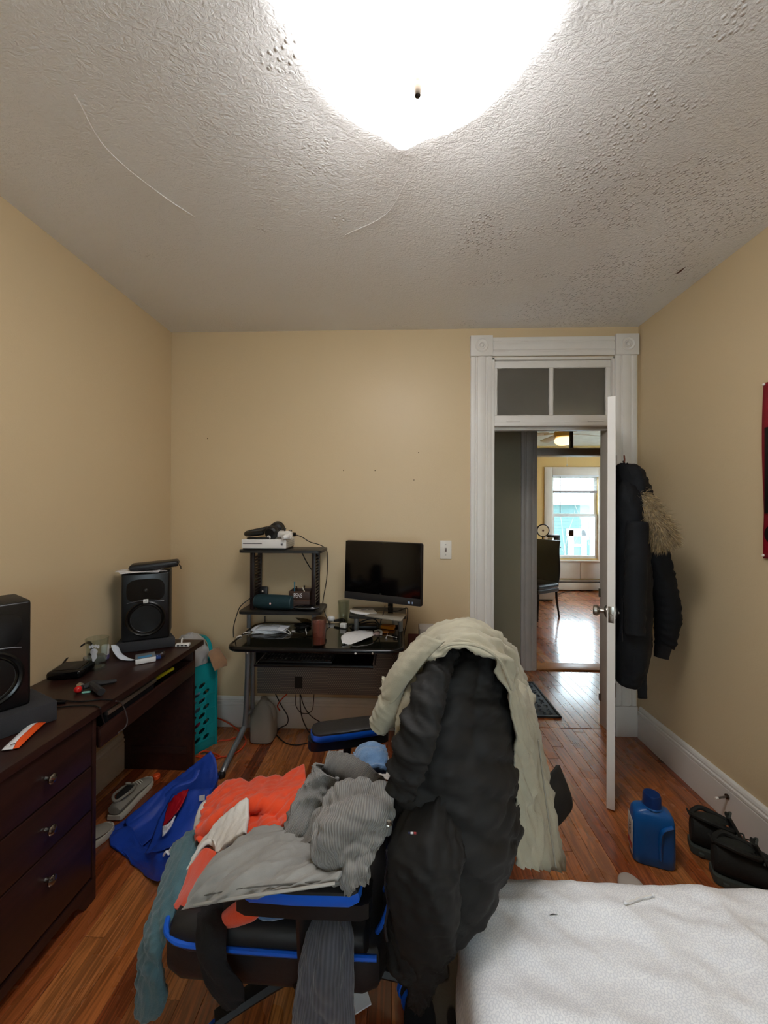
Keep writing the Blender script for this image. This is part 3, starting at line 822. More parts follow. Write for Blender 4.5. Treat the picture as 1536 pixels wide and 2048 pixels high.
b = B(); b.lathe([(.15, 2.656), (.17, 2.660), (.17, H - .016), (.15, H - .003)], LC, 48); b.build('canopy', TRIM, lamp)

# ================================================================== wall things in the bedroom
PLATE = M('ivory_plastic', 'ece6da', rough=.35, var=.02)
a, c = at_y(880, 1081, YB - .003), at_y(903, 1118, YB - .003)
sw = thing('light_switch', 'white toggle light switch plate on the tan wall', 'light switch', ((a.x + c.x) / 2, YB, (a.z + c.z) / 2))
q = B(); q.box((a.x, YB - .006, c.z), (c.x, YB - .0005, a.z), bev=.003); q.build('plate', PLATE, sw)
mx, mz = (a.x + c.x) / 2, (a.z + c.z) / 2
q = B(); q.box((mx - .006, YB - .0075, mz - .013), (mx + .006, YB - .0055, mz + .013)); q.build('slot', M('switch_slot', '9a9288', rough=.6), sw)
q = B(); q.obox((mx, YB - .011, mz - .003), (.007, .016, .011), rx3(-.5), .002); q.build('toggle', M('toggle_grey', '7e766e', rough=.4), sw)
for dz in (-.035, .035):
    q = B(); q.cyl((mx, YB - .0055, mz + dz), (mx, YB - .0072, mz + dz), .003, seg=10); q.build('screw', METAL, sw)

# poster at the right edge
RED, DRK = M('poster_red', 'a3122c', rough=.5, var=.1), M('poster_black', '171213', rough=.4, var=.2, vscale=25)
PY1, PZ1, PZ0 = at_x(1529, 900, XR - .003).y, at_x(1532, 766, XR - .003).z, at_x(1528, 1116, XR - .003).z
poster = thing('poster', 'red and black paper poster hung on the right wall', 'poster', (XR, PY1, PZ0))
rows_ = []
for k in range(9):
    z = PZ1 + (PZ0 - PZ1) * k / 8
    off = .004 + .002 * math.sin(k * .8) + (.004 if k >= 7 else 0)
    rows_.append([Vector((XR - .003 - off * (1 - j / 6), PY1 + .005 * math.sin(k * .55) - .72 * j / 6, z)) for j in range(7)])
cloth('sheet', rows_, RED, poster, (30, 20), .0012)
zA, zB = at_x(1533, 855, XR - .01).z, at_x(1533, 1027, XR - .01).z
q = B(); q.box((XR - .0145, PY1 - .70, zB), (XR - .0125, PY1 - .012, zA)); q.build('printed_panel', DRK, poster)
q = B(); q.cyl((XR - .013, PY1 - .055, at_x(1533, 1068, XR - .01).z), (XR - .0155, PY1 - .055, at_x(1533, 1068, XR - .01).z), .042, seg=24); q.build('printed_disc', DRK, poster)
for z in (PZ1 - .006, PZ0 + .012):
    q = B(); q.sphere((XR - .012, PY1 - .006, z), .006, 8); q.build('push_pin', PLATE, poster)

# spring door stop screwed into the right baseboard
s0, s1 = at_x(1455, 1593, XR - .02), None
ds = thing('door_stop', 'thin metal door stop with white tip on the right baseboard', 'door stop', s0)
s0 = Vector(s0)
q = B(); q.cyl(s0 + Vector((.004, 0, 0)), s0 + Vector((-.006, 0, 0)), .011, seg=14); q.build('base', BRZ, ds)
tip = s0 + Vector((-.055, -.012, .0))
q = B()
for k in range(15):
    t = s0.lerp(tip, k / 15); t2_ = s0.lerp(tip, (k + .6) / 15); q.cyl(t, t2_, .0050 if k % 2 else .0042, seg=8)
q.build('spring', METAL, ds)
q = B(); q.cyl(tip, tip + (tip - s0).normalized() * .014, .0062, .0052, seg=10); q.build('rubber_tip', PLATE, ds)

# ================================================================== seen through the doorway
# doormat in the hall
mat_ = thing('doormat', 'black rubber doormat with a raised scroll pattern in the hall', 'doormat', (.95, 3.1, 0))
RUB = M('black_rubber', '17181b', rough=.55, var=.2, vscale=40)
mx1, my0, my1, mx0 = 1.178, 2.785, 3.36, .70
q = B(); q.box((mx0, my0, 0.001), (mx1, my1, .009), bev=.003); q.build('backing', RUB, mat_)
q = B()
for e in ((mx0, my0, mx1, my0 + .018), (mx0, my1 - .018, mx1, my1), (mx0, my0, mx0 + .018, my1), (mx1 - .018, my0, mx1, my1)): q.box((e[0], e[1], .008), (e[2], e[3], .013), bev=.002)
q.build('border', RUB, mat_)
rg = random.Random(9); q = B()
RUBL = M('mat_scroll_grey', '3c4249', rough=.5)
for i in range(8):
    for j in range(10):
        cx, cy = mx0 + .045 + .054 * i, my0 + .045 + .054 * j
        if cx > mx1 - .03: continue
        a0 = rg.uniform(0, 6.28)
        q.tube([Vector((cx + (.006 + .014 * t) * math.cos(a0 + t * 4.2), cy + (.006 + .014 * t) * math.sin(a0 + t * 4.2), .0105)) for t in [k / 7 for k in range(8)]], .0032, 5)
o = q.build('scroll_pattern', RUBL, mat_); o['kind'] = 'stuff'

# ceiling fan with a lit bowl
FANC = at_y(1127, 872, 5.6); FANC.z = 0
fz = at_y(1127, 884, 5.6).z
fan = thing('ceiling_fan', 'pale bladed ceiling fan with a warm lit bowl in the far room', 'ceiling fan', (FANC.x, FANC.y, LH))
FW = M('fan_cream', 'd8c9a8', rough=.4)
b = B(); b.lathe([(.03, fz + .24), (.03, LH - .03), (.07, LH - .001)], FANC, 20); b.build('downrod', FW, fan)
b = B(); b.lathe([(.05, fz + .05), (.12, fz + .07), (.13, fz + .13), (.10, fz + .18), (.03, fz + .24)], FANC, 28); b.build('motor_housing', M('fan_brass', 'b98f4e', rough=.3, metal=.6), fan)
BULB, nt, p_ = new_mat('lit_fan_bowl'); p_.inputs['Base Color'].default_value = lin('ffe2a8'); p_.inputs['Emission Color'].default_value = lin('ffdca0'); p_.inputs['Emission Strength'].default_value = 2.6
b = B(); b.lathe([(.02, fz - .05), (.07, fz - .042), (.115, fz - .01), (.125, fz + .03), (.10, fz + .06), (.04, fz + .07)], FANC, 28); b.build('light_bowl', BULB, fan)
for k in range(5):
    a = .35 + k * 2 * PI / 5; mt = Matrix.Translation((FANC.x, FANC.y, fz + .125)) @ Matrix.Rotation(a, 4, 'Z') @ Matrix.Rotation(.2, 4, 'X')
    q = B(); q.prism([(.20, -.05), (.66, -.072), (.70, -.05), (.71, 0), (.70, .05), (.66, .072), (.20, .05)], .007, mt, .002); bl = q.build('blade', M('fan_blade', 'cdb9a2', rough=.45), fan)
    q = B(); q.box((.10, -.02, -.004), (.26, .02, .002), mtx=mt); q.build('bracket', MATS['fan_brass'], bl)
q = B(); q.cyl((FANC.x + .05, FANC.y, fz - .32), (FANC.x + .05, FANC.y, fz - .02), .0015, seg=5); q.sphere((FANC.x + .05, FANC.y, fz - .33), (.008, .008, .02), 8); q.build('pull_chain', PLATE, fan)

# dining chairs, cabinet, appliances
LEA = M('black_leather', '1d1f24', rough=.32, var=.15, bump=.1, bscale=80)
CHW = M('dark_chair_wood', '1c1411', rough=.35)
def dining_chair(loc, rz, label):
    t = thing('dining_chair', label, 'chair', loc, rz, 'black leather dining chairs')
    # local: faces -x
    q = B(); q.box((-.24, -.22, .42), (.20, .22, .50), bev=.03, seg=3); q.build('seat', LEA, t, True)
    rings = []
    for k in range(13):
        s = k / 12; z = .40 + .68 * s; x = .17 + .10 * s ** 2 + .035 * math.sin(s * PI * 1.6) ; w = .205 + .012 * math.sin(s * PI)
        th = .034 - .012 * s
        rings.append([Vector((x + th * math.cos(a) , w * (abs(math.sin(a)) ** .45) * (1 if math.sin(a) > 0 else -1), z)) for a in [2 * PI * (i + .5) / 20 for i in range(20)]])
    q = B(); q.loft(rings); q.build('backrest', LEA, t, True)
    q = B(); q.box((-.23, -.21, .37), (.20, .21, .425), bev=.006); q.build('seat_frame', CHW, t, True)
    for x, dx in ((-.20, -.015), (.17, .07)):
        for y in (-.185, .185):
            q = B(); q.tube([(x, y, .40), (x + dx * .2, y, .25), (x + dx, y, 0)], [.022, .02, .015], 4, smooth=4); q.build('leg', CHW, t, True)
    return t
f1 = at_z(1103, 1234, 0)
dining_chair((f1.x - .20, f1.y + .02, 0), .55, 'black leather dining chair with curved back nearest the far window')
dining_chair((f1.x - .52, f1.y + .66, 0), .65, 'black leather dining chair mostly hidden by the hall door casing')
cab = thing('side_cabinet', 'low taupe side cabinet standing under the far window', 'cabinet', (2.2, 6.7, 0))
CABM = M('taupe_laminate', 'a08f80', rough=.5)
k1 = at_y(1109, 1190, 6.5).x
q = B(); q.box((1.9, 6.5, .03), (k1, 6.95, .86), bev=.004); q.build('body', CABM, cab)
q = B(); q.box((1.88, 6.48, .86), (k1 + .01, 6.97, .885), bev=.004); q.build('top', CABM, cab)
q = B(); q.box((1.92, 6.52, 0), (k1 - .02, 6.93, .03)); q.build('plinth', CHW, cab)
dc = at_y(1086, 1061, 6.62)
cl = thing('desk_clock', 'round cream clock dial with dark rim beside the far window', 'clock', dc)
q = B(); q.cyl(dc + Vector((0, .012, 0)), dc + Vector((0, -.006, 0)), .098, seg=32); q.build('dial', M('cream_dial', 'e6d2b0', rough=.5), cl)
q = B(); q.tube([dc + Vector((.1 * math.cos(a), 0, .1 * math.sin(a))) for a in [2 * PI * k / 32 for k in range(32)]], .011, 8, closed=True); q.build('rim', CHW, cl)
q = B(); q.sphere(dc + Vector((0, -.008, 0)), (.018, .004, .018), 10); q.build('hub', M('hub_brown', '6b4634', rough=.5), cl)
q = B(); q.tube([dc + Vector((0, .01, -.10)), Vector((dc.x, 6.65, .90))], .012, 8); q.box((dc.x - .06, 6.58, .886), (dc.x + .06, 6.70, .90), bev=.004); q.build('stand', CHW, cl)
cof = thing('coffee_maker', 'black and steel countertop coffee maker beside the clock dial', 'coffee maker', (dc.x + .13, 6.62, .886))
cx = at_y(1093, 1080, 6.6).x + .09
q = B(); q.box((cx - .07, 6.56, .886), (cx + .14, 6.72, .905), bev=.004); q.box((cx + .05, 6.60, .90), (cx + .14, 6.70, 1.08), bev=.012); q.build('body', CHW, cof)
q = B(); q.lathe([(.048, .906), (.05, .92), (.05, 1.04), (.044, 1.05)], (cx - .01, 6.62, 0), 18); q.build('steel_jug', METAL, cof)
q = B(); q.box((cx - .06, 6.58, 1.055), (cx + .13, 6.70, 1.10), bev=.012); q.build('lid', CHW, cof)
bd = at_y(1206, 1130, 7.15)
brd = B(); brd.box((bd.x - .05, 7.12, 0.001), (bd.x + .25, 7.15, at_y(1206, 1085, 7.15).z), bev=.003)
tag(brd.build('wood_board', M('red_brown_wood', '7a4427', rough=.45, var=.2, stretch=(30, 30, 2))), 'reddish brown wooden board leaning upright by the far window', 'board')
q = B(); q.tube([at_y(1112, 1190, 6.8), at_z(1122, 1186, .006), at_z(1150, 1181, .006), at_z(1185, 1181, .006)], .006, 6, smooth=6)
tag(q.build('heater_cord', CHW), 'thin black cord lying along the far room floor', 'cord')

# ---------------------------------------------------------------- outside: neighbouring house, branches
HY = 12.5
SID = M('teal_siding', '46605f', rough=.7, var=.08)
OUTW = M('white_outdoor_paint', 'e4e8ea', rough=.6)
hx0, hx1 = at_y(1085, 1100, HY).x, at_y(1215, 1100, HY).x
htop = at_y(1150, 1010, HY).z
house = thing('neighbour_house', 'teal clapboard house with a white framed window outside', 'house', ((hx0 + hx1) / 2, HY, -3.2))
k = 0; z = -3.2
cb = B(); cb.box((0, -.02, -.012), (7.5, .0, .115), mtx=Matrix.Rotation(-.10, 4, 'X')); cb_me = cb.mesh('clapboard'); cb_me.materials.append(SID)
while z < htop:
    o = link('clapboard', cb_me, None, house, local=True); o.location = Vector((hx0 - 2.5, HY, z)) - Vector(house.location); z += .105
q = B(); q.box((hx0 - 2.4, HY + .005, -3.2), (hx0 + 4.9, HY + 2.5, htop - .02)); q.build('wall_core', SID, house)
q = B(); q.box((hx0 - 2.7, HY - .3, htop), (hx0 + 5.2, HY + 2.8, htop + .12), bev=.02); q.build('eave', OUTW, house)
a, c = at_y(1145, 1072, HY), at_y(1160, 1110, HY)
q = B()
for lo, hi in (((a.x - .16, c.z - 1.4), (a.x, a.z + .2)), ((c.x, c.z - 1.4), (c.x + .16, a.z + .2)), ((a.x - .2, a.z), (c.x + .2, a.z + .24)), ((a.x - .02, (a.z + c.z) / 2 - .03), (c.x + .02, (a.z + c.z) / 2 + .05))):
    q.box((lo[0], HY - .09, lo[1]), (hi[0], HY + .0, hi[1]))
wn_ = q.build('window', OUTW, house)
q = B(); q.box((a.x, HY - .05, c.z - 1.4), (c.x, HY - .045, a.z)); q.build('pane', M('house_window_dark', '4a6a72', rough=.35), wn_)
BRK = M('bark_grey', '6a6a68', rough=.9)
tr = thing('bare_tree', 'bare grey tree branches outside the far window', 'tree', at_y(1130, 1200, 9.8))
def br(pts, r): q = B(); q.tube([at_y(u, v, 9.8 + .0 * i) for i, (u, v) in enumerate(pts)], r, 5, smooth=4); q.build('branch', BRK, tr)
br([(1131, 1220), (1130, 1110), (1127, 1080), (1123, 1045), (1121, 1030)], [.03, .012, .006])
br([(1130, 1095), (1138, 1060), (1145, 1040), (1150, 1020)], [.014, .004])
br([(1140, 1110), (1150, 1082), (1162, 1064), (1170, 1048)], [.008, .003])
br([(1178, 1090), (1172, 1065), (1160, 1035), (1150, 1010), (1143, 995)], [.012, .004])
br([(1128, 1105), (1120, 1090), (1112, 1085)], [.008, .003])
gp = B(); gp.box((at_y(1183, 1000, 10.5).x, 10.5, -3), (at_y(1190, 1000, 10.5).x, 10.6, at_y(1183, 978, 10.5).z), bev=.01)
tag(gp.build('corner_post', M('blue_grey_post', '8fa6b5', rough=.6)), 'blue grey post standing outside the far window', 'post')
g = B(); g.box((-8, YF + .3, -3.3), (16, 22, -3.2)); struct(g.build('ground_outside', M('ground_grey', '6d6f68', rough=.9)))

# ================================================================== dark wooden desk along the left wall
DW = dark_wood_mat()
DZ, DXF, DXW, DY0, DY1 = .72, -1.122, -1.556, .72, 2.205
desk = thing('writing_desk', 'dark espresso wooden desk with three drawers along the left wall', 'desk', (-1.34, 1.45, 0))
b = B(); b.box((DXW, DY0, DZ - .032), (DXF, DY1, DZ), bev=.006, seg=2); b.build('desk_top', DW, desk)
PF = -1.136                                    # pedestal front plane
b = B()
b.box((DXW, .76, .085), (PF - .019, .778, DZ - .032)); b.box((DXW, 1.402, .085), (PF, 1.420, DZ - .032), bev=.002)
b.box((DXW, .778, .085), (PF - .019, 1.402, .103)); b.box((DXW, .778, .10), (DXW + .012, 1.402, DZ - .035))
b.build('pedestal', DW, desk)
# bracket foot with a curved cut-out
b = B()
prof = [(.76, .085), (.76, 0), (.80, 0), (.815, .03), (.845, .05), (1.32, .05), (1.355, .03), (1.372, 0), (1.42, 0), (1.42, .085)]
b.prism([(y, z) for y, z in prof], .02, Matrix.Translation((PF - .02, 0, 0)) @ Matrix(((0, 0, 1, 0), (1, 0, 0, 0), (0, 1, 0, 0), (0, 0, 0, 1))), 0)
b.build('bracket_foot', DW, desk)
b = B(); b.box((PF - .4, 1.402, 0), (PF - .02, 1.42, .09)); b.build('side_foot', DW, desk)
KN = M('pewter_knob', '9a9690', rough=.25, metal=1.0)
zs = [(.098, .346), (.352, .510), (.516, .682)]
for (za, zb), kz in zip(zs, (.265, .428, .594)):
    b = B(); b.box((PF - .018, .770, za), (PF, 1.398, zb), bev=.003); dr = b.build('drawer_front', DW, desk)
    for yy in (1.212,):
        b = B(); b.lathe([(.008, 0), (.006, .008), (.007, .012), (.015, .018), (.016, .023), (.011, .028), (.001, .030)], (PF, yy, kz), 18, ry3(PI / 2)); b.build('knob', KN, dr)
# far end panel, back panel, open pencil drawer
b = B(); b.box((DXW, 2.135, 0), (-1.150, 2.160, DZ - .032), bev=.003); b.build('end_panel', DW, desk)
b = B(); b.box((DXW + .004, 1.56, .30), (DXW + .018, 2.135, DZ - .035)); b.build('back_panel', DW, desk)
b = B(); b.box((-1.50, 2.128, .10), (-1.18, 2.135, .135)); b.build('end_panel_rail', DW, desk)
b = B()
b.box((PF - .30, 1.445, .560), (PF - .012, 2.10, .568)); b.box((PF - .014, 1.435, .556), (PF + .004, 2.125, .628), bev=.004)
b.box((PF - .30, 1.445, .568), (PF - .014, 1.452, .63)); b.box((PF - .30, 2.093, .568), (PF - .014, 2.10, .63))
b.build('keyboard_drawer', DW, desk)
for y_ in (1.424, 2.112):
    b = B(); b.box((PF - .28, y_, .59), (PF - .06, y_ + .010, .61)); b.build('drawer_runner', METAL, desk)
# things lying in the pencil drawer
ALU = M('silver_aluminium', 'b8b4ae', rough=.3, metal=.9)
BLK = M('black_plastic', '141416', rough=.42, var=.15)
BLKG = M('gloss_black_plastic', '0c0c0e', rough=.12, var=.1)
GRYP = M('grey_plastic', '86827c', rough=.5)
WHT = M('white_plastic', 'e4e2de', rough=.32, var=.02)
PAP = M('white_paper', 'e2e2e4', rough=.7, var=.03)
b = B(); b.box((PF - .24, 1.50, .570), (PF - .02, 1.80, .664), bev=.008)
lapt = thing('flat_console', 'dark flat case with a bright metal edge inside the open desk drawer', 'case', (PF - .13, 1.65, .57)); 
b.build('body', BLK, lapt)
b = B(); b.box((PF - .030, 1.495, .648), (PF - .012, 1.805, .668), bev=.004); b.build('metal_edge', ALU, lapt)
yl = thing('yellow_marker', 'yellow highlighter pen poking out of the desk drawer', 'marker', (PF - .03, 1.9, .66))
YEL = M('yellow_plastic', 'c9c427', rough=.4)
b = B(); b.tube([Vector((PF - .05, 1.83, .640)), Vector((PF - .02, 1.95, .652))], [.009, .009], 10); b.build('barrel', YEL, yl)
b = B(); b.tube([Vector((PF - .06, 1.79, .635)), Vector((PF - .05, 1.83, .640))], .0095, 10); b.build('cap', M('olive_plastic', '5a5528', rough=.5), yl)

# ---------------------------------------------------------------- studio monitor speakers
SPK = M('speaker_vinyl', '191919', rough=.55, var=.12, bump=.15, bscale=300)
SPKF = M('speaker_front', '101011', rough=.32, var=.1)
CONE = M('speaker_cone', '2b2b2c', rough=.3, var=.1)
RUBS = M('cone_surround', '0d0d0d', rough=.25)
def speaker(c, ndir, label, tilt=0.0, w=.224, h=.361, d=.20):
    """c: middle of the front bottom edge; ndir: the way the front faces"""
    n = Vector((ndir[0], ndir[1], 0)).normalized(); wd = Vector((-n.y, n.x, 0))
    fr = Matrix((wd, n, Vector((0, 0, 1)))).transposed()
    t = thing('studio_speaker', label, 'speaker', c, 0, 'studio speakers on the wooden desk')
    mt = Matrix.Translation(Vector(c)) @ fr.to_4x4() @ Matrix.Rotation(tilt, 4, 'X')
    b = B(); b.box((-w / 2, -d, 0), (w / 2, -.012, h), bev=.006, mtx=mt); b.build('cabinet', SPK, t)
    b = B(); b.box((-w / 2 + .001, -.018, .001), (w / 2 - .001, .0, h - .001), bev=.010, seg=3, mtx=mt); bf = b.build('baffle', SPKF, t)
    # tweeter horn
    tz = h * .74
    b = B()
    rings = []
    for k, (ax, az, dp) in enumerate(((.088, .062, .002), (.080, .054, .001), (.055, .036, -.006), (.030, .024, -.012), (.014, .014, -.014))):
        rings.append([mt @ Vector((ax * (abs(math.cos(a)) ** .6) * (1 if math.cos(a) > 0 else -1), dp + .002, tz + az * (abs(math.sin(a)) ** .6) * (1 if math.sin(a) > 0 else -1))) for a in [2 * PI * i / 32 for i in range(32)]])
    b.loft(rings); b.build('horn', BLKG, t)
    b = B(); b.sphere(mt @ Vector((0, .001, tz)), (.012, .012, .012), 12); b.build('tweeter', CONE, t)
    b = B(); pts = [mt @ Vector((x, .004, tz - .052 - .012 * (x / .09) ** 2 + .0)) for x in [-.085 + .017 * i for i in range(11)]]; b.tube(pts, .0022, 6); b.build('horn_lip', M('lip_grey', '55555a', rough=.3), t)
    b = B(); b.box((-.012, .003, tz - .068), (.012, .0065, tz - .046), bev=.002, mtx=mt); bd_ = b.build('badge', WHT, t)
    mtx2 = mt @ Matrix.Translation((0, .0068, tz - .057)) @ Matrix.Rotation(PI / 2, 4, 'X') @ Matrix.Rotation(PI, 4, 'Y')
    text_mesh('badge_lettering', 'JBL', .010, M('badge_ink', '1c1c1e', rough=.5), mtx2, bd_, .0004)
    # woofer
    wz = h * .32; q = Matrix.Translation((0, 0, wz)) @ Matrix.Rotation(-PI / 2, 4, 'X')
    def lz(pr, nm, ma):
        b = B(); b.lathe(pr, (0, 0, 0), 40, capb=False, capt=True); b.bm.transform(mt @ q); return b.build(nm, ma, t)
    lz([(.094, -.004), (.094, .004), (.088, .007), (.083, .004), (.080, .003), (.075, .008), (.070, .003)], 'surround', RUBS)
    lz([(.071, .004), (.050, -.010), (.030, -.022), (.026, -.024)], 'cone', CONE)
    lz([(.027, -.024), (.024, -.012), (.015, -.005), (.002, -.002)], 'dust_cap', RUBS)
    return t
FOAM = M('foam_pad', '303033', rough=.9, bump=.3, bscale=400)
def pad(poly, z0, z1, label, slope=0.0):
    b = B(); b.prism(poly, z1 - z0, Matrix.Translation((0, 0, z0)), .004)
    return tag(b.build('foam_pad', FOAM), label, 'speaker pad', 'foam pads under the speakers')
# far speaker
n2 = Vector((.469, -.883, 0)); w2_ = Vector((.883, .469, 0)); c2 = Vector((-1.445, 1.965, 0)) + w2_ * .112
PADH = .052
pq = [Vector((-1.462, 1.948, 0)), Vector((-1.462, 1.948, 0)) + w2_ * .275]
pq += [pq[1] - n2 * .20 + w2_ * (-.05), pq[0] - n2 * .20 + w2_ * .015]
pad([(p.x, p.y) for p in pq], DZ + .001, DZ + PADH, 'dark grey foam pad under the far speaker')
speaker(Vector((c2.x, c2.y, DZ + PADH + .001)), n2, 'black studio speaker with papers on top, at the far end of the desk')
# near speaker
n1 = Vector((.85, -.53, 0)).normalized(); w1_ = Vector((.53, .85, 0)).normalized(); f1_ = Vector((-1.275, 1.300, 0))
pe = f1_ + w1_ * .06 + n1 * .045
pad([(p.x, p.y) for p in (pe - w1_ * .34, pe, pe - n1 * .20 - w1_ * .02, pe - n1 * .20 - w1_ * .30)], DZ + .001, DZ + .070, 'dark grey foam pad under the near speaker at the left edge')
cn = f1_ - w1_ * .112
speaker(Vector((cn.x, cn.y, DZ + .071)), n1, 'black studio speaker cut off by the left edge of the picture', d=.19)
# papers and zip case on the far speaker
topz = DZ + PADH + .001 + .361
sc_ = Vector((c2.x, c2.y, 0)) - n2 * .09
for k, (dx, dz, a, pw_, pl_) in enumerate(((0, .0015, .25, .22, .17), (.01, .0035, -.1, .20, .16))):
    b = B(); fm = frame(w2_, (0, 0, 1)) @ rz3(a)
    cl_ = cloth('loose_paper', [[Vector((sc_.x, sc_.y, topz + dz)) + fm @ Vector((-pw_ / 2 + pw_ * i / 3 - .03, -pl_ / 2 + pl_ * j / 3 - .02, .004 * math.sin(i * 1.3 + j + k))) + Vector((0, 0, .006 if i == 0 else .003)) for i in range(4)] for j in range(4)], PAP, None, (10, 10), .0008)
    tag(cl_, ['white paper sheet lying flat on the far speaker', 'upper white paper sheet under the black zip case'][k], 'paper')
zc = thing('zip_case', 'slim black zipped case lying on top of the far speaker', 'case', (sc_.x, sc_.y, topz + .01))
fm = frame(w2_, (0, 0, 1))
b = B(); b.obox(Vector((sc_.x, sc_.y, topz + .030)) + w2_ * .035 - n2 * .0, (.235, .12, .034), fm @ ry3(-.07), .012, 3); b.build('shell', BLK, zc)
b = B(); e = [Vector((sc_.x, sc_.y, topz + .030)) + w2_ * .035 + fm @ ry3(-.07) @ Vector((x, y, 0)) for x, y in ((-.115, -.061), (.115, -.061), (.119, -.055), (.119, .055), (.115, .061), (-.115, .061), (-.119, .055), (-.119, -.055))]
b.tube(e, .0018, 6, closed=True); b.build('zipper', M('zipper_black', '26262a', rough=.3), zc)
b = B(); p_ = Vector((sc_.x, sc_.y, topz + .03)) + w2_ * .155 + n2 * .04; b.tube([p_, p_ + w2_ * .008 + Vector((0, 0, -.01)), p_ + w2_ * .009 + Vector((0, 0, -.026))], .003, 6); b.build('zip_pull', BLK, zc)

# ---------------------------------------------------------------- small things on the wooden desk
p_ = at_z(108, 1345, DZ)
rt = thing('router_box', 'flat black rounded set top box beside the left wall', 'electronic box', p_)
b = B(); b.obox((-1.478, 1.700, DZ + .021), (.135, .135, .038), rz3(.25), .014, 3); b.build('shell', BLKG, rt)
b = B(); b.obox((-1.478, 1.700, DZ + .0415), (.10, .10, .002), rz3(.25), .001); b.build('top_inlay', BLK, rt)
b = B(); b.obox((-1.480, 1.835, DZ + .019), (.085, .05, .034), rz3(.85), .006)
tag(b.build('power_adapter', GRYP), 'grey power adapter brick behind the printed glass', 'power adapter')
b = B(); b.tube([at_z(118, 1338, DZ + .03), at_y(140, 1310, 1.80), at_y(165, 1290, 1.86), at_y(181, 1285, 1.9), at_z(188, 1310, DZ + .008)], .0042, 7, smooth=8)
tag(b.build('black_wall_cable', BLK), 'black power cord rising beside the printed glass', 'cord')
b = B(); b.tube([at_y(176, 1268, 1.93), at_y(167, 1257, 1.93), at_y(148, 1257, 1.92), at_y(131, 1268, 1.91), at_y(131, 1283, 1.90), at_y(147, 1291, 1.90), at_y(166, 1297, 1.92), at_z(186, 1315, DZ + .006)], .0042, 7, smooth=8)
tag(b.build('looped_cable', BLK), 'black cable standing in a loop against the left wall', 'cable')
# lighter coloured plug strip behind glass
ps = thing('plug_adapter', 'white and purple plug standing behind the printed glass', 'plug', (-1.46, 1.90, DZ))
b = B(); b.obox((-1.465, 1.885, DZ + .047), (.032, .026, .052), rz3(.5), .006); b.build('upper_shell', WHT, ps)
b = B(); b.obox((-1.465, 1.885, DZ + .012), (.034, .028, .022), rz3(.5), .005); b.build('lower_shell', M('purple_plastic', '4a3d72', rough=.4), ps)
# drinking glass with frosted print
GLS = glass_mat('drinking_glass', 'f2f6f4', 0.0, 1.5)
def tumbler(c, r0, r1, h, label, mat, name='drinking_glass', base=.012):
    t = thing(name, label, 'glass', c)
    b = B(); b.lathe([(r0 * .9, 0), (r0, .003), (r1, h), (r1 - .002, h + .001), (r1 - .0035, h), (r0 - .003, base), (.001, base - .001)], c, 28, capt=True); b.build('glass_wall', mat, t)
    return t
gp_ = at_z(194, 1338, DZ); gp_.z = DZ + .001
tg = tumbler(gp_, .036, .047, .146, 'clear tumbler with a frosted white print on the wooden desk', GLS)
FRP = M('frosted_print', 'd8d8dc', rough=.8, alpha=.75)
def on_glass(a, z, out=.0012): r = .036 + .011 * z / .146 + out; return Vector((gp_.x + r * math.cos(a), gp_.y + r * math.sin(a), gp_.z + z))
A0 = -PI / 2 + .35
def gpatch(cx, cz, rw, rh, nm='frosted_print'):
    b = B(); ring = [on_glass(A0 + (cx + rw * math.cos(t)) / .042, cz + rh * math.sin(t)) for t in [2 * PI * k / 14 for k in range(14)]]
    b.raw([on_glass(A0 + cx / .042, cz, .0016)] + ring, [(0, k + 1, (k + 1) % 14 + 1) for k in range(14)]); return b
for args in ((-.012, .118, .005, .008), (-.002, .122, .005, .009), (.008, .121, .005, .008), (.017, .116, .005, .009), (.002, .094, .014, .016), (.003, .072, .011, .016), (.0, .056, .006, .007)):
    gpatch(*args).build('print_mark', FRP, tg)
# torch-like tool with a red end
tp = at_z(160, 1380, DZ + .014)
tool = thing('handheld_tool', 'black handheld tool with a bright red end on the wooden desk', 'tool', tp)
b = B(); b.tube([at_z(165, 1375, DZ + .018), at_z(185, 1368, DZ + .018), at_z(205, 1366, DZ + .016), at_z(233, 1361, DZ + .014)], [.012, .017, .013, .009], 10, smooth=4, flat=.8); b.build('handle', M('tool_rubber', '242426', rough=.6), tool)
b = B(); b.tube([at_z(183, 1369, DZ + .02), at_z(195, 1378, DZ + .019), at_z(203, 1384, DZ + .018)], [.012, .014, .014], 10, smooth=4); b.build('grip', M('tool_rubber', '242426'), tool)
b = B(); b.sphere(at_z(156, 1379, DZ + .016), .014, 14); b.build('red_end', M('red_plastic', 'c81f1f', rough=.3), tool)
b = B(); b.tube([at_z(159, 1371, DZ + .018), at_z(165, 1375, DZ + .018)], .0125, 12); b.build('collar', ALU, tool)
b = B(); b.obox(at_z(173, 1384, DZ + .003), (.03, .012, .004), rz3(.3), .001); tag(b.build('mint_chip', M('mint_plastic', '8fd0c0', rough=.4)), 'small mint green chip under the handheld tool', 'chip')
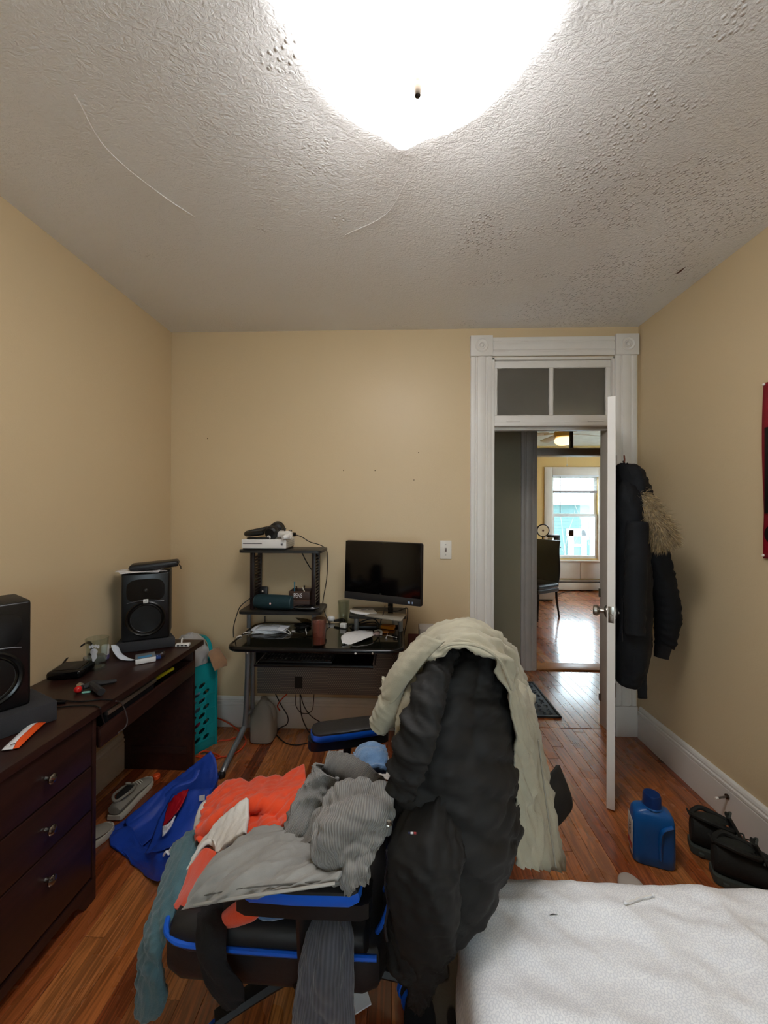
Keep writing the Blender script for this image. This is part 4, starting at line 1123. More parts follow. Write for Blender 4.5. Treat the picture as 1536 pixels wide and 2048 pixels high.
# folded tissue, card box, usb hub
fm = frame(w2_, (0, 0, 1))
rows_ = net([(222, 1291, 1.93), (229, 1290, 1.94), (236, 1293, 1.95)], [(226, 1303, 1.91), (234, 1304, 1.91), (243, 1307, 1.92)], [(238, 1318, 1.87), (248, 1317, 1.88), (257, 1319, 1.89)], [(252, 1326, 1.86), (262, 1327, 1.86), (270, 1325, 1.87)])
for r_ in rows_:
    for p in r_: p.z = max(p.z, DZ + .004)
tag(cloth('face_mask', rows_, M('pale_blue_cloth', 'd3dbe8', rough=.8, var=.03), None, (20, 14), .002, [(.0012, 30, .3, 3)]), 'pale blue folded face mask leaning by the far foam pad', 'face mask')
bx = thing('card_box', 'small grey and blue carton with a white side on the wooden desk', 'box', at_z(290, 1325, DZ))
cbx = at_z(291, 1322, DZ)
b = B(); b.obox((cbx.x, cbx.y, DZ + .014), (.085, .075, .024), rz3(.62), .002); b.build('carton', WHT, bx)
b = B(); b.obox((cbx.x, cbx.y, DZ + .027), (.0845, .0745, .002), rz3(.62), .0005); b.build('grey_top', M('slate_card', '6f747a', rough=.5), bx)
b = B(); b.obox(Vector((cbx.x, cbx.y, DZ + .0285)) + rz3(.62) @ Vector((-.004, -.018, 0)), (.058, .026, .001), rz3(.62)); b.build('blue_print', M('blue_card', '3f86b8', rough=.5), bx)
b = B(); b.obox(Vector((cbx.x, cbx.y, DZ + .018)) + rz3(.62) @ Vector((.062, .012, 0)), (.05, .055, .026), rz3(.62), .010, 3)
tag(b.build('clear_case', glass_mat('clear_plastic', 'e8eef2', .1)), 'clear plastic case lying against the grey and blue carton', 'case')
b = B(); b.obox(Vector((cbx.x, cbx.y, DZ + .012)) + rz3(.62) @ Vector((.052, -.005, 0)), (.028, .03, .016), rz3(.62), .003); tag(b.build('blue_insert', M('navy_plastic', '1e3a78', rough=.4)), 'navy blue insert inside the clear plastic case', 'insert')
hb = thing('usb_hub', 'white multi port adapter at the far end of the wooden desk', 'adapter', at_z(365, 1295, DZ))
hc = at_z(366, 1293, DZ)
b = B(); b.obox((hc.x, hc.y, DZ + .010), (.072, .030, .016), rz3(.15), .004); b.build('shell', WHT, hb)
for k in (-.02, 0, .02):
    b = B(); b.obox(Vector((hc.x, hc.y, DZ + .010)) + rz3(.15) @ Vector((k, -.0152, 0)), (.013, .0015, .006), rz3(.15)); b.build('port', BLK, hb)
b = B(); b.tube([Vector((hc.x - .015, hc.y + .012, DZ + .012)), Vector((hc.x - .018, hc.y + .02, DZ + .032)), Vector((hc.x - .02, hc.y + .03, DZ + .035))], .004, 6, smooth=3); b.build('lead', WHT, hb)
# snack bar wrapper
sn = thing('snack_wrapper', 'white and orange snack bar wrapper by the near foam pad', 'wrapper', at_z(45, 1480, DZ))
def wrap(u0, v0, u1, v1, wv, m_, nm):
    rows_ = []
    for j in range(5):
        r_ = []
        for i in range(9):
            t = i / 8; p = at_z(u0 + (u1 - u0) * t + wv[0] * j / 4, v0 + (v1 - v0) * t + wv[1] * j / 4, DZ)
            p.z = DZ + .004 + .014 * math.sin(PI * (j + wv[2]) / (4 + wv[3])) * min(1, 6 * t, 6 * (1 - t)); r_.append(p)
        rows_.append(r_)
    return cloth(nm, rows_, m_, sn, (14, 36), .002, [(.0014, 45, 1.2, 5)])
wrap(3, 1504, 58, 1452, (23, -3, 0, 2.4), PAP, 'white_panel')
wrap(26, 1501, 81, 1449, (12, -2, 4, 4.6), M('orange_foil', 'e8541e', rough=.3), 'orange_panel')
for k in range(4):
    q_ = at_z(26 + 9 * k, 1488 - 9 * k, DZ + .0165); b = B(); b.obox(q_, (.012, .004, .0008), rz3(1.1)); b.build('printed_mark', M('print_brown', '5a4034', rough=.6), sn)
# pens and cable by the foam pad
def lay(name, label, cat, pts, r, m_, z=.004, sm=6):
    b = B(); b.tube([at_z(u, v, DZ + z + dz) for u, v, dz in pts], r, 6, smooth=sm); return tag(b.build(name, m_), label, cat)
lay('thin_cable', 'thin black cable hanging over the front of the wooden desk', 'cable', [(66, 1388, .004), (85, 1398, 0), (120, 1400, 0), (160, 1403, 0), (200, 1399, 0), (225, 1400, .002)], .0028, BLK)
b = B(); b.tube([at_z(232, 1402, DZ + .004), at_x(241, 1405, DXF + .004), at_x(250, 1420, DXF + .006), at_x(255, 1440, DXF + .006), at_x(250, 1455, DXF + .006), at_x(236, 1466, DXF + .005)], .0026, 6, smooth=6)
tag(b.build('dangling_wire', M('grey_wire', '4a4444', rough=.4)), 'grey wire dangling in front of the open desk drawer', 'wire')
b = B(); b.tube([at_z(90, 1418, DZ + .004), at_z(140, 1412, DZ + .004), at_z(185, 1411, DZ + .004), at_z(200, 1416, DZ + .003), at_x(202, 1425, DXF + .004), at_x(206, 1440, DXF + .005), at_x(209, 1448, DXF + .005)], .0026, 6, smooth=6)
tag(b.build('charging_cable', BLK), 'black charging cable running from the near foam pad to the desk edge', 'cable')
b = B(); b.tube([at_z(92, 1407, DZ + .006), at_z(131, 1404, DZ + .006)], .006, 8); tag(b.build('black_pen', BLK), 'short black pen beside the near foam pad', 'pen')
b = B(); b.tube([at_z(65, 1386, DZ + .008), at_z(76, 1393, DZ + .008)], [.006, .005], 8); tag(b.build('usb_plug', BLK), 'small black usb plug near the left speaker', 'plug')

# ================================================================== teal laundry hamper behind the desk
TEAL = M('teal_plastic', '0f8f93', rough=.38, var=.06)
hn = Vector((.87, -.49, 0)); hw = Vector((.49, .87, 0)); hc0 = Vector((-1.142, 2.395, 0))
hamper = thing('laundry_hamper', 'teal plastic laundry hamper with oval holes behind the wooden desk', 'laundry hamper', hc0 - hn * .15 - hw * .124)
HL, HWD, HH = .248, .30, .525
def holed(p0, ud, L, hgt, name):
    """wall panel: staggered cells each with an oval hole"""
    b = B(); cwid, chgt = .057, .046
    z0_, z1_ = .055, hgt - .075
    nr = int((z1_ - z0_) / chgt); ncol = int((L - .03) / cwid); x0_ = (L - ncol * cwid) / 2
    P3 = lambda x, z: p0 + ud * (x * (1 + .0 * z)) + Vector((0, 0, z))
    def quad(xa, xb, za, zb): b.raw([P3(xa, za), P3(xb, za), P3(xb, zb), P3(xa, zb)], [(0, 1, 2, 3)])
    quad(0, L, 0, z0_); quad(0, L, z0_ + nr * chgt, hgt)
    for r_ in range(nr):
        za = z0_ + r_ * chgt; off = (cwid / 2 if r_ % 2 else 0)
        xs_ = x0_ + off * 0; nc = ncol - (1 if r_ % 2 else 0); xs_ = x0_ + (cwid / 2 if r_ % 2 else 0)
        quad(0, xs_, za, za + chgt); quad(xs_ + nc * cwid, L, za, za + chgt)
        for c_ in range(nc):
            cx_, cz_ = xs_ + (c_ + .5) * cwid, za + chgt / 2
            ns = 20; out, inn = [], []
            for k in range(ns):
                a = 2 * PI * k / ns; ca, sa = math.cos(a), math.sin(a)
                s = 1 / max(abs(ca) / (cwid / 2), abs(sa) / (chgt / 2)); out.append(P3(cx_ + ca * s, cz_ + sa * s))
                ex, ez = .0225 * ca, .0125 * sa; t_ = .42; inn.append(P3(cx_ + ex * math.cos(t_) - ez * math.sin(t_), cz_ + ex * math.sin(t_) + ez * math.cos(t_)))
            b.raw(out + inn, [(k, (k + 1) % ns, ns + (k + 1) % ns, ns + k) for k in range(ns)])
    bmesh.ops.remove_doubles(b.bm, verts=list(b.bm.verts), dist=.0004)
    bmesh.ops.solidify(b.bm, geom=list(b.bm.faces), thickness=.003)
    return b.build(name, TEAL, hamper)
c_far, c_near = hc0, hc0 - hw * HL
holed(c_near, hw, HL, HH, 'side_wall')
holed(c_far, -hn, HWD, HH, 'end_wall')
holed(c_near - hn * HWD, hw, HL, HH, 'side_wall')
holed(c_near, -hn, HWD, HH, 'end_wall')
cc = [c_near, c_far, c_far - hn * HWD, c_near - hn * HWD]
b = B(); b.loft([[p + Vector((0, 0, .004)) for p in cc], [p + Vector((0, 0, .010)) for p in cc]]); b.build('bottom', TEAL, hamper)
for p in cc:
    b = B(); b.tube([p + Vector((0, 0, .0)), p + Vector((0, 0, HH))], .010, 8); b.build('corner_rib', TEAL, hamper)
b = B(); b.tube([p + Vector((0, 0, HH)) for p in cc], .007, 8, closed=True); b.build('rim', TEAL, hamper)
def handle(pa, pb, lift):
    mid = (pa + pb) / 2
    b = B(); b.tube([pa.lerp(pb, .12) + Vector((0, 0, HH)), pa.lerp(pb, .25) + Vector((0, 0, HH + lift * .8)), mid + Vector((0, 0, HH + lift)), pa.lerp(pb, .75) + Vector((0, 0, HH + lift * .8)), pa.lerp(pb, .88) + Vector((0, 0, HH))], .013, 8, smooth=6, flat=.5); b.build('handle', TEAL, hamper)
handle(c_far, c_far - hn * HWD, .13)
handle(c_near - hn * HWD, c_near, .19)
# laundry in the hamper
def lump(name, label, c, r, m_, seed, n=36):
    rows_ = []
    for j in range(9):
        ph = PI * j / 8
        rows_.append([Vector(c) + Vector((r[0] * math.sin(ph) * math.cos(2 * PI * i / 10), r[1] * math.sin(ph) * math.sin(2 * PI * i / 10), r[2] * math.cos(ph))) for i in range(10)])
    return tag(cloth(name, rows_, m_, None, (n, n), .003, [(min(r) * .22, 7, .5, seed), (min(r) * .08, 18, 1.2, seed + 1)], closed=True), label, 'laundry', 'laundry in the hamper')
hm = (cc[0] + cc[2]) / 2
lump('laundry_towel', 'grey towel heaped at the top of the hamper', hm + Vector((.035, .01, .55)), (.09, .10, .14), M('grey_towel', 'b5b3b0', rough=.95, bump=.4, bscale=250, sheen=.3), 5)
lump('laundry_shirt', 'pale blue shirt showing through the hamper holes', hm + Vector((0.0, 0, .30)), (.10, .10, .12), M('pale_blue_shirt', '7d9db5', rough=.9, var=.3, vscale=20), 8)
lump('laundry_sock', 'dark red cloth at the bottom of the hamper', hm + Vector((0, 0, .11)), (.10, .10, .07), M('dark_red_cloth', '7d2036', rough=.9, var=.4, vscale=18), 11)
rows_ = net([(418, 1306, 2.38), (428, 1300, 2.40), (437, 1297, 2.43)], [(420, 1318, 2.33), (432, 1312, 2.35), (444, 1310, 2.38)], [(424, 1330, 2.32), (436, 1324, 2.34), (453, 1322, 2.37)], [(429, 1342, 2.32), (438, 1336, 2.34), (452, 1330, 2.37)])
tag(cloth('brown_garment', rows_, M('tan_fleece', '9a7556', rough=.95, sheen=.3), None, (22, 16), .01, [(.006, 14, .2, 6)]), 'tan brown garment hanging over the hamper rim', 'laundry')

# ================================================================== floor things on the left
# blue shopping bag lying over
BAG = M('blue_bag_fabric', '1c3f9e', rough=.5, var=.08, bump=.12, bscale=350)
bag = thing('shopping_bag', 'bright blue reusable shopping bag slumped on the floor', 'bag', at_z(300, 1700, 0))
g1 = net([(420, 1503, 1.98), (432, 1512, 1.97), (437, 1540, 1.96), (436, 1580, 1.90)],
         [(360, 1530, 1.90), (385, 1545, 1.92), (410, 1565, 1.88), (425, 1605, 1.80)],
         [(300, 1580, 1.80), (330, 1590, 1.83), (368, 1607, 1.82), (408, 1640, 1.70)],
         [(250, 1632, 1.70), (285, 1640, 1.74), (325, 1655, 1.74), (380, 1675, 1.62)],
         [(222, 1665, 1.66), (250, 1690, 1.66), (295, 1710, 1.64), (355, 1690, 1.56)])
def zmin(rows_, z=.006):
    for r_ in rows_:
        for p in r_: p.z = max(p.z, z)
    return rows_
# near face (front panel) with a fold, far face behind it, gusset between
front = net([(345, 1590, 1.70), (395, 1578, 1.72), (425, 1575, 1.75), (437, 1545, 1.93)],
            [(318, 1640, 1.62), (360, 1640, 1.60), (400, 1625, 1.62), (425, 1605, 1.72)],
            [(300, 1690, 1.56), (332, 1690, 1.52), (372, 1676, 1.53), (405, 1650, 1.58)],
            [(290, 1709, 1.52), (325, 1702, 1.49), (358, 1688, 1.48), (390, 1668, 1.52)])
back = net([(250, 1640, 1.74), (318, 1583, 1.86), (375, 1540, 1.94), (422, 1502, 1.99)],
           [(255, 1655, 1.70), (320, 1605, 1.82), (385, 1560, 1.90), (432, 1520, 1.96)],
           [(262, 1680, 1.66), (322, 1630, 1.78), (395, 1585, 1.84), (436, 1555, 1.90)],
           [(275, 1705, 1.60), (330, 1660, 1.72), (400, 1610, 1.77), (432, 1590, 1.80)])
lower = net([(219, 1668, 1.70), (262, 1655, 1.70), (285, 1690, 1.60), (325, 1702, 1.50), (365, 1690, 1.50)],
            [(219, 1690, 1.66), (250, 1700, 1.62), (290, 1722, 1.53), (330, 1726, 1.47), (362, 1712, 1.47)],
            [(222, 1712, 1.63), (255, 1735, 1.58), (295, 1752, 1.51), (330, 1757, 1.46), (360, 1740, 1.46)],
            [(228, 1722, 1.66), (262, 1750, 1.62), (300, 1757, 1.55), (335, 1760, 1.50), (362, 1745, 1.50)])
cloth('front_panel', zmin(front, .02), BAG, bag, (30, 30), .002, [(.005, 6, .4, 2), (.002, 16, 1.0, 4)])
cloth('back_panel', zmin(back, .02), BAG, bag, (30, 34), .002, [(.005, 6, 1.2, 3), (.002, 16, .4, 6)])
cloth('gusset_panel', zmin(lower, .008), BAG, bag, (26, 36), .002, [(.008, 6, .8, 9), (.003, 14, 1.4, 12)])
bot = net([(219, 1690, 1.72), (300, 1640, 1.86), (436, 1560, 2.02)], [(225, 1712, 1.70), (300, 1690, 1.76), (420, 1620, 1.85)], [(228, 1722, 1.66), (300, 1745, 1.58), (390, 1680, 1.62)])
for r_ in bot:
    for p in r_: p.z = .006
cloth('base_panel', bot, BAG, bag, (12, 16), .003)
b = B(); b.tube([at_y(396, 1540, 1.80), at_y(385, 1560, 1.76), at_y(352, 1572, 1.72), at_y(330, 1592, 1.70)], .010, 6, smooth=5, flat=.25); b.build('strap', BAG, bag)
b = B(); b.obox(at_y(404, 1596, 1.655), (.022, .003, .022), rz3(.3)); b.build('size_tag', WHT, bag)
# printed wave marks on the dark side of the bag
for k, (u, v) in enumerate(((333, 1706), (345, 1697), (357, 1692))):
    b = B(); b.tube([at_y(u - 6, v + 5, 1.475), at_y(u, v - 3, 1.470), at_y(u + 5, v + 3, 1.470)], .0045, 5, smooth=3); b.build('printed_letter', PAP, bag)
rows_ = net([(340, 1608, 1.655), (356, 1590, 1.665), (378, 1580, 1.68)], [(333, 1630, 1.605), (352, 1612, 1.62), (370, 1600, 1.635)], [(328, 1655, 1.565), (342, 1640, 1.575), (358, 1622, 1.59)])
tag(cloth('red_packet', rows_, M('red_foil', '9c1420', rough=.25, var=.2), None, (18, 18), .006, [(.005, 18, .4, 2)]), 'shiny red packet inside the blue shopping bag', 'packet')
rows_ = net([(328, 1652, 1.552), (341, 1645, 1.552), (352, 1632, 1.562)], [(328, 1672, 1.535), (335, 1665, 1.535), (344, 1652, 1.54)])
tag(cloth('white_packet', rows_, M('printed_white', 'd2cdd6', rough=.5, var=.5, vscale=60), None, (10, 10), .008), 'white printed packet inside the blue shopping bag', 'packet')

# sneakers by the desk
def sneaker(loc, rz, s, upper, sole, label, group):
    t = thing('sneaker', label, 'shoe', loc, rz, group)
    # local: toe at +x; cross-sections along x
    prof = [(-.135, .030, .075, .018), (-.125, .036, .092, .012), (-.09, .039, .098, .008), (-.04, .039, .088, .006), (.01, .040, .078, .006), (.05, .044, .066, .006), (.09, .046, .052, .006), (.12, .040, .042, .008), (.142, .026, .030, .012), (.150, .008, .022, .016)]
    rings = [[Vector((x * s, wd * s * math.cos(a) * (1 if math.sin(a) < .2 else .92 - .35 * max(0, math.sin(a))), s * (z0 + .014 + (hz - z0 - .014) * (.5 + .5 * math.sin(a))))) for a in [2 * PI * k / 20 for k in range(20)]] for x, wd, hz, z0 in prof]
    b = B(); b.loft(rings); b.build('upper', upper, t, True)
    b = B(); rings = [[Vector((x * s * 1.02, (wd * 1.06) * s * c_, s * z)) for c_, z in ((-1, z0 * .4), (-1.04, .014), (-.96, .028), (.96, .028), (1.04, .014), (1, z0 * .4))] for x, wd, hz, z0 in prof]
    b.loft(rings); b.build('sole', sole, t, True)
    b = B(); b.tube([Vector((-.125 * s, .0, .092 * s)), Vector((-.10 * s, .030 * s, .102 * s)), Vector((-.04 * s, .032 * s, .094 * s)), Vector((.002 * s, .018 * s, .086 * s)), Vector((.002 * s, -.018 * s, .086 * s)), Vector((-.04 * s, -.032 * s, .094 * s)), Vector((-.10 * s, -.030 * s, .102 * s))], .007 * s, 7, closed=True, smooth=4); b.build('collar', upper, t, True)
    b = B(); b.sphere((-.058 * s, 0, .094 * s), (.058 * s, .026 * s, .006 * s), 14); b.build('opening', M('shoe_lining', '16120f', rough=.9), t, True)
    b = B(); b.tube([Vector((.0 * s, 0, .082 * s)), Vector((-.015 * s, 0, .10 * s)), Vector((-.03 * s, 0, .118 * s))], [.016 * s, .02 * s, .016 * s], 8, smooth=3, flat=.3); b.build('tongue', upper, t, True)
    for k in range(4):
        x = (.006 + .018 * k) * s; z = (.083 - .0065 * k) * s
        b = B(); b.tube([Vector((x, -.022 * s, z - .004)), Vector((x + .006 * s, 0, z + .005)), Vector((x, .022 * s, z - .004))], .0028 * s, 6, smooth=3); b.build('lace', sole, t, True)
    return t
SHG, SHS = M('grey_suede', '8b8578', rough=.85, var=.15), M('off_white_rubber', 'b9b2a2', rough=.6)
sneaker((-1.335, 1.90, 0), 1.60, .94, SHG, SHS, 'worn grey sneaker standing under the desk by the blue bag', 'grey sneakers under the desk')
sneaker((-1.36, 1.59, 0), 1.25, 1.0, SHG, SHS, 'worn grey sneaker half hidden by the drawer pedestal', 'grey sneakers under the desk')
oc = at_z(313, 1557, 0)
b = B(); b.lathe([(.017, .001), (.018, .004), (.018, .020), (.015, .023), (.002, .024)], (oc.x, oc.y, 0), 18)
for k in range(12):
    a = 2 * PI * k / 12; b.box((oc.x + .0175 * math.cos(a) - .001, oc.y + .0175 * math.sin(a) - .001, .003), (oc.x + .0175 * math.cos(a) + .001, oc.y + .0175 * math.sin(a) + .001, .019))
tag(b.build('bottle_cap', M('orange_plastic', 'd8501f', rough=.4)), 'small orange bottle cap on the floor under the desk', 'bottle cap')

# ================================================================== computer desk against the back wall
CZD = .720
SILV = M('silver_tube', '8d9296', rough=.32, metal=.55, var=.05)
TUBK = M('black_tube', '131314', rough=.22, metal=.2, var=.05)
cd = thing('computer_desk', 'black glass computer desk with silver tube legs and a shelf tower', 'desk', (-.455, 2.32, 0))
CX0, CX1, CY0, CY1 = -.935, .030, 2.085, 2.555
def rrect(x0, x1, y0, y1, r, z, n=6):
    out = []
    for cx_, cy_, a0 in ((x1 - r, y1 - r, 0), (x0 + r, y1 - r, PI / 2), (x0 + r, y0 + r, PI), (x1 - r, y0 + r, 1.5 * PI)):
        out += [Vector((cx_ + r * math.cos(a0 + PI / 2 * k / n), cy_ + r * math.sin(a0 + PI / 2 * k / n), z)) for k in range(n + 1)]
    return out
b = B(); b.tube(rrect(CX0, CX1, CY0, CY1, .07, CZD - .012), .0145, 12, closed=True); b.build('rim_tube', TUBK, cd)
BGL = M('black_glass', '14150f', rough=.07, var=.05, coat=.6)
b = B(); b.loft([rrect(CX0 + .008, CX1 - .008, CY0 + .008, CY1 - .008, .062, z) for z in (CZD - .008, CZD)]); b.build('glass_top', BGL, cd)
for u in (494, 745):
    b = B(); b.sphere(at_y(u, 1307, CY0 - .013), (.006, .004, .006), 10); b.build('bolt', METAL, cd)
for sx in (-1, 1):
    x = (CX0 + .010) if sx < 0 else (CX1 - .012)
    b = B(); b.tube([Vector((x, 2.36, CZD - .025)), Vector((x, 2.36, .50)), Vector((x - .012 * (sx < 0), 2.36, .18)), Vector((x - .02 * (sx < 0), 2.33, .12)), Vector((x - .03 * (sx < 0), 2.20, .065)), Vector((x - .036 * (sx < 0), 2.12, .03)), Vector((x - .04 * (sx < 0), 2.095, .008))], .0165, 12, smooth=6); b.build('leg', SILV, cd)
    b = B(); b.tube([Vector((x, 2.44, CZD - .025)), Vector((x, 2.44, .008))], .013, 10); b.build('rear_leg', SILV, cd)
    b = B(); b.tube([Vector((x, 2.36, .20)), Vector((x, 2.44, .20))], .009, 8); b.build('leg_strut', SILV, cd)
    xf = x - .04 * (sx < 0)
    b = B(); b.lathe([(.021, .001), (.023, .006), (.021, .022), (.016, .028)], (xf, 2.092, 0), 14); b.build('foot_cap', BLK, cd)
# perforated modesty panel
mt, nt, p_ = new_mat('perforated_steel')
tc = N(nt, 'ShaderNodeTexCoord'); sp = N(nt, 'ShaderNodeSeparateXYZ'); nt.links.new(tc.outputs['Object'], sp.inputs[0])
def mth(op, a, b_=None, c_=None):
    n = N(nt, 'ShaderNodeMath', operation=op)
    for i, v in enumerate((a, b_, c_)):
        if v is None: continue
        if isinstance(v, (int, float)): n.inputs[i].default_value = v
        else: nt.links.new(v, n.inputs[i])
    return n.outputs[0]
gx = mth('MULTIPLY', sp.outputs[0], 78.0); gz = mth('MULTIPLY', sp.outputs[2], 90.0)
row = mth('FLOOR', gz); sh = mth('MULTIPLY', mth('MODULO', row, 2.0), .5)
fx = mth('SUBTRACT', mth('FRACT', mth('ADD', mth('ADD', gx, 200.0), sh)), .5); fz_ = mth('SUBTRACT', mth('FRACT', gz), .5)
d2 = mth('ADD', mth('MULTIPLY', fx, fx), mth('MULTIPLY', fz_, fz_)); hole = mth('LESS_THAN', d2, .075)
mxn = N(nt, 'ShaderNodeMix', data_type='RGBA'); mxn.inputs[6].default_value = lin('6f6a66'); mxn.inputs[7].default_value = lin('a49888')
nt.links.new(hole, mxn.inputs[0]); nt.links.new(mxn.outputs[2], p_.inputs['Base Color']); p_.inputs['Roughness'].default_value = .45; p_.inputs['Metallic'].default_value = .3
PERF = mt
b = B(); b.box((CX0 + .02, 2.495, at_y(600, 1388, 2.495).z), (CX1 - .02, 2.4985, .655), bev=.001); mp_ = b.build('modesty_panel', PERF, cd)
b = B(); b.obox(at_y(597, 1365, 2.492), (.05, .002, .075), None); b.build('cable_hole', M('hole_dark', '2b2622', rough=.9), mp_)
# keyboard tray
tz_ = .605
b = B(); b.box((-.785, 2.115, tz_), (-.135, 2.40, tz_ + .012), bev=.004); b.tube([Vector((-.79, 2.112, tz_ + .008)), Vector((-.13, 2.112, tz_ + .008))], .009, 10); b.build('keyboard_tray', TUBK, cd)
for x in (-.795, -.122):
    b = B(); b.box((x - .003, 2.14, tz_ + .005), (x + .003, 2.40, CZD - .02), bev=.001); b.build('tray_bracket', BLK, cd)
# shelf tower
SHF = M('black_laminate', '232322', rough=.42, var=.12, vscale=30)
def shelf(x0, x1, y0, y1, z, name):
    b = B(); b.loft([rrect(x0, x1, y0, y1, .03, zz, 4) for zz in (z - .018, z - .002)] + [rrect(x0 + .003, x1 - .003, y0 + .003, y1 - .003, .03, z, 4)]); return b.build(name, SHF, cd)
SX0, SX1, SY0, SY1, SZL, SZT = -.985, -.468, 2.345, 2.585, .848, 1.228
shelf(SX0, SX1, SY0, SY1, SZL, 'lower_shelf'); shelf(SX0, SX1, SY0, SY1, SZT, 'upper_shelf')
for x in (-.93, -.53):
    b = B(); b.tube([Vector((x - .02 * (x < -.7), 2.44, CZD)), Vector((x - .02 * (x < -.7), 2.44, SZL - .018))], .014, 10); b.build('shelf_post', SILV, cd)
RK = M('dark_red_black_plastic', '1d1212', rough=.4)
for x in (-.915, -.525):
    for y in (2.405, 2.535):
        b = B(); b.box((x - .012, y - .012, SZL), (x + .012, y + .012, SZT - .018), bev=.002); b.build('ladder_post', RK, cd)
    rm = None
    n_ = 15
    for k in range(n_):
        z = SZL + .045 + (SZT - SZL - .10) * k / (n_ - 1)
        b = B(); b.box((x - .010, 2.40, z - .0045), (x + .010, 2.54, z + .0045)); b.build('ladder_rung', RK, cd)
# monitor riser
RZ = .842
shelf(-.292, .058, 2.30, 2.52, RZ, 'monitor_riser')
for x in (-.255, .022):
    b = B(); b.tube([Vector((x, 2.42, CZD)), Vector((x, 2.42, RZ - .018))], .016, 10); b.build('riser_post', SILV, cd)

# ---------------------------------------------------------------- all-in-one screen
mon = thing('monitor', 'black widescreen monitor turned slightly left on the riser', 'monitor', (-.09, 2.26, RZ))
ML, MR = Vector((-.322, 2.355, 0)), Vector((.138, 2.150, 0)); wdir = (MR - ML).normalized(); mw = (MR - ML).length
zt_, zb_ = 1.292, .935
mm = Matrix.Translation(Vector(((ML.x + MR.x) / 2, (ML.y + MR.y) / 2, (zt_ + zb_) / 2))) @ frame(wdir, (0, 0, 1)).to_4x4() @ Matrix.Rotation(-.03, 4, 'X')
hh = (zt_ - zb_) / 2
b = B(); b.box((-mw / 2, 0, -hh), (mw / 2, .034, hh), bev=.014, seg=3, mtx=mm); b.build('housing', M('monitor_shell', '1b1516', rough=.3), mon)
b = B(); b.box((-mw / 2 + .004, -.003, -hh + .004), (mw / 2 - .006, .004, hh - .003), bev=.003, mtx=mm); b.build('front_glass', M('screen_glass', '050506', rough=.12, var=0), mon)
b = B(); b.box((-mw / 2 + .004, -.005, -hh + .004), (mw / 2 - .006, .002, -hh + .046), bev=.002, mtx=mm); ch = b.build('chin_bar', M('chin_charcoal', '262628', rough=.35), mon)
for x, w_ in ((.178, .014), (.199, .006)):
    b = B(); b.box((x - w_ / 2, -.0062, -hh + .014), (x + w_ / 2, -.0048, -hh + .026), mtx=mm); b.build('sticker', M('sticker_blue', '9fb9da', rough=.4), ch)
text_mesh('logo_lettering', 'hp', .012, M('logo_grey', '4c4c50', rough=.3), mm @ Matrix.Translation((0, -.0052, -hh + .052)) @ Matrix.Rotation(PI / 2, 4, 'X'), ch, .0004)
b = B(); b.box((-.004, -.0036, hh - .014), (.004, -.0028, hh - .008), mtx=mm); b.build('webcam', M('lens_dark', '1c1c22', rough=.1), mon)
b = B()
base = Vector((-.06, 2.31, RZ + .001))
fm = frame(wdir, (0, 0, 1))
b.prism([(-.11, -.075), (.13, -.085), (.10, .06), (-.08, .06)], .008, Matrix.Translation(base) @ fm.to_4x4(), .002); b.build('stand_foot', M('clear_grey_plastic', '8d897f', rough=.15, var=.05), mon)
b = B(); b.tube([base + fm @ Vector((0, .05, .008)), base + fm @ Vector((0, .045, .08)), base + fm @ Vector((0, .02, .16))], .018, 10, smooth=4, flat=.5); b.build('stand_neck', BLKG, mon)
# papers on the riser
rows_ = net([(702, 1208, 2.42), (722, 1207, 2.43), (745, 1206, 2.44)], [(700, 1216, 2.36), (725, 1215, 2.37), (750, 1213, 2.38)], [(711, 1226, 2.315), (733, 1224, 2.32), (754, 1221, 2.33)])
for r_ in rows_:
    for p in r_: p.z = RZ + .006 + .004 * math.sin(p.x * 40)
lf = tag(cloth('leaflet', rows_, PAP, None, (12, 14), .004), 'white folded leaflet with grey text on the monitor riser', 'paper')
for u in (727, 741):
    p = at_z(u, 1218, RZ + .014); b = B(); b.obox(p, (.032, .03, .001), rz3(.25)); b.build('text_block', M('print_grey', '8d8d90', rough=.7), lf)

# ---------------------------------------------------------------- game console, pad, headphones
con = thing('game_console', 'white game console lying on the top shelf', 'game console', (-.80, 2.46, SZT))
cfm = frame((1, .03, 0), (0, 0, 1)); cp = at_y(527, 1088, 2.352); cp.z = SZT + .001
cm = Matrix.Translation(Vector((cp.x + .002, 2.352, cp.z))) @ cfm.to_4x4()
b = B(); b.box((-.138, 0, .010), (.138, .215, .064), bev=.002, mtx=cm); b.build('top_shell', WHT, con)
b = B(); b.box((-.132, .006, .0), (.132, .21, .011), bev=.002, mtx=cm); b.build('black_base', BLK, con)
b = B(); b.box((-.130, -.0008, .036), (-.012, .002, .0395), mtx=cm); b.build('disc_slot', M('slot_purple', '2a1f2c', rough=.4), con)
b = B(); b.lathe([(.0085, 0), (.0085, .0015), (.001, .002)], (0, 0, 0), 20); b.bm.transform(cm @ Matrix.Translation((.112, -.0002, .034)) @ Matrix.Rotation(PI / 2, 4, 'X')); pb = b.build('power_button', M('button_grey', 'a8a8aa', rough=.3), con)
for a in (PI / 4, -PI / 4):
    b = B(); b.box((-.006, -.0026, -.0011), (.006, -.0018, .0011), mtx=cm @ Matrix.Translation((.112, 0, .034)) @ Matrix.Rotation(a, 4, 'Y')); b.build('button_mark', BLK, pb)
b = B()
for j in range(9):
    for i in range(3): b.box((.1381, .02 + .021 * j, .022 + .012 * i), (.1386, .032 + .021 * j, .027 + .012 * i), mtx=cm)
o = b.build('side_vents', M('vent_grey', 'b4b4b4', rough=.5), con); o['kind'] = 'stuff'
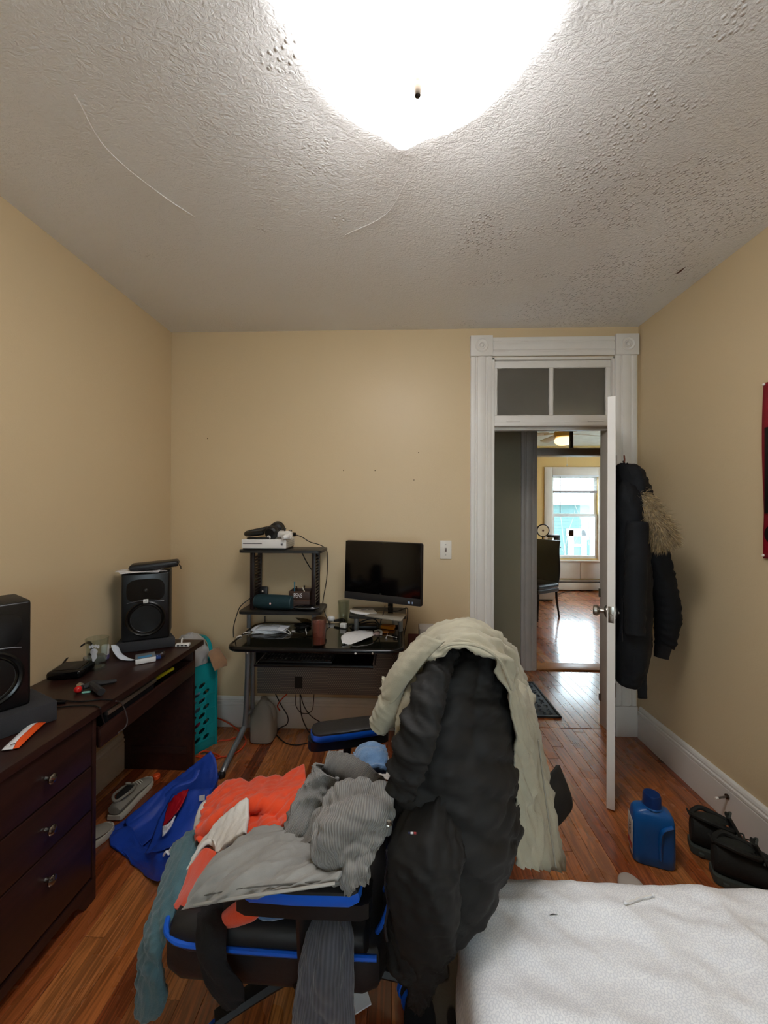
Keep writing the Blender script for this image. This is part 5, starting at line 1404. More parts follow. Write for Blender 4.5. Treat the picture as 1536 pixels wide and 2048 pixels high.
# controller
ctop = cp.z + .0645
pc = at_y(566, 1070, 2.40)
pad_ = thing('game_controller', 'white game controller resting on the console', 'game controller', (pc.x, 2.42, ctop))
pm = Matrix.Translation((pc.x, 2.42, ctop + .028)) @ rz3(-.5).to_4x4()
prof = [(-.076, .012, .010, -.018), (-.070, .022, .020, -.010), (-.045, .038, .024, .0), (0, .042, .022, .002), (.045, .038, .024, .0), (.070, .022, .020, -.010), (.076, .012, .010, -.018)]
b = B(); b.loft([[pm @ Vector((x, w_ * math.cos(a) - (.018 if abs(x) > .05 else 0), h_ * math.sin(a) + dz)) for a in [2 * PI * k / 16 for k in range(16)]] for x, w_, h_, dz in prof]); b.build('body', WHT, pad_, sharp=None)
for sx in (-1, 1):
    b = B(); b.tube([pm @ Vector((sx * .05, -.01, -.005)), pm @ Vector((sx * .064, -.045, -.012)), pm @ Vector((sx * .062, -.072, -.016))], [.021, .018, .011], 10, smooth=4); b.build('grip', WHT, pad_)
for x, y in ((-.038, .012), (.02, -.012)):
    b = B(); c_ = pm @ Vector((x, y, .022)); b.cyl(c_, c_ + Vector((0, 0, .012)), .005, seg=10); b.cyl(c_ + Vector((0, 0, .012)), c_ + Vector((0, 0, .017)), .0085, seg=14); b.build('thumbstick', BLK, pad_)
for k in range(4):
    b = B(); c_ = pm @ Vector((.042 + .009 * math.cos(k * PI / 2), .012 + .009 * math.sin(k * PI / 2), .022)); b.cyl(c_, c_ + Vector((0, 0, .005)), .0042, seg=10); b.build('face_button', BLK, pad_)
b = B(); b.box((.030, .022, -.012), (.066, .044, .012), bev=.005, mtx=pm); b.build('shoulder_button', BLKG, pad_)
b = B(); b.tube([pm @ Vector((.03, .045, 0)), at_y(602, 1073, 2.43), at_y(620, 1084, 2.50), at_y(640, 1090, 2.565), at_y(653, 1100, 2.58), at_y(655, 1125, 2.585), at_y(653, 1160, 2.585), at_y(647, 1195, 2.58), at_y(646, 1212, 2.58), at_y(652, 1232, 2.56), Vector((at_y(660, 1238, 2.5).x, 2.5, CZD + .006))], .0028, 6, smooth=8)
tag(b.build('controller_cable', BLK), 'thin black cable looping from the controller past the shelf tower', 'cable')
b = B(); b.tube([at_y(603, 1104, 2.56), at_y(612, 1122, 2.575), at_y(622, 1138, 2.58), at_y(632, 1150, 2.585)], .0035, 6, smooth=6)
tag(b.build('console_cable', BLK), 'short black cable dropping below the top shelf', 'cable')
b = B(); b.tube([at_y(508, 1192, 2.42), at_y(496, 1200, 2.36), at_y(480, 1214, 2.34), at_y(472, 1235, 2.36), at_y(467, 1255, 2.40), at_y(467, 1275, 2.40)], .0028, 6, smooth=8)
tag(b.build('shelf_cable', BLK), 'black cable trailing off the left end of the lower shelf', 'cable')
b = B(); b.tube([at_y(530, 1232, 2.50), at_y(530, 1246, 2.50)], .003, 6); tag(b.build('short_cable', BLK), 'short black cable hanging under the lower shelf', 'cable')
# headphones
hp_ = thing('headphones', 'black over ear headphones resting on the console', 'headphones', (at_y(525, 1060, 2.44).x, 2.44, ctop))
HPB = M('headphone_black', '161716', rough=.5)
hx = at_y(528, 1060, 2.46).x
def hpv(x, y, z): return Vector((hx + x, 2.465 + y, ctop + z))
b = B(); b.tube([hpv(.075, .05, .06), hpv(.02, .055, .062), hpv(-.05, .04, .048), hpv(-.10, .0, .036), hpv(-.095, -.045, .030), hpv(-.05, -.075, .032), hpv(.02, -.075, .042)], .019, 10, smooth=6, flat=.85); b.build('headband', HPB, hp_)
for y, z, r_ in ((-.055, .042, .044), (.05, .060, .046)):
    b = B(); q = frame((.2, 1, .35), (0, 0, 1)); c_ = hpv(.070, y, z)
    b.lathe([(.001, -.03), (r_ * .75, -.03), (r_, -.018), (r_, .006), (r_ * .9, .016), (r_ * .55, .02), (.001, .018)], c_, 24, q @ ry3(PI / 2)); b.build('ear_cup', HPB, hp_)
    b = B(); b.tube([c_ + q @ Vector((.018, r_ * .72 * math.cos(a), r_ * .72 * math.sin(a))) for a in [2 * PI * k / 20 for k in range(20)]], .012, 8, closed=True); b.build('ear_pad', M('pad_leatherette', '0f0f10', rough=.6), hp_)
b = B(); b.box((hx - .075, 2.36, ctop + .001), (hx + .06, 2.43, ctop + .010), bev=.004); tag(b.build('black_pouch', HPB), 'thin black pouch under the headphones', 'pouch')

# ---------------------------------------------------------------- lower shelf things
sp_ = thing('portable_speaker', 'dark teal cylindrical portable speaker on the lower shelf', 'speaker', (-.78, 2.42, SZL))
c0, c1 = at_y(513, 1203, 2.42), at_y(583, 1207, 2.39); r_ = .046
c0.z = c1.z = SZL + r_ + .001
FAB = M('dark_teal_mesh', '143238', rough=.8, var=.2, vscale=300, bump=.4, bscale=500)
d_ = (c1 - c0).normalized(); L_ = (c1 - c0).length; q = Matrix.Translation(c0) @ Vector((0, 0, 1)).rotation_difference(d_).to_matrix().to_4x4()
b = B(); b.lathe([(r_ * .86, .0), (r_ * .96, .012), (r_, .03), (r_ * 1.02, L_ / 2), (r_, L_ - .03), (r_ * .96, L_ - .012), (r_ * .86, L_)], (0, 0, 0), 28); b.bm.transform(q); b.build('mesh_body', FAB, sp_)
for z0_, z1_ in ((-.006, .004), (L_ - .004, L_ + .006)):
    b = B(); b.lathe([(.018, z0_), (r_ * .84, z0_ + .001), (r_ * .88, (z0_ + z1_) / 2), (r_ * .84, z1_ - .001), (.018, z1_)], (0, 0, 0), 28); b.bm.transform(q); b.build('end_ring', M('teal_grey_rubber', '2d4448', rough=.5), sp_)
lp = (c0 + c1) / 2 + Vector((-.008, -r_ - .001, 0))
b = B(); b.sphere(lp, (.006, .002, .007), 12); b.build('logo_badge', M('pink_white_badge', 'f0c9c4', rough=.4), sp_)
bd2 = at_y(527, 1181, 2.52)
b = B(); b.obox((bd2.x, 2.52, SZL + .061), (.060, .03, .12), rx3(-.12), .010); wc = thing('small_black_device', 'small black handset standing behind the portable speaker', 'device', (bd2.x, 2.52, SZL)); b.build('shell', BLK, wc)
b = B(); b.sphere((bd2.x + .003, 2.495, SZL + .095), (.006, .003, .006), 8); b.build('light', PLATE, wc)
# stacked wooden crates
WD = M('walnut_wood', '3d2a22', rough=.55, var=.25, stretch=(3, 30, 30), vscale=4)
WDT = M('crate_edge', '5c4232', rough=.55)
pbx = at_y(601, 1205, 2.44)
for k, (nm, lab) in enumerate((('lower', 'small dark wooden crate under the crate marked for pens'), ('upper', 'small dark wooden crate with white lettering holding pens'))):
    z0_ = SZL + .001 + k * .058
    t = thing('pen_crate', lab, 'crate', (pbx.x, 2.46, z0_), 0, 'stacked wooden crates'); x0_, x1_, y0_, y1_ = pbx.x - .066, pbx.x + .066, 2.405, 2.515
    b = B(); b.box((x0_, y0_, z0_), (x1_, y1_, z0_ + .005)); b.build('base', WD, t)
    for lo, hi in (((x0_, y0_), (x1_, y0_ + .006)), ((x0_, y1_ - .006), (x1_, y1_)), ((x0_, y0_ + .006), (x0_ + .006, y1_ - .006)), ((x1_ - .006, y0_ + .006), (x1_, y1_ - .006))):
        b = B(); b.box((lo[0], lo[1], z0_ + .004), (hi[0], hi[1], z0_ + .054), bev=.0015); b.build('side_board', WD, t)
    b = B(); b.tube([Vector((x, y, z0_ + .054)) for x, y in ((x0_, y0_), (x1_, y0_), (x1_, y1_), (x0_, y1_))], .0025, 4, closed=True); b.build('edge_trim', WDT, t)
    if k == 1: text_mesh('lettering', 'PENS', .034, PAP, Matrix.Translation((pbx.x - .008, y0_ - .001, z0_ + .030)) @ Matrix.Rotation(PI / 2, 4, 'X') @ Matrix.Diagonal((.72, 1.15, 1, 1)), t, .0005)
zc_ = SZL + .075
rg = random.Random(3)
for k, (dx, dy, cl_, lab) in enumerate(((-.05, .02, '3f7f96', 'blue pen standing at the left of the pen crate'), (-.02, .0, '20140f', 'brown pen lying across the pen crate'), (.01, .03, '241a16', 'dark pen lying in the pen crate'), (.045, -.03, 'd8cfc0', 'pale capped pen at the right of the pen crate'))):
    p = Vector((pbx.x + dx, 2.46 + dy, zc_)); tt = thing('pen', lab, 'pen', p, 0, 'pens in the crate')
    e = p + (Vector((0, 0, .075)) if k == 0 else Vector((rg.uniform(-.02, .02) - .02 * (k == 3), .0, .05)))
    b = B(); b.tube([p, e], .0038, 7); b.build('barrel', M('pen_' + cl_, cl_, rough=.4), tt)
    b = B(); b.tube([e, e + (e - p).normalized() * .012], .0045, 7); b.build('cap', M('pencap_' + cl_, cl_, rough=.3), tt)
gcx = at_y(612, 1219, 2.375)
gc = thing('glasses_case', 'glossy black glasses case at the right of the lower shelf', 'case', (gcx.x, 2.375, SZL))
b = B(); b.sphere((gcx.x, 2.380, SZL + .020), (.082, .030, .019), 20); b.build('shell', BLKG, gc)
b = B(); b.tube([Vector((gcx.x + .0825 * math.cos(a), 2.380 + .0305 * math.sin(a), SZL + .022)) for a in [2 * PI * k / 28 for k in range(28)]], .002, 6, closed=True); b.build('seam', M('seam_grey', '4a4a4c', rough=.25), gc)

# ---------------------------------------------------------------- things on the glass top
GZ_ = CZD + .001
def onglass(u, v, z=0): p = at_z(u, v, GZ_ + z); return p
# stack of face masks in a clear bag
for k in range(4):
    c_ = onglass(540 + 3 * (k % 2), 1262, 0); a = .12 - .08 * k
    rows_ = [[Vector((c_.x, c_.y, GZ_ + .004 + .007 * k)) + rz3(a) @ Vector((-.10 + .05 * i, -.055 + .037 * j, .003 * math.sin(i * 2.1 + k) + .004 * (j == 1))) for i in range(5)] for j in range(4)]
    t = tag(cloth('face_mask', rows_, M('white_mask_cloth', 'd6dbe4', rough=.85, var=.03), None, (14, 20), .004, [(.0012, 18, 1.57, 30 + k)]), ['lowest white face mask of the stack on the glass desk', 'second white face mask from the bottom of the desk stack', 'third white face mask from the bottom of the desk stack', 'topmost white face mask with a loose ear loop on the desk stack'][k], 'face mask', 'stacked face masks')
    if k == 3:
        b = B(); b.tube([onglass(570, 1256, .03), onglass(578, 1262, .02), onglass(581, 1268, .006), onglass(573, 1266, .008), onglass(566, 1260, .025)], .0016, 5, smooth=5); b.build('ear_loop', WHT, t)
rows_ = [[Vector((onglass(545, 1264).x, onglass(545, 1264).y, GZ_)) + rz3(.1) @ Vector((-.13 + .052 * i, -.085 + .057 * j, .002 + (.032 if 0 < i < 4 and 0 < j < 3 else 0))) for i in range(6)] for j in range(4)]
CLP = glass_mat('clear_film', 'fcfdfd', .15, 1.1)
tag(cloth('clear_bag', rows_, CLP, None, (20, 26), .0006, [(.004, 14, .6, 6)]), 'crinkled clear plastic bag around the face masks', 'bag')
# tall glass with pinkish drink residue
gpk = onglass(638, 1292); gpk.z = GZ_
tg2 = tumbler(gpk, .036, .043, .152, 'tall glass coated with a pinkish brown drink', glass_mat('smeared_glass', 'e6d6d0', .15, 1.3), base=.014)
b = B(); b.lathe([(.0325, .015), (.0375, .135), (.0365, .135), (.0315, .06), (.001, .058)], gpk, 24); b.build('drink_film', M('pink_residue', 'c8a79c', rough=.6, alpha=.42), tg2)
b = B(); b.lathe([(.031, .015), (.034, .06), (.001, .060)], gpk, 24); b.build('drink', M('drink_red', 'b0685a', rough=.25, alpha=.8), tg2)
gcl = at_z(687, 1248, GZ_); gcl.z = GZ_
tumbler(gcl, .030, .040, .155, 'empty clear pint glass beside the monitor riser', GLS, base=.010)
# usb charger, tissue, small boxes, cables
cg = onglass(687, 1256)
ch_ = thing('usb_charger', 'white cube usb charger on the glass desk', 'charger', cg)
b = B(); b.obox((cg.x, cg.y, GZ_ + .016), (.042, .03, .030), rz3(-.2), .005); b.build('cube', WHT, ch_)
b = B(); b.obox(Vector((cg.x, cg.y, GZ_ + .016)) + rz3(-.2) @ Vector((-.006, -.0155, 0)), (.022, .001, .018), rz3(-.2), .0); b.build('face_plate', M('warm_white_plastic', 'd3d0c8', rough=.3), ch_)
rows_ = net([(697, 1262, 2.35), (722, 1259, 2.37), (745, 1257, 2.40)], [(690, 1272, 2.26), (718, 1270, 2.27), (746, 1265, 2.30)], [(682, 1280, 2.20), (708, 1280, 2.21), (744, 1273, 2.24)], [(684, 1290, 2.15), (700, 1290, 2.15), (714, 1289, 2.16)])
for j, r_ in enumerate(rows_):
    for i, p in enumerate(r_): p.z = GZ_ + .004 + .014 * (j in (1, 2)) + .006 * math.sin(i * 2 + j)
tag(cloth('tissue', rows_, M('white_tissue', 'd9d8d6', rough=.9, var=.02), None, (26, 22), .003, [(.005, 14, .8, 4), (.002, 30, .2, 8)]), 'crumpled white tissue spread on the glass desk', 'tissue')
pk = onglass(755, 1268)
rows_ = [[Vector((pk.x, pk.y, GZ_)) + Vector((-.03 + .02 * i, -.02 + .02 * j, .003 + (.014 if 0 < i < 3 and j == 1 else 0))) for i in range(4)] for j in range(3)]
tag(cloth('crumpled_wrapper', rows_, M('pinkish_wrapper', 'b39a94', rough=.4, var=.5, vscale=40), None, (14, 16), .002, [(.006, 30, .5, 3)]), 'small crumpled pinkish wrapper beside the tissue', 'wrapper')
b = B(); b.tube([onglass(748, 1262, .006), onglass(757, 1260, .012), onglass(763, 1263, .012), onglass(762, 1269, .006)], .007, 8, smooth=4, flat=.5); tag(b.build('white_clip', WHT), 'small white plastic clip behind the crumpled wrapper', 'clip')
ob = onglass(776, 1259)
bo = thing('orange_box', 'small bright orange carton on the glass desk', 'box', ob)
b = B(); b.obox((ob.x, ob.y + .02, GZ_ + .011), (.085, .045, .020), rz3(-.28), .002); b.build('carton', M('orange_card', 'dd8a1e', rough=.5), bo)
b = B(); b.obox(Vector((ob.x, ob.y + .02, GZ_ + .0215)) + rz3(-.28) @ Vector((-.012, .0, 0)), (.05, .03, .001), rz3(-.28)); b.build('label_panel', M('orange_print', 'c46a14', rough=.5), bo)
ob2 = onglass(771, 1266); b = B(); b.obox((ob2.x, ob2.y, GZ_ + .006), (.035, .025, .010), rz3(.3), .002); tag(b.build('orange_scrap', M('orange_card2', 'c97d33', rough=.5)), 'small orange cardboard scrap in front of the orange carton', 'scrap')
for k, (pa, pb2, lab) in enumerate((((776, 1264), (772, 1276), 'cotton swab pointing towards the desk front'), ((775, 1271), (793, 1275), 'cotton swab lying crosswise on the glass desk'))):
    a_, c_ = onglass(*pa, .005 + .004 * k), onglass(*pb2, .004); t = thing('cotton_swab', lab, 'cotton swab', a_, 0, 'cotton swabs')
    b = B(); b.tube([a_, c_], .0014, 6); b.build('stick', WHT, t)
    for p in (a_, c_):
        b = B(); b.sphere(p, .0035, 8); b.build('cotton_tip', PAP, t)
pm_ = onglass(792, 1252)
pl = thing('pill_bottle', 'black capped bottle with a white label under the riser', 'bottle', pm_)
b = B(); b.lathe([(.023, 0), (.024, .003), (.024, .062), (.016, .068)], (pm_.x, pm_.y, GZ_), 20); b.build('body', BLK, pl)
b = B(); b.lathe([(.0244, .014), (.0244, .056)], (pm_.x, pm_.y, GZ_), 20, capb=False, capt=False); b.build('label_band', M('label_pale', 'c2c0ba', rough=.6), pl)
b = B(); b.lathe([(.019, .068), (.019, .088), (.002, .089)], (pm_.x, pm_.y, GZ_), 20); b.build('cap', BLK, pl)
pr = onglass(662, 1243)
b = B(); b.obox((pr.x, pr.y + .01, GZ_ + .020), (.05, .06, .038), rz3(.2), .016, 3); tag(b.build('white_plug', WHT), 'white rounded plug behind the tall pink glass', 'plug')
b = B(); b.tube([onglass(668, 1242, .02), onglass(684, 1240, .028), onglass(690, 1243, .02)], [.008, .012, .010], 8, smooth=3); tag(b.build('black_brush', BLK), 'black brush lying behind the clear pint glass', 'brush')
for nm, lab, pts, r_ in (('screen_cable', 'black cable arching under the monitor riser', [(690, 1275, .006), (697, 1258, .02), (712, 1248, .05), (732, 1240, .075), (748, 1238, .075), (757, 1248, .04), (757, 1262, .005)], .0045),
                         ('screen_cable', 'black cable curving low behind the tissue', [(700, 1252, .01), (718, 1248, .03), (738, 1245, .045), (752, 1252, .02), (756, 1262, .005)], .004)):
    b = B(); b.tube([onglass(u, v, 0) + Vector((0, 0, dz)) if dz < .03 else Vector((at_y(u, v, 2.42).x, 2.42, at_y(u, v, 2.42).z)) for u, v, dz in pts], r_, 6, smooth=6); tag(b.build(nm, BLK), lab, 'cable')
b = B(); b.tube([at_y(770, 1212, 2.36), at_y(768, 1222, 2.30), at_y(763, 1238, 2.30), onglass(757, 1258, .01)], .003, 6, smooth=6); tag(b.build('monitor_cable', BLK), 'thin black cable hanging from the monitor stand', 'cable')
b = B(); b.tube([at_y(770, 1222, 2.295), at_y(795, 1222, 2.295), at_y(813, 1216, 2.30), at_y(815, 1225, 2.40), at_y(814, 1240, 2.50), at_y(809, 1265, 2.56), at_y(806, 1290, 2.57)], .003, 6, smooth=6); tag(b.build('riser_cable', BLK), 'black cable dropping behind the right end of the riser', 'cable')
rg = random.Random(12); b = B(); c_ = onglass(612, 1247)
pts = [Vector((c_.x + .07 * math.cos(k * 1.9) * rg.uniform(.5, 1), 2.46 + .05 * math.sin(k * 1.9) * rg.uniform(.5, 1), GZ_ + .006 + .004 * (k % 4))) for k in range(22)]
b.tube(pts, .0042, 6, smooth=5); tag(b.build('cable_tangle', BLK), 'tangle of black cable at the back of the glass desk', 'cable')
b = B(); b.obox(Vector((onglass(730, 1252).x, 2.46, GZ_ + .012)), (.16, .06, .022), rz3(.04), .006); tag(b.build('black_adapter', BLK), 'flat black adapter box under the monitor riser', 'adapter')
b = B(); b.obox(onglass(587, 1262, .003), (.022, .005, .004), rz3(.1), .001); tag(b.build('paper_scrap', WHT), 'tiny white scrap right of the face masks', 'scrap')
b = B(); b.tube([onglass(613, 1265, .004), onglass(611, 1260, .006), onglass(612, 1256, .004)], .003, 6); tag(b.build('earbud_tip', WHT), 'small white curved clip left of the tall pink glass', 'clip')
rows_ = net([(590, 1236, 2.46), (605, 1237, 2.46), (620, 1240, 2.45)], [(600, 1243, 2.42), (615, 1245, 2.42), (628, 1248, 2.42)], [(610, 1250, 2.38), (622, 1252, 2.38), (632, 1252, 2.38)])
tag(cloth('plastic_sleeve', rows_, glass_mat('grey_film', 'b9b4ae', .25, 1.4), None, (14, 14), .001, [(.004, 20, .8, 3)]), 'crinkled clear plastic sleeve behind the tall pink glass', 'packaging')
for k, (u0, v0, u1, v1) in enumerate(((486, 1267, 501, 1264), (472, 1275, 484, 1272))):
    b = B(); a_, c_ = onglass(u0, v0, .004), onglass(u1, v1, .004); b.tube([a_, (a_ + c_) / 2 + Vector((0, .006, .002)), c_], .003, 6, smooth=3); tag(b.build('white_cable_end', WHT), ['short white cable end near the left post of the shelf tower', 'short white cable end at the left corner of the glass desk'][k], 'cable')
b = B(); a_ = at_y(711, 1307, CY0 - .013); b.sphere(a_, (.007, .004, .005), 8); tag(b.build('white_sticker', WHT), 'tiny white dot stuck on the front desk tube', 'sticker')
# keyboard
kb = thing('keyboard', 'black keyboard on the pull out tray under the desk', 'keyboard', (-.58, 2.2, tz_ + .012))
b = B(); b.box((-.77, 2.13, tz_ + .0125), (-.36, 2.26, tz_ + .026), bev=.004); b.build('base', BLK, kb)
b = B()
for j in range(6):
    for i in range(21): b.box((-.763 + .019 * i, 2.136 + .0195 * j, tz_ + .025), (-.763 + .019 * i + .0165, 2.136 + .0195 * j + .0165, tz_ + .033), bev=.0015, seg=1)
o = b.build('keycaps', M('keycap_black', '1d1d1f', rough=.4), kb); o['kind'] = 'stuff'
b = B()
rg = random.Random(5)
for j in range(6):
    for i in range(21):
        if rg.random() < .75: b.box((-.759 + .019 * i, 2.141 + .0195 * j, tz_ + .0328), (-.759 + .019 * i + .005, 2.141 + .0195 * j + .006, tz_ + .0334))
o = b.build('key_legends', M('legend_grey', '9a9a98', rough=.5), kb); o['kind'] = 'stuff'

# ---------------------------------------------------------------- under the computer desk
jc = at_z(531, 1470, 0)
jug = thing('plastic_jug', 'cloudy white plastic gallon jug on the floor under the desk', 'jug', (jc.x, 2.46, 0))
JM = M('cloudy_plastic', 'b5b0a4', rough=.35, trans=.35, var=.1)
jx, jy = jc.x, 2.465
def sq(r, z, e=.5): return [Vector((jx + r * (abs(math.cos(a)) ** e) * (1 if math.cos(a) > 0 else -1), jy + r * (abs(math.sin(a)) ** e) * (1 if math.sin(a) > 0 else -1), z)) for a in [2 * PI * (k + .5) / 32 for k in range(32)]]
b = B(); b.loft([sq(.066, .001), sq(.074, .008), sq(.076, .03), sq(.074, .14), sq(.070, .16), sq(.058, .20, .7), sq(.036, .235, .9), sq(.022, .25, 1), sq(.021, .262, 1)]); b.build('body', JM, jug)
b = B(); b.tube([Vector((jx + .020, jy - .01, .235)), Vector((jx + .060, jy - .02, .215)), Vector((jx + .074, jy - .02, .17)), Vector((jx + .068, jy - .02, .13))], .013, 8, smooth=5); b.build('handle', JM, jug)
b = B(); b.loft([sq(.070, .010), sq(.0715, .012), sq(.0715, .055), sq(.060, .056)]); b.build('liquid', M('pinkish_liquid', 'b08f7c', rough=.2, trans=.2), jug)
ORC = M('orange_cord', 'd1441a', rough=.45)
def cable(name, label, pts, r, m_, cat='cable', sm=7):
    b = B(); b.tube(pts, r, 7, smooth=sm); return tag(b.build(name, m_), label, cat)
Z0 = .006
cable('extension_cord', 'orange extension cord coiled on the floor by the teal hamper', [at_y(420, 1432, 2.55), at_y(440, 1438, 2.55), at_y(460, 1448, 2.55), at_z(478, 1462, Z0), at_z(492, 1480, Z0), at_z(480, 1500, Z0), at_z(455, 1512, Z0), at_z(425, 1513, Z0), at_z(398, 1510, Z0), at_z(410, 1502, Z0 + .01), at_z(440, 1512, Z0 + .008), at_z(428, 1517, Z0), at_z(392, 1513, Z0)], .0045, ORC, 'cord')
cable('orange_cord_loop', 'orange cord end rising behind the modesty panel', [at_y(574, 1388, 2.53), at_y(562, 1400, 2.53), at_y(555, 1412, 2.53), at_y(560, 1422, 2.53)], .004, ORC, 'cord')
cable('orange_cord_piece', 'stretch of orange cord crossing the floor behind the desk leg', [at_z(428, 1485, Z0), at_z(442, 1481, Z0), at_z(456, 1480, Z0), at_z(474, 1474, Z0)], .0045, ORC, 'cord')
cable('hanging_cable', 'black cable hanging from the perforated panel beside the jug', [at_y(551, 1388, 2.53), at_y(562, 1410, 2.53), at_y(575, 1432, 2.52), at_y(574, 1448, 2.52), at_y(560, 1456, 2.52), at_z(552, 1465, Z0)], .0034, BLK)
cable('hanging_loop', 'black cable hanging in a loop under the perforated panel', [at_y(592, 1389, 2.53), at_y(591, 1408, 2.53), at_y(600, 1424, 2.53), at_y(614, 1427, 2.53), at_y(625, 1418, 2.53), at_y(628, 1389, 2.53)], .0026, BLK)
cable('long_drop_cable', 'black cable dropping to the floor behind the far armrest', [at_y(600, 1389, 2.53), at_y(602, 1425, 2.53), at_y(610, 1450, 2.52), at_z(624, 1470, Z0), at_z(660, 1490, Z0)], .0036, BLK)
cable('slanted_cable', 'black cable slanting behind the far armrest', [at_y(601, 1389, 2.53), at_y(608, 1412, 2.53), at_y(622, 1432, 2.52), at_y(650, 1450, 2.50)], .003, BLK)
cable('floor_cable', 'black cable lying along the floor behind the jug', [at_z(553, 1470, Z0), at_z(570, 1485, Z0), at_z(592, 1490, Z0), at_z(615, 1486, Z0)], .0034, BLK)
# behind the far armrest on the floor: crumpled plastic bag and paper
rows_ = net([(660, 1482, 2.2), (690, 1474, 2.22), (720, 1490, 2.25), (775, 1505, 2.25)], [(655, 1500, 2.05), (690, 1490, 2.1), (725, 1500, 2.1), (780, 1520, 2.1)], [(660, 1520, 1.95), (695, 1512, 2.0), (730, 1518, 2.0), (780, 1545, 2.0)])
for j, r_ in enumerate(rows_):
    for i, p in enumerate(r_): p.z = max(.01, .05 + .04 * math.sin(i * 2.2 + j * 1.3))
tag(cloth('plastic_bag', rows_, M('white_film', 'cfccc8', rough=.35, var=.1), None, (34, 40), .003, [(.02, 7, .6, 4), (.007, 18, 1.1, 9)]), 'crumpled white plastic bag on the floor behind the chair', 'bag')
# red and white box behind the beige jacket, right of the desk
rb = thing('cardboard_box', 'dark red box standing behind the chair beside the door casing', 'box', (.13, 2.40, 0))
b = B(); b.box((.075, 2.33, .001), (.30, 2.56, .66), bev=.004); b.build('carton', M('dark_red_card', '5a1a1e', rough=.6), rb)
b = B(); b.box((.14, 2.40, .661), (.32, 2.52, .74), bev=.006); tag(b.build('white_parcel', M('off_white_card', 'b5b0ac', rough=.6)), 'off white parcel on top of the dark red box', 'box')

# ================================================================== gaming chair (faces the left wall, seen from its side)
BLU = M('royal_blue_leatherette', '1257c4', rough=.38, var=.06)
LTH = M('black_leatherette', '1b1b1d', rough=.45, var=.12, bump=.1, bscale=120)
NYL = M('black_nylon', '141415', rough=.4, var=.08)
CH = Vector((-.215, 1.155, 0)); CRZ = PI - .03
chair = thing('gaming_chair', 'black and blue gaming chair heaped with clothes', 'chair', CH, CRZ)
# local frame: +x forward, +y = the chair's own left (towards the photographer)
def L3(x, y, z): return Vector((x, y, z))
def rbox(lo, hi, r, n=7):
    """closed rounded box mesh"""
    tb = bmesh.new(); bmesh.ops.create_cube(tb, size=2); bmesh.ops.subdivide_edges(tb, edges=list(tb.edges), cuts=n, use_grid_fill=True)
    c = [(lo[i] + hi[i]) / 2 for i in range(3)]; h = [(hi[i] - lo[i]) / 2 for i in range(3)]
    for v in tb.verts:
        p = Vector((v.co[0] * h[0], v.co[1] * h[1], v.co[2] * h[2])); q = Vector([max(-(h[i] - r), min(h[i] - r, p[i])) for i in range(3)])
        d = p - q
        if d.length > 1e-6: p = q + d.normalized() * min(r, d.length) if d.length > r else p
        v.co = p + Vector(c)
    return tb
hub = L3(.03, -.02, 0)
b = B(); b.lathe([(.045, .075), (.052, .085), (.050, .115), (.036, .125), (.030, .24), (.022, .245), (.022, .345)], hub, 20); b.build('gas_column', NYL, chair, True)
for k in range(5):
    a = PI + .0 + k * 2 * PI / 5 - .06
    d = L3(math.cos(a), math.sin(a), 0); e = hub + d * .285
    b = B(); b.tube([hub + L3(0, 0, .105), hub + d * .15 + L3(0, 0, .10), e + L3(0, 0, .083)], [.034, .028, .021], 8, smooth=4, flat=.75); lg = b.build('base_leg', NYL, chair, True)
    tdir = L3(-math.sin(a + .5), math.cos(a + .5), 0)
    c = e + L3(0, 0, .031)
    for s in (-1, 1):
        b = B(); q = Vector((0, 0, 1)).rotation_difference(tdir * s).to_matrix()
        b.lathe([(.001, .006), (.026, .006), (.030, .010), (.030, .022), (.026, .026), (.001, .026)], c, 20, q); b.build('caster_wheel', BLU, lg, True)
    b = B(); b.tube([c + L3(0, 0, .0) - d * .022, c + L3(0, 0, .032), c + d * .02 + L3(0, 0, .012)], .010, 6, smooth=3); b.build('caster_hood', NYL, lg, True)
b = B(); b.box((-.16, -.12, .325), (.16, .12, .355), bev=.01); b.build('tilt_mechanism', NYL, chair, True)
b = B(); b.tube([L3(.0, .10, .335), L3(-.01, .24, .330), L3(-.01, .30, .325)], [.006, .006, .012], 8, smooth=3); b.build('height_lever', NYL, chair, True)
# seat
b = B(); b._merge(rbox((-.20, -.255, .305), (.355, .255, .455), .055, 9)); b.build('seat_cushion', LTH, chair, True)
for s in (-1, 1):
    b = B(); b._merge(rbox((-.16, s * .215 - .055, .40), (.33, s * .215 + .055, .485), .038, 7)); bo_ = b.build('seat_bolster', LTH, chair, True)
    b = B(); b.box((-.10, s * .155 - .006, .450), (.28, s * .155 + .012, .4585), bev=.003); b.build('blue_stripe', BLU, bo_, True)
b = B(); b.tube([L3(x, y, z) for x, y, z in ((-.18, .272, .445), (0, .274, .442), (.22, .272, .440), (.31, .262, .440), (.352, .215, .438), (.362, .10, .436), (.362, -.10, .436), (.352, -.215, .438), (.31, -.262, .440), (.22, -.272, .440), (-.18, -.272, .445))], .0065, 8, smooth=5); b.build('seat_piping', BLU, chair, True)
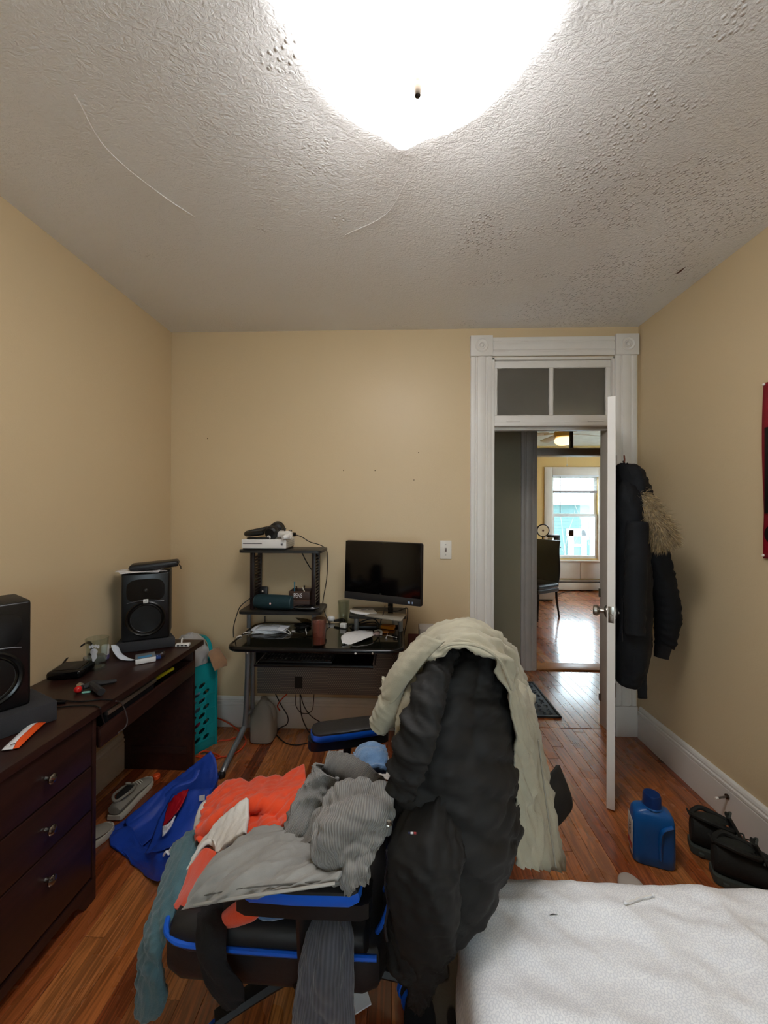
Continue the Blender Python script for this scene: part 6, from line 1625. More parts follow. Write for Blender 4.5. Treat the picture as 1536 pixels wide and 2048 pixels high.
# backrest: reclined shell with side wings
def backpt(t, s, dep):
    """t 0..1 up, s -1..1 across, dep 0 front .. 1 rear"""
    z = .42 + .62 * t; x = -.19 - .195 * t - .02 * t * t
    w = np.interp(t, [0, .12, .35, .55, .75, .85, 1], [.20, .235, .245, .262, .245, .19, .155])
    wing = .055 * abs(s) ** 3 * np.interp(t, [0, .3, .8, 1], [1, 1.0, .6, .2])
    th = np.interp(t, [0, .5, 1], [.105, .095, .075])
    return L3(x + wing - dep * th, w * s, z)
rings = []
for i in range(17):
    t = i / 16; ring = []
    for k in range(28):
        a = 2 * PI * k / 28; s = math.cos(a); s = (abs(s) ** .7) * (1 if s > 0 else -1); d = .5 - .5 * math.sin(a)
        ring.append(backpt(t, s, d))
    rings.append(ring)
b = B(); b.loft(rings); b.build('backrest', LTH, chair, True, sharp=60)
for s in (-1, 1):
    b = B(); b.tube([backpt(t, s * 1.005, .35) for t in [i / 20 for i in range(21)]], .0065, 8); b.build('back_piping', BLU, chair, True)
    b = B(); b.tube([backpt(t, s * .62, -.02) for t in [.1 + .035 * i for i in range(21)]], .016, 8, flat=.5); b.build('back_stripe', BLU, chair, True)
# arms
def arm(yc, ang, xc, z):
    fm = rz3(ang); o = L3(xc, yc, z); t = lambda x, y, zz: o + fm @ L3(x, y, zz)
    s = 1 if yc > 0 else -1
    b = B(); b.tube([L3(.02, s * .10, .345), L3(.02, s * .22, .34), L3(xc, s * .265, .36), L3(xc, s * .275, .45), L3(xc, yc, z - .05)], [.016, .016, .018, .019, .019], 10, smooth=4, flat=.7); b.build('arm_support', NYL, chair, True)
    out = [(x, y) for x, y in ((-.135, -.020), (-.130, -.038), (-.115, -.046), (.0, -.049), (.11, -.046), (.13, -.036), (.138, -.014), (.138, .014), (.13, .036), (.11, .046), (.0, .049), (-.115, .046), (-.130, .038), (-.135, .020))]
    b = B(); b.loft([[t(x * 1.07 + .012 * (x < -.1) * -1, y * .86, zz) for x, y in out] for zz in (-.055, -.03, -.022)]); b.build('arm_base', NYL, chair, True)
    b = B(); b.loft([[t(x * k, y * k, zz) for x, y in out] for k, zz in ((.95, -.022), (1.0, -.016), (1.0, -.002), (.985, .003))]); b.build('arm_pad_rim', BLU, chair, True)
    b = B(); b.loft([[t(x * k, y * k, zz) for x, y in out] for k, zz in ((.985, .002), (.965, .009), (.85, .0125), (.4, .0135))]); b.build('arm_pad_top', LTH, chair, True)
ARMZ = .645
arm(.295, .02, -.015, ARMZ)
arm(-.305, .30, -.02, ARMZ)

# ================================================================== clothes on the chair
# ---- black puffer jacket over the backrest
PUF = M('black_puffer_nylon', '21201f', rough=.66, var=.18, vscale=7, spec=.26)
jk = thing('puffer_jacket', 'black quilted puffer jacket hung over the chair back', 'jacket', (.16, 1.10, .4))
def ringpts(z, x0, x1, y0, y1, n=14, e=.75, sk=0.0):
    out = []
    for k in range(n):
        a = 2 * PI * k / n; ca, sa = math.cos(a), math.sin(a)
        out.append(Vector(((x0 + x1) / 2 + (x1 - x0) / 2 * (abs(ca) ** e) * (1 if ca > 0 else -1) + sk * sa, (y0 + y1) / 2 + (y1 - y0) / 2 * (abs(sa) ** e) * (1 if sa > 0 else -1), z)))
    return out
def quilt(n, amp): return lambda U, V: amp * (np.abs(np.sin(PI * V * n)) ** .55 - .6)
rr = [ringpts(1.075, .15, .25, 1.04, 1.28), ringpts(1.06, .105, .275, .975, 1.34, sk=.02), ringpts(1.00, .07, .295, .945, 1.38, sk=.04), ringpts(.93, .045, .315, .915, 1.40, sk=.05), ringpts(.80, .020, .330, .880, 1.41, sk=.055), ringpts(.68, .012, .334, .86, 1.41, sk=.055), ringpts(.57, .014, .295, .85, 1.40, sk=.05), ringpts(.49, .010, .20, .85, 1.38, sk=.05), ringpts(.43, .010, .165, .86, 1.34, sk=.045)]
def puffy(U, V):
    h = .006 * (np.abs(np.sin(PI * (V * 5.0 + .25 * np.sin(U * 12)))) ** .6)
    return h
cloth('body', rr, PUF, jk, (120, 140), .012, [(.014, 2.2, 1.0, 21), (.015, 4.0, 2.3, 5, .35), (.005, 8, .8, 8, .35), (.0014, 20, 2.4, 28, .5)], bulge=puffy, closed=True)
# hanging sleeve, pointing at the floor
def limb(name, cs, rs, m_, parent, res=(50, 26), wr=((.008, 6, 0, 3),), bulge=None, flat=1.0, th=.006):
    cs = [Vector(c) for c in cs]; rows_ = []
    prev = None
    for i, c in enumerate(cs):
        t = (cs[min(i + 1, len(cs) - 1)] - cs[max(i - 1, 0)]).normalized()
        u = Vector((1, 0, 0)) if prev is None else prev
        u = (u - t * u.dot(t)).normalized(); prev = u; w = t.cross(u); rr_ = rs[i] if hasattr(rs[i], '__len__') else (rs[i], rs[i] * flat)
        rows_.append([c + u * rr_[0] * math.cos(2 * PI * k / 10) + w * rr_[1] * math.sin(2 * PI * k / 10) for k in range(10)])
    return cloth(name, rows_, m_, parent, res, th, wr, bulge=bulge, closed=True)
sl = [at_y(880, 1560, .95), at_y(862, 1640, .875), at_y(850, 1720, .835), at_y(848, 1800, .84), at_y(846, 1880, .86), at_y(842, 1950, .89), at_y(836, 2005, .92)]
limb('sleeve', sl, [(.03, .02), (.068, .05), (.082, .055), (.082, .055), (.068, .050), (.043, .042), (.022, .028)], PUF, jk, (90, 40), [(.014, 5, .3, 31), (.006, 11, 1.0, 4), (.002, 22, .2, 6)], lambda U, V: .004 * np.abs(np.sin(PI * V * 6)))
limb('sleeve', [at_y(905, 1300, 1.0), at_y(870, 1350, .93), at_y(848, 1420, .885), at_y(830, 1480, .865), at_y(812, 1540, .86), at_y(800, 1590, .86)], [(.02, .02), (.042, .035), (.048, .03), (.050, .028), (.046, .026), (.034, .022)], PUF, jk, (70, 36), [(.014, 7, .9, 14), (.005, 16, 1.1, 9)])
rows_ = net([(985, 1650, .93), (950, 1700, .90), (915, 1740, .87)], [(970, 1755, .90), (940, 1785, .885), (900, 1800, .87)], [(950, 1830, .875), (928, 1850, .87), (895, 1860, .865)], [(936, 1880, .872), (922, 1892, .872), (900, 1895, .872)])
cloth('hem_panel', rows_, PUF, jk, (26, 26), .012, [(.010, 6, .4, 41)])
b = B(); b.tube([at_y(773 + 3 * math.sin(k), 1700 + 14 * k, .845) for k in range(14)], .0028, 6); b.build('zip_line', M('zip_dark', '3a3a3e', rough=.3, metal=.5), jk)
lg_ = at_y(824, 1666, .822)
b = B(); b.obox(lg_, (.006, .002, .0035), None); b.build('logo_patch', PAP, jk); b = B(); b.obox(lg_ + Vector((.0065, 0, 0)), (.005, .002, .0035), None); b.build('logo_patch', M('logo_red', 'a84040', rough=.5), jk)
b = B(); b.obox(lg_ + Vector((-.006, 0, 0)), (.004, .002, .0035), None); b.build('logo_patch', M('logo_navy', '2c3350', rough=.5), jk)
# stiff corner poking out behind the beige jacket
rows_ = net([(1085, 1560, 1.22), (1105, 1540, 1.26), (1112, 1530, 1.30)], [(1085, 1600, 1.20), (1118, 1590, 1.24), (1138, 1602, 1.28)], [(1080, 1680, 1.20), (1108, 1650, 1.22), (1124, 1632, 1.25)])
cloth('rear_flap', rows_, PUF, jk, (16, 16), .012)

# ---- beige jacket draped over the top
BEI = M('beige_cotton_twill', 'a39d89', rough=.82, var=.10, vscale=14, bump=.12, bscale=420, sheen=.1)
bj = thing('beige_jacket', 'faded beige cotton jacket draped over the top of the chair back', 'jacket', (.25, 1.15, 1.0))
main = net([(800, 1462, .985), (822, 1378, .955), (862, 1316, .93), (905, 1292, .92), (955, 1298, .915), (1000, 1330, .92), (1024, 1385, .935), (1036, 1470, .95), (1040, 1570, .965), (1042, 1740, .98)],
           [(786, 1455, 1.03), (806, 1362, 1.00), (848, 1296, .98), (902, 1268, .97), (958, 1272, .965), (1010, 1308, .97), (1040, 1372, .985), (1056, 1470, 1.0), (1066, 1580, 1.01), (1078, 1745, 1.02)],
           [(778, 1440, 1.10), (795, 1345, 1.07), (842, 1277, 1.06), (905, 1248, 1.06), (960, 1252, 1.06), (1018, 1296, 1.06), (1052, 1368, 1.07), (1074, 1475, 1.08), (1090, 1590, 1.09), (1110, 1745, 1.10)],
           [(772, 1425, 1.20), (790, 1332, 1.18), (840, 1266, 1.18), (905, 1236, 1.18), (962, 1240, 1.18), (1020, 1286, 1.17), (1058, 1362, 1.17), (1085, 1475, 1.18), (1107, 1595, 1.18), (1136, 1742, 1.18)],
           [(790, 1430, 1.34), (815, 1340, 1.34), (858, 1280, 1.36), (908, 1250, 1.38), (960, 1252, 1.38), (1012, 1296, 1.36), (1050, 1370, 1.36), (1078, 1480, 1.35), (1098, 1595, 1.34), (1118, 1720, 1.34)])
cloth('body', main, BEI, bj, (56, 110), .006, [(.019, 4.5, 1.57, 17, .15), (.008, 9, 1.5, 23, .25), (.002, 14, .9, 5)])
limb('sleeve', [at_y(842, 1330, 1.02), at_y(812, 1372, 1.0), at_y(783, 1412, 1.0), at_y(765, 1440, 1.01), at_y(758, 1452, 1.015)], [(.045, .04), (.044, .04), (.040, .038), (.034, .034), (.030, .032)], BEI, bj, (44, 24), [(.008, 9, .4, 9), (.003, 20, .2, 3)])
limb('sleeve', [at_y(848, 1360, .965), at_y(832, 1400, .955), at_y(818, 1445, .955), at_y(808, 1485, .96), at_y(804, 1502, .965)], [(.034, .034), (.036, .034), (.036, .034), (.030, .03), (.027, .028)], BEI, bj, (44, 24), [(.007, 9, .4, 19), (.003, 20, .2, 13)])
coll = net([(892, 1282, .915), (855, 1318, .925), (820, 1362, .945), (785, 1405, .97), (770, 1362, 1.02)], [(868, 1278, .93), (828, 1316, .945), (797, 1352, .96), (772, 1392, .985), (765, 1358, 1.03)], [(848, 1274, .98), (812, 1308, .99), (786, 1340, 1.0), (764, 1378, 1.02), (762, 1352, 1.05)])
cloth('collar', coll, BEI, bj, (20, 36), .007, [(.003, 10, .5, 7)])
b = B(); b.tube([at_y(u, v, y) for u, v, y in ((878, 1300, .912), (905, 1288, .905), (955, 1292, .90), (1000, 1322, .905), (1024, 1380, .92))], .004, 6, smooth=8); b.build('edge_seam', BEI, bj)
b = B(); b.tube([at_y(u, v, y) for u, v, y in ((1077, 1480, 1.045), (1092, 1600, 1.055), (1112, 1735, 1.065))], .0025, 5, smooth=10); b.build('side_seam', M('beige_seam', '8f8a7c', rough=.85), bj)

# ---- grey corduroy jacket over the near armrest
CORD = rib_mat('grey_corduroy', '85827d', 290, .55, 0)
COR2 = M('grey_twill', '8b8a86', rough=.85, var=.09, vscale=25, bump=.12, bscale=420, sheen=.2)
cj = thing('corduroy_jacket', 'grey corduroy jacket crumpled over the near armrest', 'jacket', (-.2, .9, .62))
low = net([(585, 1668, 1.03), (620, 1672, .99), (650, 1690, .95), (690, 1720, .91)],
          [(500, 1672, .98), (555, 1690, .93), (610, 1712, .89), (690, 1738, .86)],
          [(430, 1728, .90), (510, 1728, .86), (590, 1738, .84), (690, 1746, .835)],
          [(395, 1778, .87), (485, 1768, .82), (580, 1762, .800), (685, 1757, .805)],
          [(374, 1818, .86), (470, 1803, .80), (570, 1787, .775), (675, 1770, .785)])
cloth('lower_panel', low, COR2, cj, (44, 64), .007, [(.010, 4, 1.2, 31), (.004, 10, .6, 37)])
b = B(); b.tube([at_y(u, v, y) for u, v, y in ((378, 1812, .848), (470, 1797, .79), (570, 1782, .766), (670, 1767, .777))], .0030, 6, smooth=8); b.build('hem_cord', M('pale_hem', '9d9b94', rough=.8), cj)
b = B(); b.tube([at_y(u, v, y) for u, v, y in ((384, 1796, .852), (478, 1778, .80), (575, 1768, .778), (672, 1760, .79))], .0014, 5, smooth=8); b.build('hem_stitch', M('stitch_dark', '55534f', rough=.8), cj)
# upright sleeve/cuff standing at the back
slv = [at_y(600, 1668, 1.00), at_y(612, 1640, 1.0), at_y(630, 1600, 1.02), at_y(645, 1565, 1.03), at_y(655, 1540, 1.04)]
limb('sleeve', slv, [(.052, .05), (.056, .05), (.052, .045), (.045, .04), (.043, .04)], CORD, cj, (44, 40), [(.012, 7, .6, 3), (.004, 16, 1.1, 7)])
# back roll of the collar
limb('rolled_collar', [at_y(655, 1528, 1.07), at_y(690, 1535, 1.06), at_y(725, 1555, 1.04), at_y(755, 1580, 1.01), at_y(775, 1600, .98)], [(.030, .035), (.036, .035), (.037, .032), (.032, .03), (.025, .022)], rib_mat('grey_corduroy_rows', '6f6c67', 290, .55, 1), cj, (40, 32), [(.007, 9, .9, 12)])
# big front fold
ff = net([(668, 1592, .955), (700, 1575, .955), (735, 1580, .955), (768, 1600, .95)],
         [(648, 1630, .905), (685, 1612, .885), (730, 1612, .885), (776, 1626, .905)],
         [(640, 1672, .875), (672, 1658, .848), (722, 1655, .848), (770, 1655, .88)],
         [(642, 1710, .855), (672, 1702, .825), (715, 1698, .825), (752, 1690, .855)],
         [(655, 1745, .845), (680, 1742, .815), (708, 1734, .815), (732, 1715, .84)],
         [(690, 1772, .835), (697, 1768, .82), (706, 1760, .82), (716, 1745, .83)])
cloth('front_fold', ff, CORD, cj, (56, 52), .008, [(.022, 4.5, .9, 51), (.009, 10, .3, 17)])
fl = net([(735, 1578, .948), (760, 1566, .955), (786, 1576, .95)], [(746, 1612, .905), (766, 1608, .905), (786, 1612, .905)], [(756, 1640, .885), (772, 1640, .885), (785, 1642, .885)], [(764, 1662, .88), (775, 1668, .878), (783, 1662, .88)])
cloth('pocket_flap', fl, CORD, cj, (24, 24), .008, [(.004, 9, .4, 61)])
bt = at_y(777, 1645, .868)
b = B(); b.lathe([(.0075, 0), (.0085, .002), (.006, .004), (.004, .003), (.003, .005), (.001, .005)], bt, 18, rx3(PI / 2)); b.build('snap_button', METAL, cj)
inn = net([(640, 1660, .97), (690, 1600, 1.0), (760, 1600, 1.0)], [(645, 1720, .90), (690, 1700, .9), (750, 1690, .9)], [(660, 1760, .86), (700, 1755, .85), (725, 1740, .87)])
cloth('dark_hole_lining', inn, M('charcoal_shade', '3f3d3b', rough=.8), cj, (16, 16), .01, [(.01, 7, .5, 2)])  # charcoal sheet puts the dark hole inside the jacket into the colour
mid = net([(575, 1650, 1.04), (612, 1610, 1.05), (650, 1580, 1.06), (690, 1575, 1.04)], [(585, 1680, .99), (622, 1650, .98), (655, 1630, .96), (690, 1620, .95)], [(600, 1705, .93), (632, 1690, .92), (655, 1690, .90), (672, 1690, .89)])
cloth('middle_fold', mid, CORD, cj, (30, 34), .008, [(.012, 6, .7, 15), (.004, 14, 1.1, 4)])

# ---- orange and white sweatshirt
ORG = M('orange_fleece', 'e2481c', rough=.9, var=.06, vscale=20, bump=.15, bscale=300, sheen=.3)
OWH = M('white_fleece', 'd3cfc8', rough=.9, var=.03, bump=.15, bscale=300, sheen=.3)
ss = thing('sweatshirt', 'bright orange sweatshirt with a white stripe on the chair seat', 'sweatshirt', (-.4, 1.1, .5))
top_ = net([(418, 1602, 1.30), (455, 1570, 1.34), (500, 1568, 1.36), (560, 1560, 1.36), (612, 1543, 1.36)],
           [(410, 1630, 1.22), (460, 1598, 1.23), (510, 1590, 1.24), (560, 1582, 1.24), (612, 1570, 1.23)],
           [(402, 1665, 1.14), (455, 1632, 1.13), (505, 1610, 1.13), (555, 1608, 1.13), (605, 1600, 1.12)],
           [(398, 1672, 1.14), (452, 1648, 1.14), (498, 1628, 1.14), (545, 1640, 1.09), (600, 1630, 1.06)],
           [(410, 1700, 1.10), (460, 1690, 1.09), (510, 1680, 1.06), (565, 1665, 1.02), (600, 1655, 1.01)])
cloth('orange_body', top_, ORG, ss, (60, 72), .010, [(.018, 3.2, 1.0, 71), (.006, 8, .7, 13)])
st = net([(386, 1737, 1.050), (404, 1698, 1.085), (438, 1652, 1.10), (470, 1622, 1.105), (500, 1600, 1.11)],
         [(383, 1743, 1.037), (409, 1697, 1.068), (440, 1680, 1.06), (470, 1655, 1.06), (499, 1638, 1.06)],
         [(380, 1750, 1.027), (413, 1692, 1.052), (437, 1710, 1.015), (466, 1690, 1.005), (496, 1671, .995)])
cloth('white_stripe', st, OWH, ss, (30, 46), .012, [(.009, 5, .9, 5), (.003, 12, .4, 8)])
lo_ = net([(384, 1735, 1.03), (415, 1700, 1.045), (435, 1712, 1.01)], [(372, 1775, .995), (400, 1750, .99), (430, 1735, .975)], [(358, 1805, .975), (380, 1790, .96), (405, 1770, .95)], [(352, 1815, .97), (372, 1818, .95), (395, 1808, .94)])
cloth('orange_hem', lo_, ORG, ss, (26, 20), .010, [(.004, 8, .5, 6)])
limb('orange_cuff', [at_y(442, 1842, .92), at_y(470, 1830, .91), at_y(505, 1812, .90), at_y(530, 1795, .91)], [(.012, .014), (.022, .022), (.026, .026), (.022, .022)], ORG, ss, (24, 18), [(.003, 12, .4, 6)])
rows_ = net([(395, 1640, 1.24), (405, 1612, 1.28), (418, 1600, 1.31)], [(392, 1665, 1.19), (400, 1650, 1.20), (412, 1640, 1.21)], [(393, 1685, 1.14), (400, 1670, 1.15), (410, 1662, 1.16)])
cloth('white_side_panel', rows_, OWH, ss, (14, 14), .010)

# ---- teal garment hanging off the front of the seat
TEA = M('teal_knit', '43636b', rough=.9, var=.10, vscale=30, bump=.25, bscale=380, sheen=.25)
tn = net([(352, 1700, 1.14), (378, 1672, 1.16), (398, 1680, 1.15)], [(338, 1740, 1.08), (360, 1735, 1.05), (385, 1740, 1.04)], [(322, 1790, 1.03), (345, 1795, .99), (368, 1800, .985)], [(305, 1840, 1.00), (325, 1850, .96), (345, 1850, .955)], [(292, 1890, .99), (310, 1895, .95), (330, 1895, .945)], [(288, 1945, .98), (305, 1950, .945), (330, 1950, .94)], [(283, 1990, .975), (305, 2000, .94), (338, 1985, .94)], [(283, 2025, .975), (300, 2034, .945), (325, 2010, .945)])
tag(cloth('teal_garment', tn, TEA, None, (70, 24), .012, [(.008, 7, .1, 81), (.003, 18, .4, 15)]), 'teal knitted garment hanging over the front of the chair seat', 'garment')
# ---- black leggings
BKN = M('black_knit', '151416', rough=.9, var=.1, bump=.2, bscale=350)
bk = net([(395, 1795, .99), (425, 1790, .98), (450, 1795, .98)], [(398, 1830, .93), (425, 1832, .915), (448, 1832, .93)], [(398, 1870, .885), (425, 1870, .872), (447, 1870, .885)], [(402, 1905, .872), (426, 1905, .858), (450, 1905, .87)], [(415, 1945, .875), (440, 1945, .86), (465, 1940, .875)], [(435, 1980, .88), (458, 1978, .865), (485, 1965, .88)], [(450, 2003, .885), (470, 2005, .875), (486, 1990, .885)])
tag(cloth('black_leggings', bk, BKN, None, (56, 22), .010, [(.005, 8, .1, 91)]), 'black knit leggings hanging over the near side of the seat', 'leggings')
# ---- grey trousers leg hanging by the arm support
GRT = rib_mat('slate_ribbed_knit', '52525a', 150, .3, 0, .9)
gt = net([(630, 1830, .90), (660, 1832, .885), (690, 1836, .90)], [(618, 1880, .86), (655, 1880, .84), (698, 1880, .86)], [(606, 1935, .84), (650, 1935, .815), (700, 1935, .84)], [(598, 1990, .84), (648, 1990, .812), (703, 1990, .84)], [(590, 2050, .845), (645, 2050, .815), (705, 2050, .845)], [(588, 2100, .86), (640, 2100, .83), (704, 2100, .86)])
tag(cloth('grey_trousers', gt, GRT, None, (60, 40), .014, [(.008, 5, .05, 95), (.002, 14, .1, 4)]), 'slate grey ribbed trousers hanging beside the near armrest', 'trousers')
# ---- blue cloths
DNM = M('mid_blue_fleece', '4b6f9c', rough=.95, var=.12, vscale=40, bump=.3, bscale=250, sheen=.4)
db = net([(490, 1815, 1.00), (540, 1800, .98), (615, 1805, .96)], [(490, 1830, .95), (545, 1822, .93), (615, 1818, .92)], [(505, 1842, .92), (550, 1842, .905), (600, 1832, .90)])
tag(cloth('blue_cloth', db, DNM, None, (20, 30), .010, [(.006, 8, .4, 6)]), 'mid blue cloth squeezed between the seat and the near armrest', 'cloth')
fb = net([(720, 1525, 1.22), (740, 1505, 1.24), (765, 1512, 1.23)], [(722, 1535, 1.17), (742, 1522, 1.17), (770, 1530, 1.17)], [(735, 1552, 1.13), (750, 1548, 1.13), (770, 1550, 1.14)])
tag(cloth('light_blue_fleece', fb, M('light_blue_fleece', '6486ad', rough=.95, var=.12, vscale=40, bump=.4, bscale=250, sheen=.5), None, (26, 26), .03, [(.008, 9, .6, 7)]), 'fuzzy light blue fleece behind the corduroy jacket', 'fleece')
lump2 = net([(450, 1700, 1.28), (500, 1680, 1.28), (600, 1670, 1.28), (700, 1660, 1.28)], [(455, 1780, 1.2), (500, 1720, 1.2), (590, 1690, 1.18), (720, 1680, 1.15)], [(445, 1860, 1.03), (490, 1830, 1.02), (590, 1820, 1.0), (720, 1800, .98)])
for r_ in lump2:
    for p in r_: p.z = .475 + .02 * math.sin(p.x * 20)
tag(cloth('navy_garment', lump2, M('royal_blue_cloth', '1d3f94', rough=.85, var=.1, bump=.2, bscale=300), None, (30, 40), .012, [(.01, 5, .8, 77)]), 'royal blue garment lying flat on the seat under the sweatshirt', 'garment')

# ================================================================== bed
BX0, BX1, BY0, BY1, BZ0, BZ1 = .150, 1.555, -1.05, 1.070, .10, .505
mt, nt, p_ = new_mat('white_ring_print_sheet')
tc = N(nt, 'ShaderNodeTexCoord')
vo = N(nt, 'ShaderNodeTexVoronoi', voronoi_dimensions='2D', i_Scale=112.0, i_Randomness=.45); nt.links.new(tc.outputs['Object'], vo.inputs['Vector'])
rp = N(nt, 'ShaderNodeValToRGB'); e = rp.color_ramp
e.elements[0].position = .26; e.elements[0].color = lin('ecedf0'); e.elements[1].position = .62; e.elements[1].color = lin('eff0f2')
for pos, hx in ((.36, 'd9dbe0'), (.46, 'd9dbe0'), (.54, 'eff0f2')):
    k = e.elements.new(pos); k.color = lin(hx)
nt.links.new(vo.outputs['Distance'], rp.inputs[0])
nz = N(nt, 'ShaderNodeTexNoise', i_Scale=3.0, i_Detail=4.0); nt.links.new(tc.outputs['Object'], nz.inputs['Vector'])
rp2 = N(nt, 'ShaderNodeValToRGB'); rp2.color_ramp.elements[0].position = .60; rp2.color_ramp.elements[0].color = (1, 1, 1, 1); rp2.color_ramp.elements[1].position = .80; rp2.color_ramp.elements[1].color = lin('e6dccb')
nt.links.new(nz.outputs[0], rp2.inputs[0])
mx_ = N(nt, 'ShaderNodeMix', data_type='RGBA', blend_type='MULTIPLY'); mx_.inputs[0].default_value = 1
nt.links.new(rp.outputs[0], mx_.inputs[6]); nt.links.new(rp2.outputs[0], mx_.inputs[7]); nt.links.new(mx_.outputs[2], p_.inputs['Base Color'])
p_.inputs['Roughness'].default_value = .85; p_.inputs['Sheen Weight'].default_value = .15
SHEET = mt
bed = thing('bed', 'bed with a white ring patterned sheet in the right foreground', 'bed', ((BX0 + BX1) / 2, 0, 0))
nx_, ny_ = 130, 150
r_ = .085
def bedgrid():
    """top sheet with rounded edges and hanging sides, far end and left side"""
    su = np.concatenate([np.linspace(-.36, 0, 26, endpoint=False), np.linspace(0, BX1 - BX0, nx_)])
    sv = np.concatenate([np.linspace(BY0, BY1, ny_, endpoint=False), np.linspace(BY1, BY1 + .36, 26)])
    U, V = np.meshgrid(su, sv)
    # rounded-corner distance
    R0 = .13
    qx = np.clip(BX0 + U, None, BX0 + R0 * 0 + 9); 
    dx = np.minimum(U, 0); dy = np.maximum(V - BY1, 0)
    X = BX0 + np.maximum(U, 0); Y = np.minimum(V, BY1)
    # pull the corner in on a radius
    cx, cy = BX0 + R0, BY1 - R0
    ox, oy = np.maximum(cx - X, 0), np.maximum(Y - cy, 0); d = np.hypot(ox, oy); inside = (ox > 0) & (oy > 0)
    m_ = np.maximum(ox, oy); f = np.where(inside & (d > 0), m_ / np.maximum(d, 1e-6), 1)
    X = np.where(inside, cx - ox * f, X); Y = np.where(inside, cy + oy * f, Y)
    hang = np.maximum(-dx, dy) + .25 * np.minimum(-dx, dy)
    # crown: edges roll over
    edge = np.minimum(np.minimum(X - BX0, BY1 - Y) , .2); edge = np.where(inside, R0 - np.minimum(d * f, R0), edge); edge = np.maximum(edge, 0)
    roll = .075
    Z = BZ1 - np.where(edge < roll, roll - np.sqrt(np.maximum(roll ** 2 - (roll - edge) ** 2, 0)), 0) - hang
    Z = np.maximum(Z, BZ0)
    # flare
    nxv = np.where(-dx > 0, -1.0, 0); nyv = np.where(dy > 0, 1.0, 0)
    X = X + nxv * .01 * np.sin(V * 23) * np.minimum(hang / .1, 1); Y = Y + nyv * .01 * np.sin(U * 21) * np.minimum(hang / .1, 1)
    w = folds(U, V, 3, 1.1, .75, .3) * .020 + folds(U, V, 8, 2.6, .85, .3) * .013 + folds(U, V, 14, 6, .7, .6) * .004
    top = np.minimum(edge / .1, 1)
    Z = Z + w * (.35 + .65 * top) * (hang < .02)
    X = X + nxv * folds(U, V, 5, 4, 0.0, .15) * .006 * (hang > 0)
    return np.stack([X, Y, Z], 2)
G = bedgrid(); h_, w_ = G.shape[:2]
idx = np.arange(h_ * w_).reshape(h_, w_)
me = bpy.data.meshes.new('sheet'); me.from_pydata(G.reshape(-1, 3).tolist(), [], np.stack([idx[:-1, :-1].ravel(), idx[:-1, 1:].ravel(), idx[1:, 1:].ravel(), idx[1:, :-1].ravel()], 1).tolist()); finish(me, 0)
link('fitted_sheet', me, SHEET, bed)
b = B(); b.box((BX0 + .05, BY0, .22), (BX1, BY1 - .05, BZ1 - .06), bev=.05, seg=3); b.build('mattress', M('mattress_white', 'd0d0d2', rough=.8), bed)
b = B(); b.box((BX0 + .06, BY0, .10), (BX1, BY1 - .06, .22), bev=.01); b.build('bed_base', M('dark_base_fabric', '3a3836', rough=.9), bed)
for x in (BX0 + .12, BX1 - .08):
    for y in (BY0 + .1, BY1 - .14):
        b = B(); b.lathe([(.02, .001), (.026, .10)], (x, y, 0), 14); b.build('leg', BLK, bed)
# cotton swab, lint
from mathutils.bvhtree import BVHTree
bv = BVHTree.FromPolygons([tuple(v) for v in G.reshape(-1, 3)], [tuple(f) for f in np.stack([idx[:-1, :-1].ravel(), idx[:-1, 1:].ravel(), idx[1:, 1:].ravel(), idx[1:, :-1].ravel()], 1)])
def onbed(u, v, dz=.003):
    d = ray(u, v).normalized(); hit = bv.ray_cast(Vector((0, 0, CAM_Z)), d); return hit[0] + Vector((0, 0, dz)) if hit[0] else at_z(u, v, BZ1)
t = thing('cotton_swab', 'single cotton swab lying on the bed sheet', 'cotton swab', onbed(1278, 1802))
a_, m2, c_ = onbed(1250, 1810, .006), onbed(1278, 1802, .007), onbed(1306, 1794, .006)
b = B(); b.tube([a_, m2, c_], .0018, 6, smooth=4); b.build('stick', WHT, t)
for p in (a_, c_):
    b = B(); b.sphere(p, (.0046, .0042, .004), 10); b.build('cotton_tip', PAP, t)
b = B(); b.tube([onbed(1099, 1832, .002), onbed(1106, 1830, .002), onbed(1115, 1831, .002)], [.0004, .0012, .0004], 5); tag(b.build('lint_thread', BLK), 'tiny dark thread on the bed sheet', 'thread')

# ================================================================== under and beside the bed
mt, nt, p_ = new_mat('leopard_rug')
tc = N(nt, 'ShaderNodeTexCoord'); mp = N(nt, 'ShaderNodeMapping'); mp.inputs['Scale'].default_value = (22, 11, 1); nt.links.new(tc.outputs['Object'], mp.inputs[0])
vo = N(nt, 'ShaderNodeTexVoronoi', i_Scale=1.0, i_Randomness=.6); nt.links.new(mp.outputs[0], vo.inputs['Vector'])
rp = N(nt, 'ShaderNodeValToRGB'); rp.color_ramp.elements[0].position = .33; rp.color_ramp.elements[0].color = lin('2c2826'); rp.color_ramp.elements[1].position = .42; rp.color_ramp.elements[1].color = lin('6e655a')
nt.links.new(vo.outputs['Distance'], rp.inputs[0]); nt.links.new(rp.outputs[0], p_.inputs['Base Color']); p_.inputs['Roughness'].default_value = 1
nb = N(nt, 'ShaderNodeTexNoise', i_Scale=420.0); nt.links.new(tc.outputs['Object'], nb.inputs['Vector']); bb = N(nt, 'ShaderNodeBump', i_Strength=.6, i_Distance=.004); nt.links.new(nb.outputs[0], bb.inputs['Height']); nt.links.new(bb.outputs[0], p_.inputs['Normal'])
rg_ = thing('spotted_rug', 'brown shaggy rug with dark oblong spots beside the bed', 'rug', (.35, 1.0, 0))
rx0, ry0, rx1, ry1 = .075, .35, .75, 1.335
b = B(); b.box((rx0, ry0, .001), (rx1, ry1, .013), bev=.005); b.build('pile', mt, rg_)
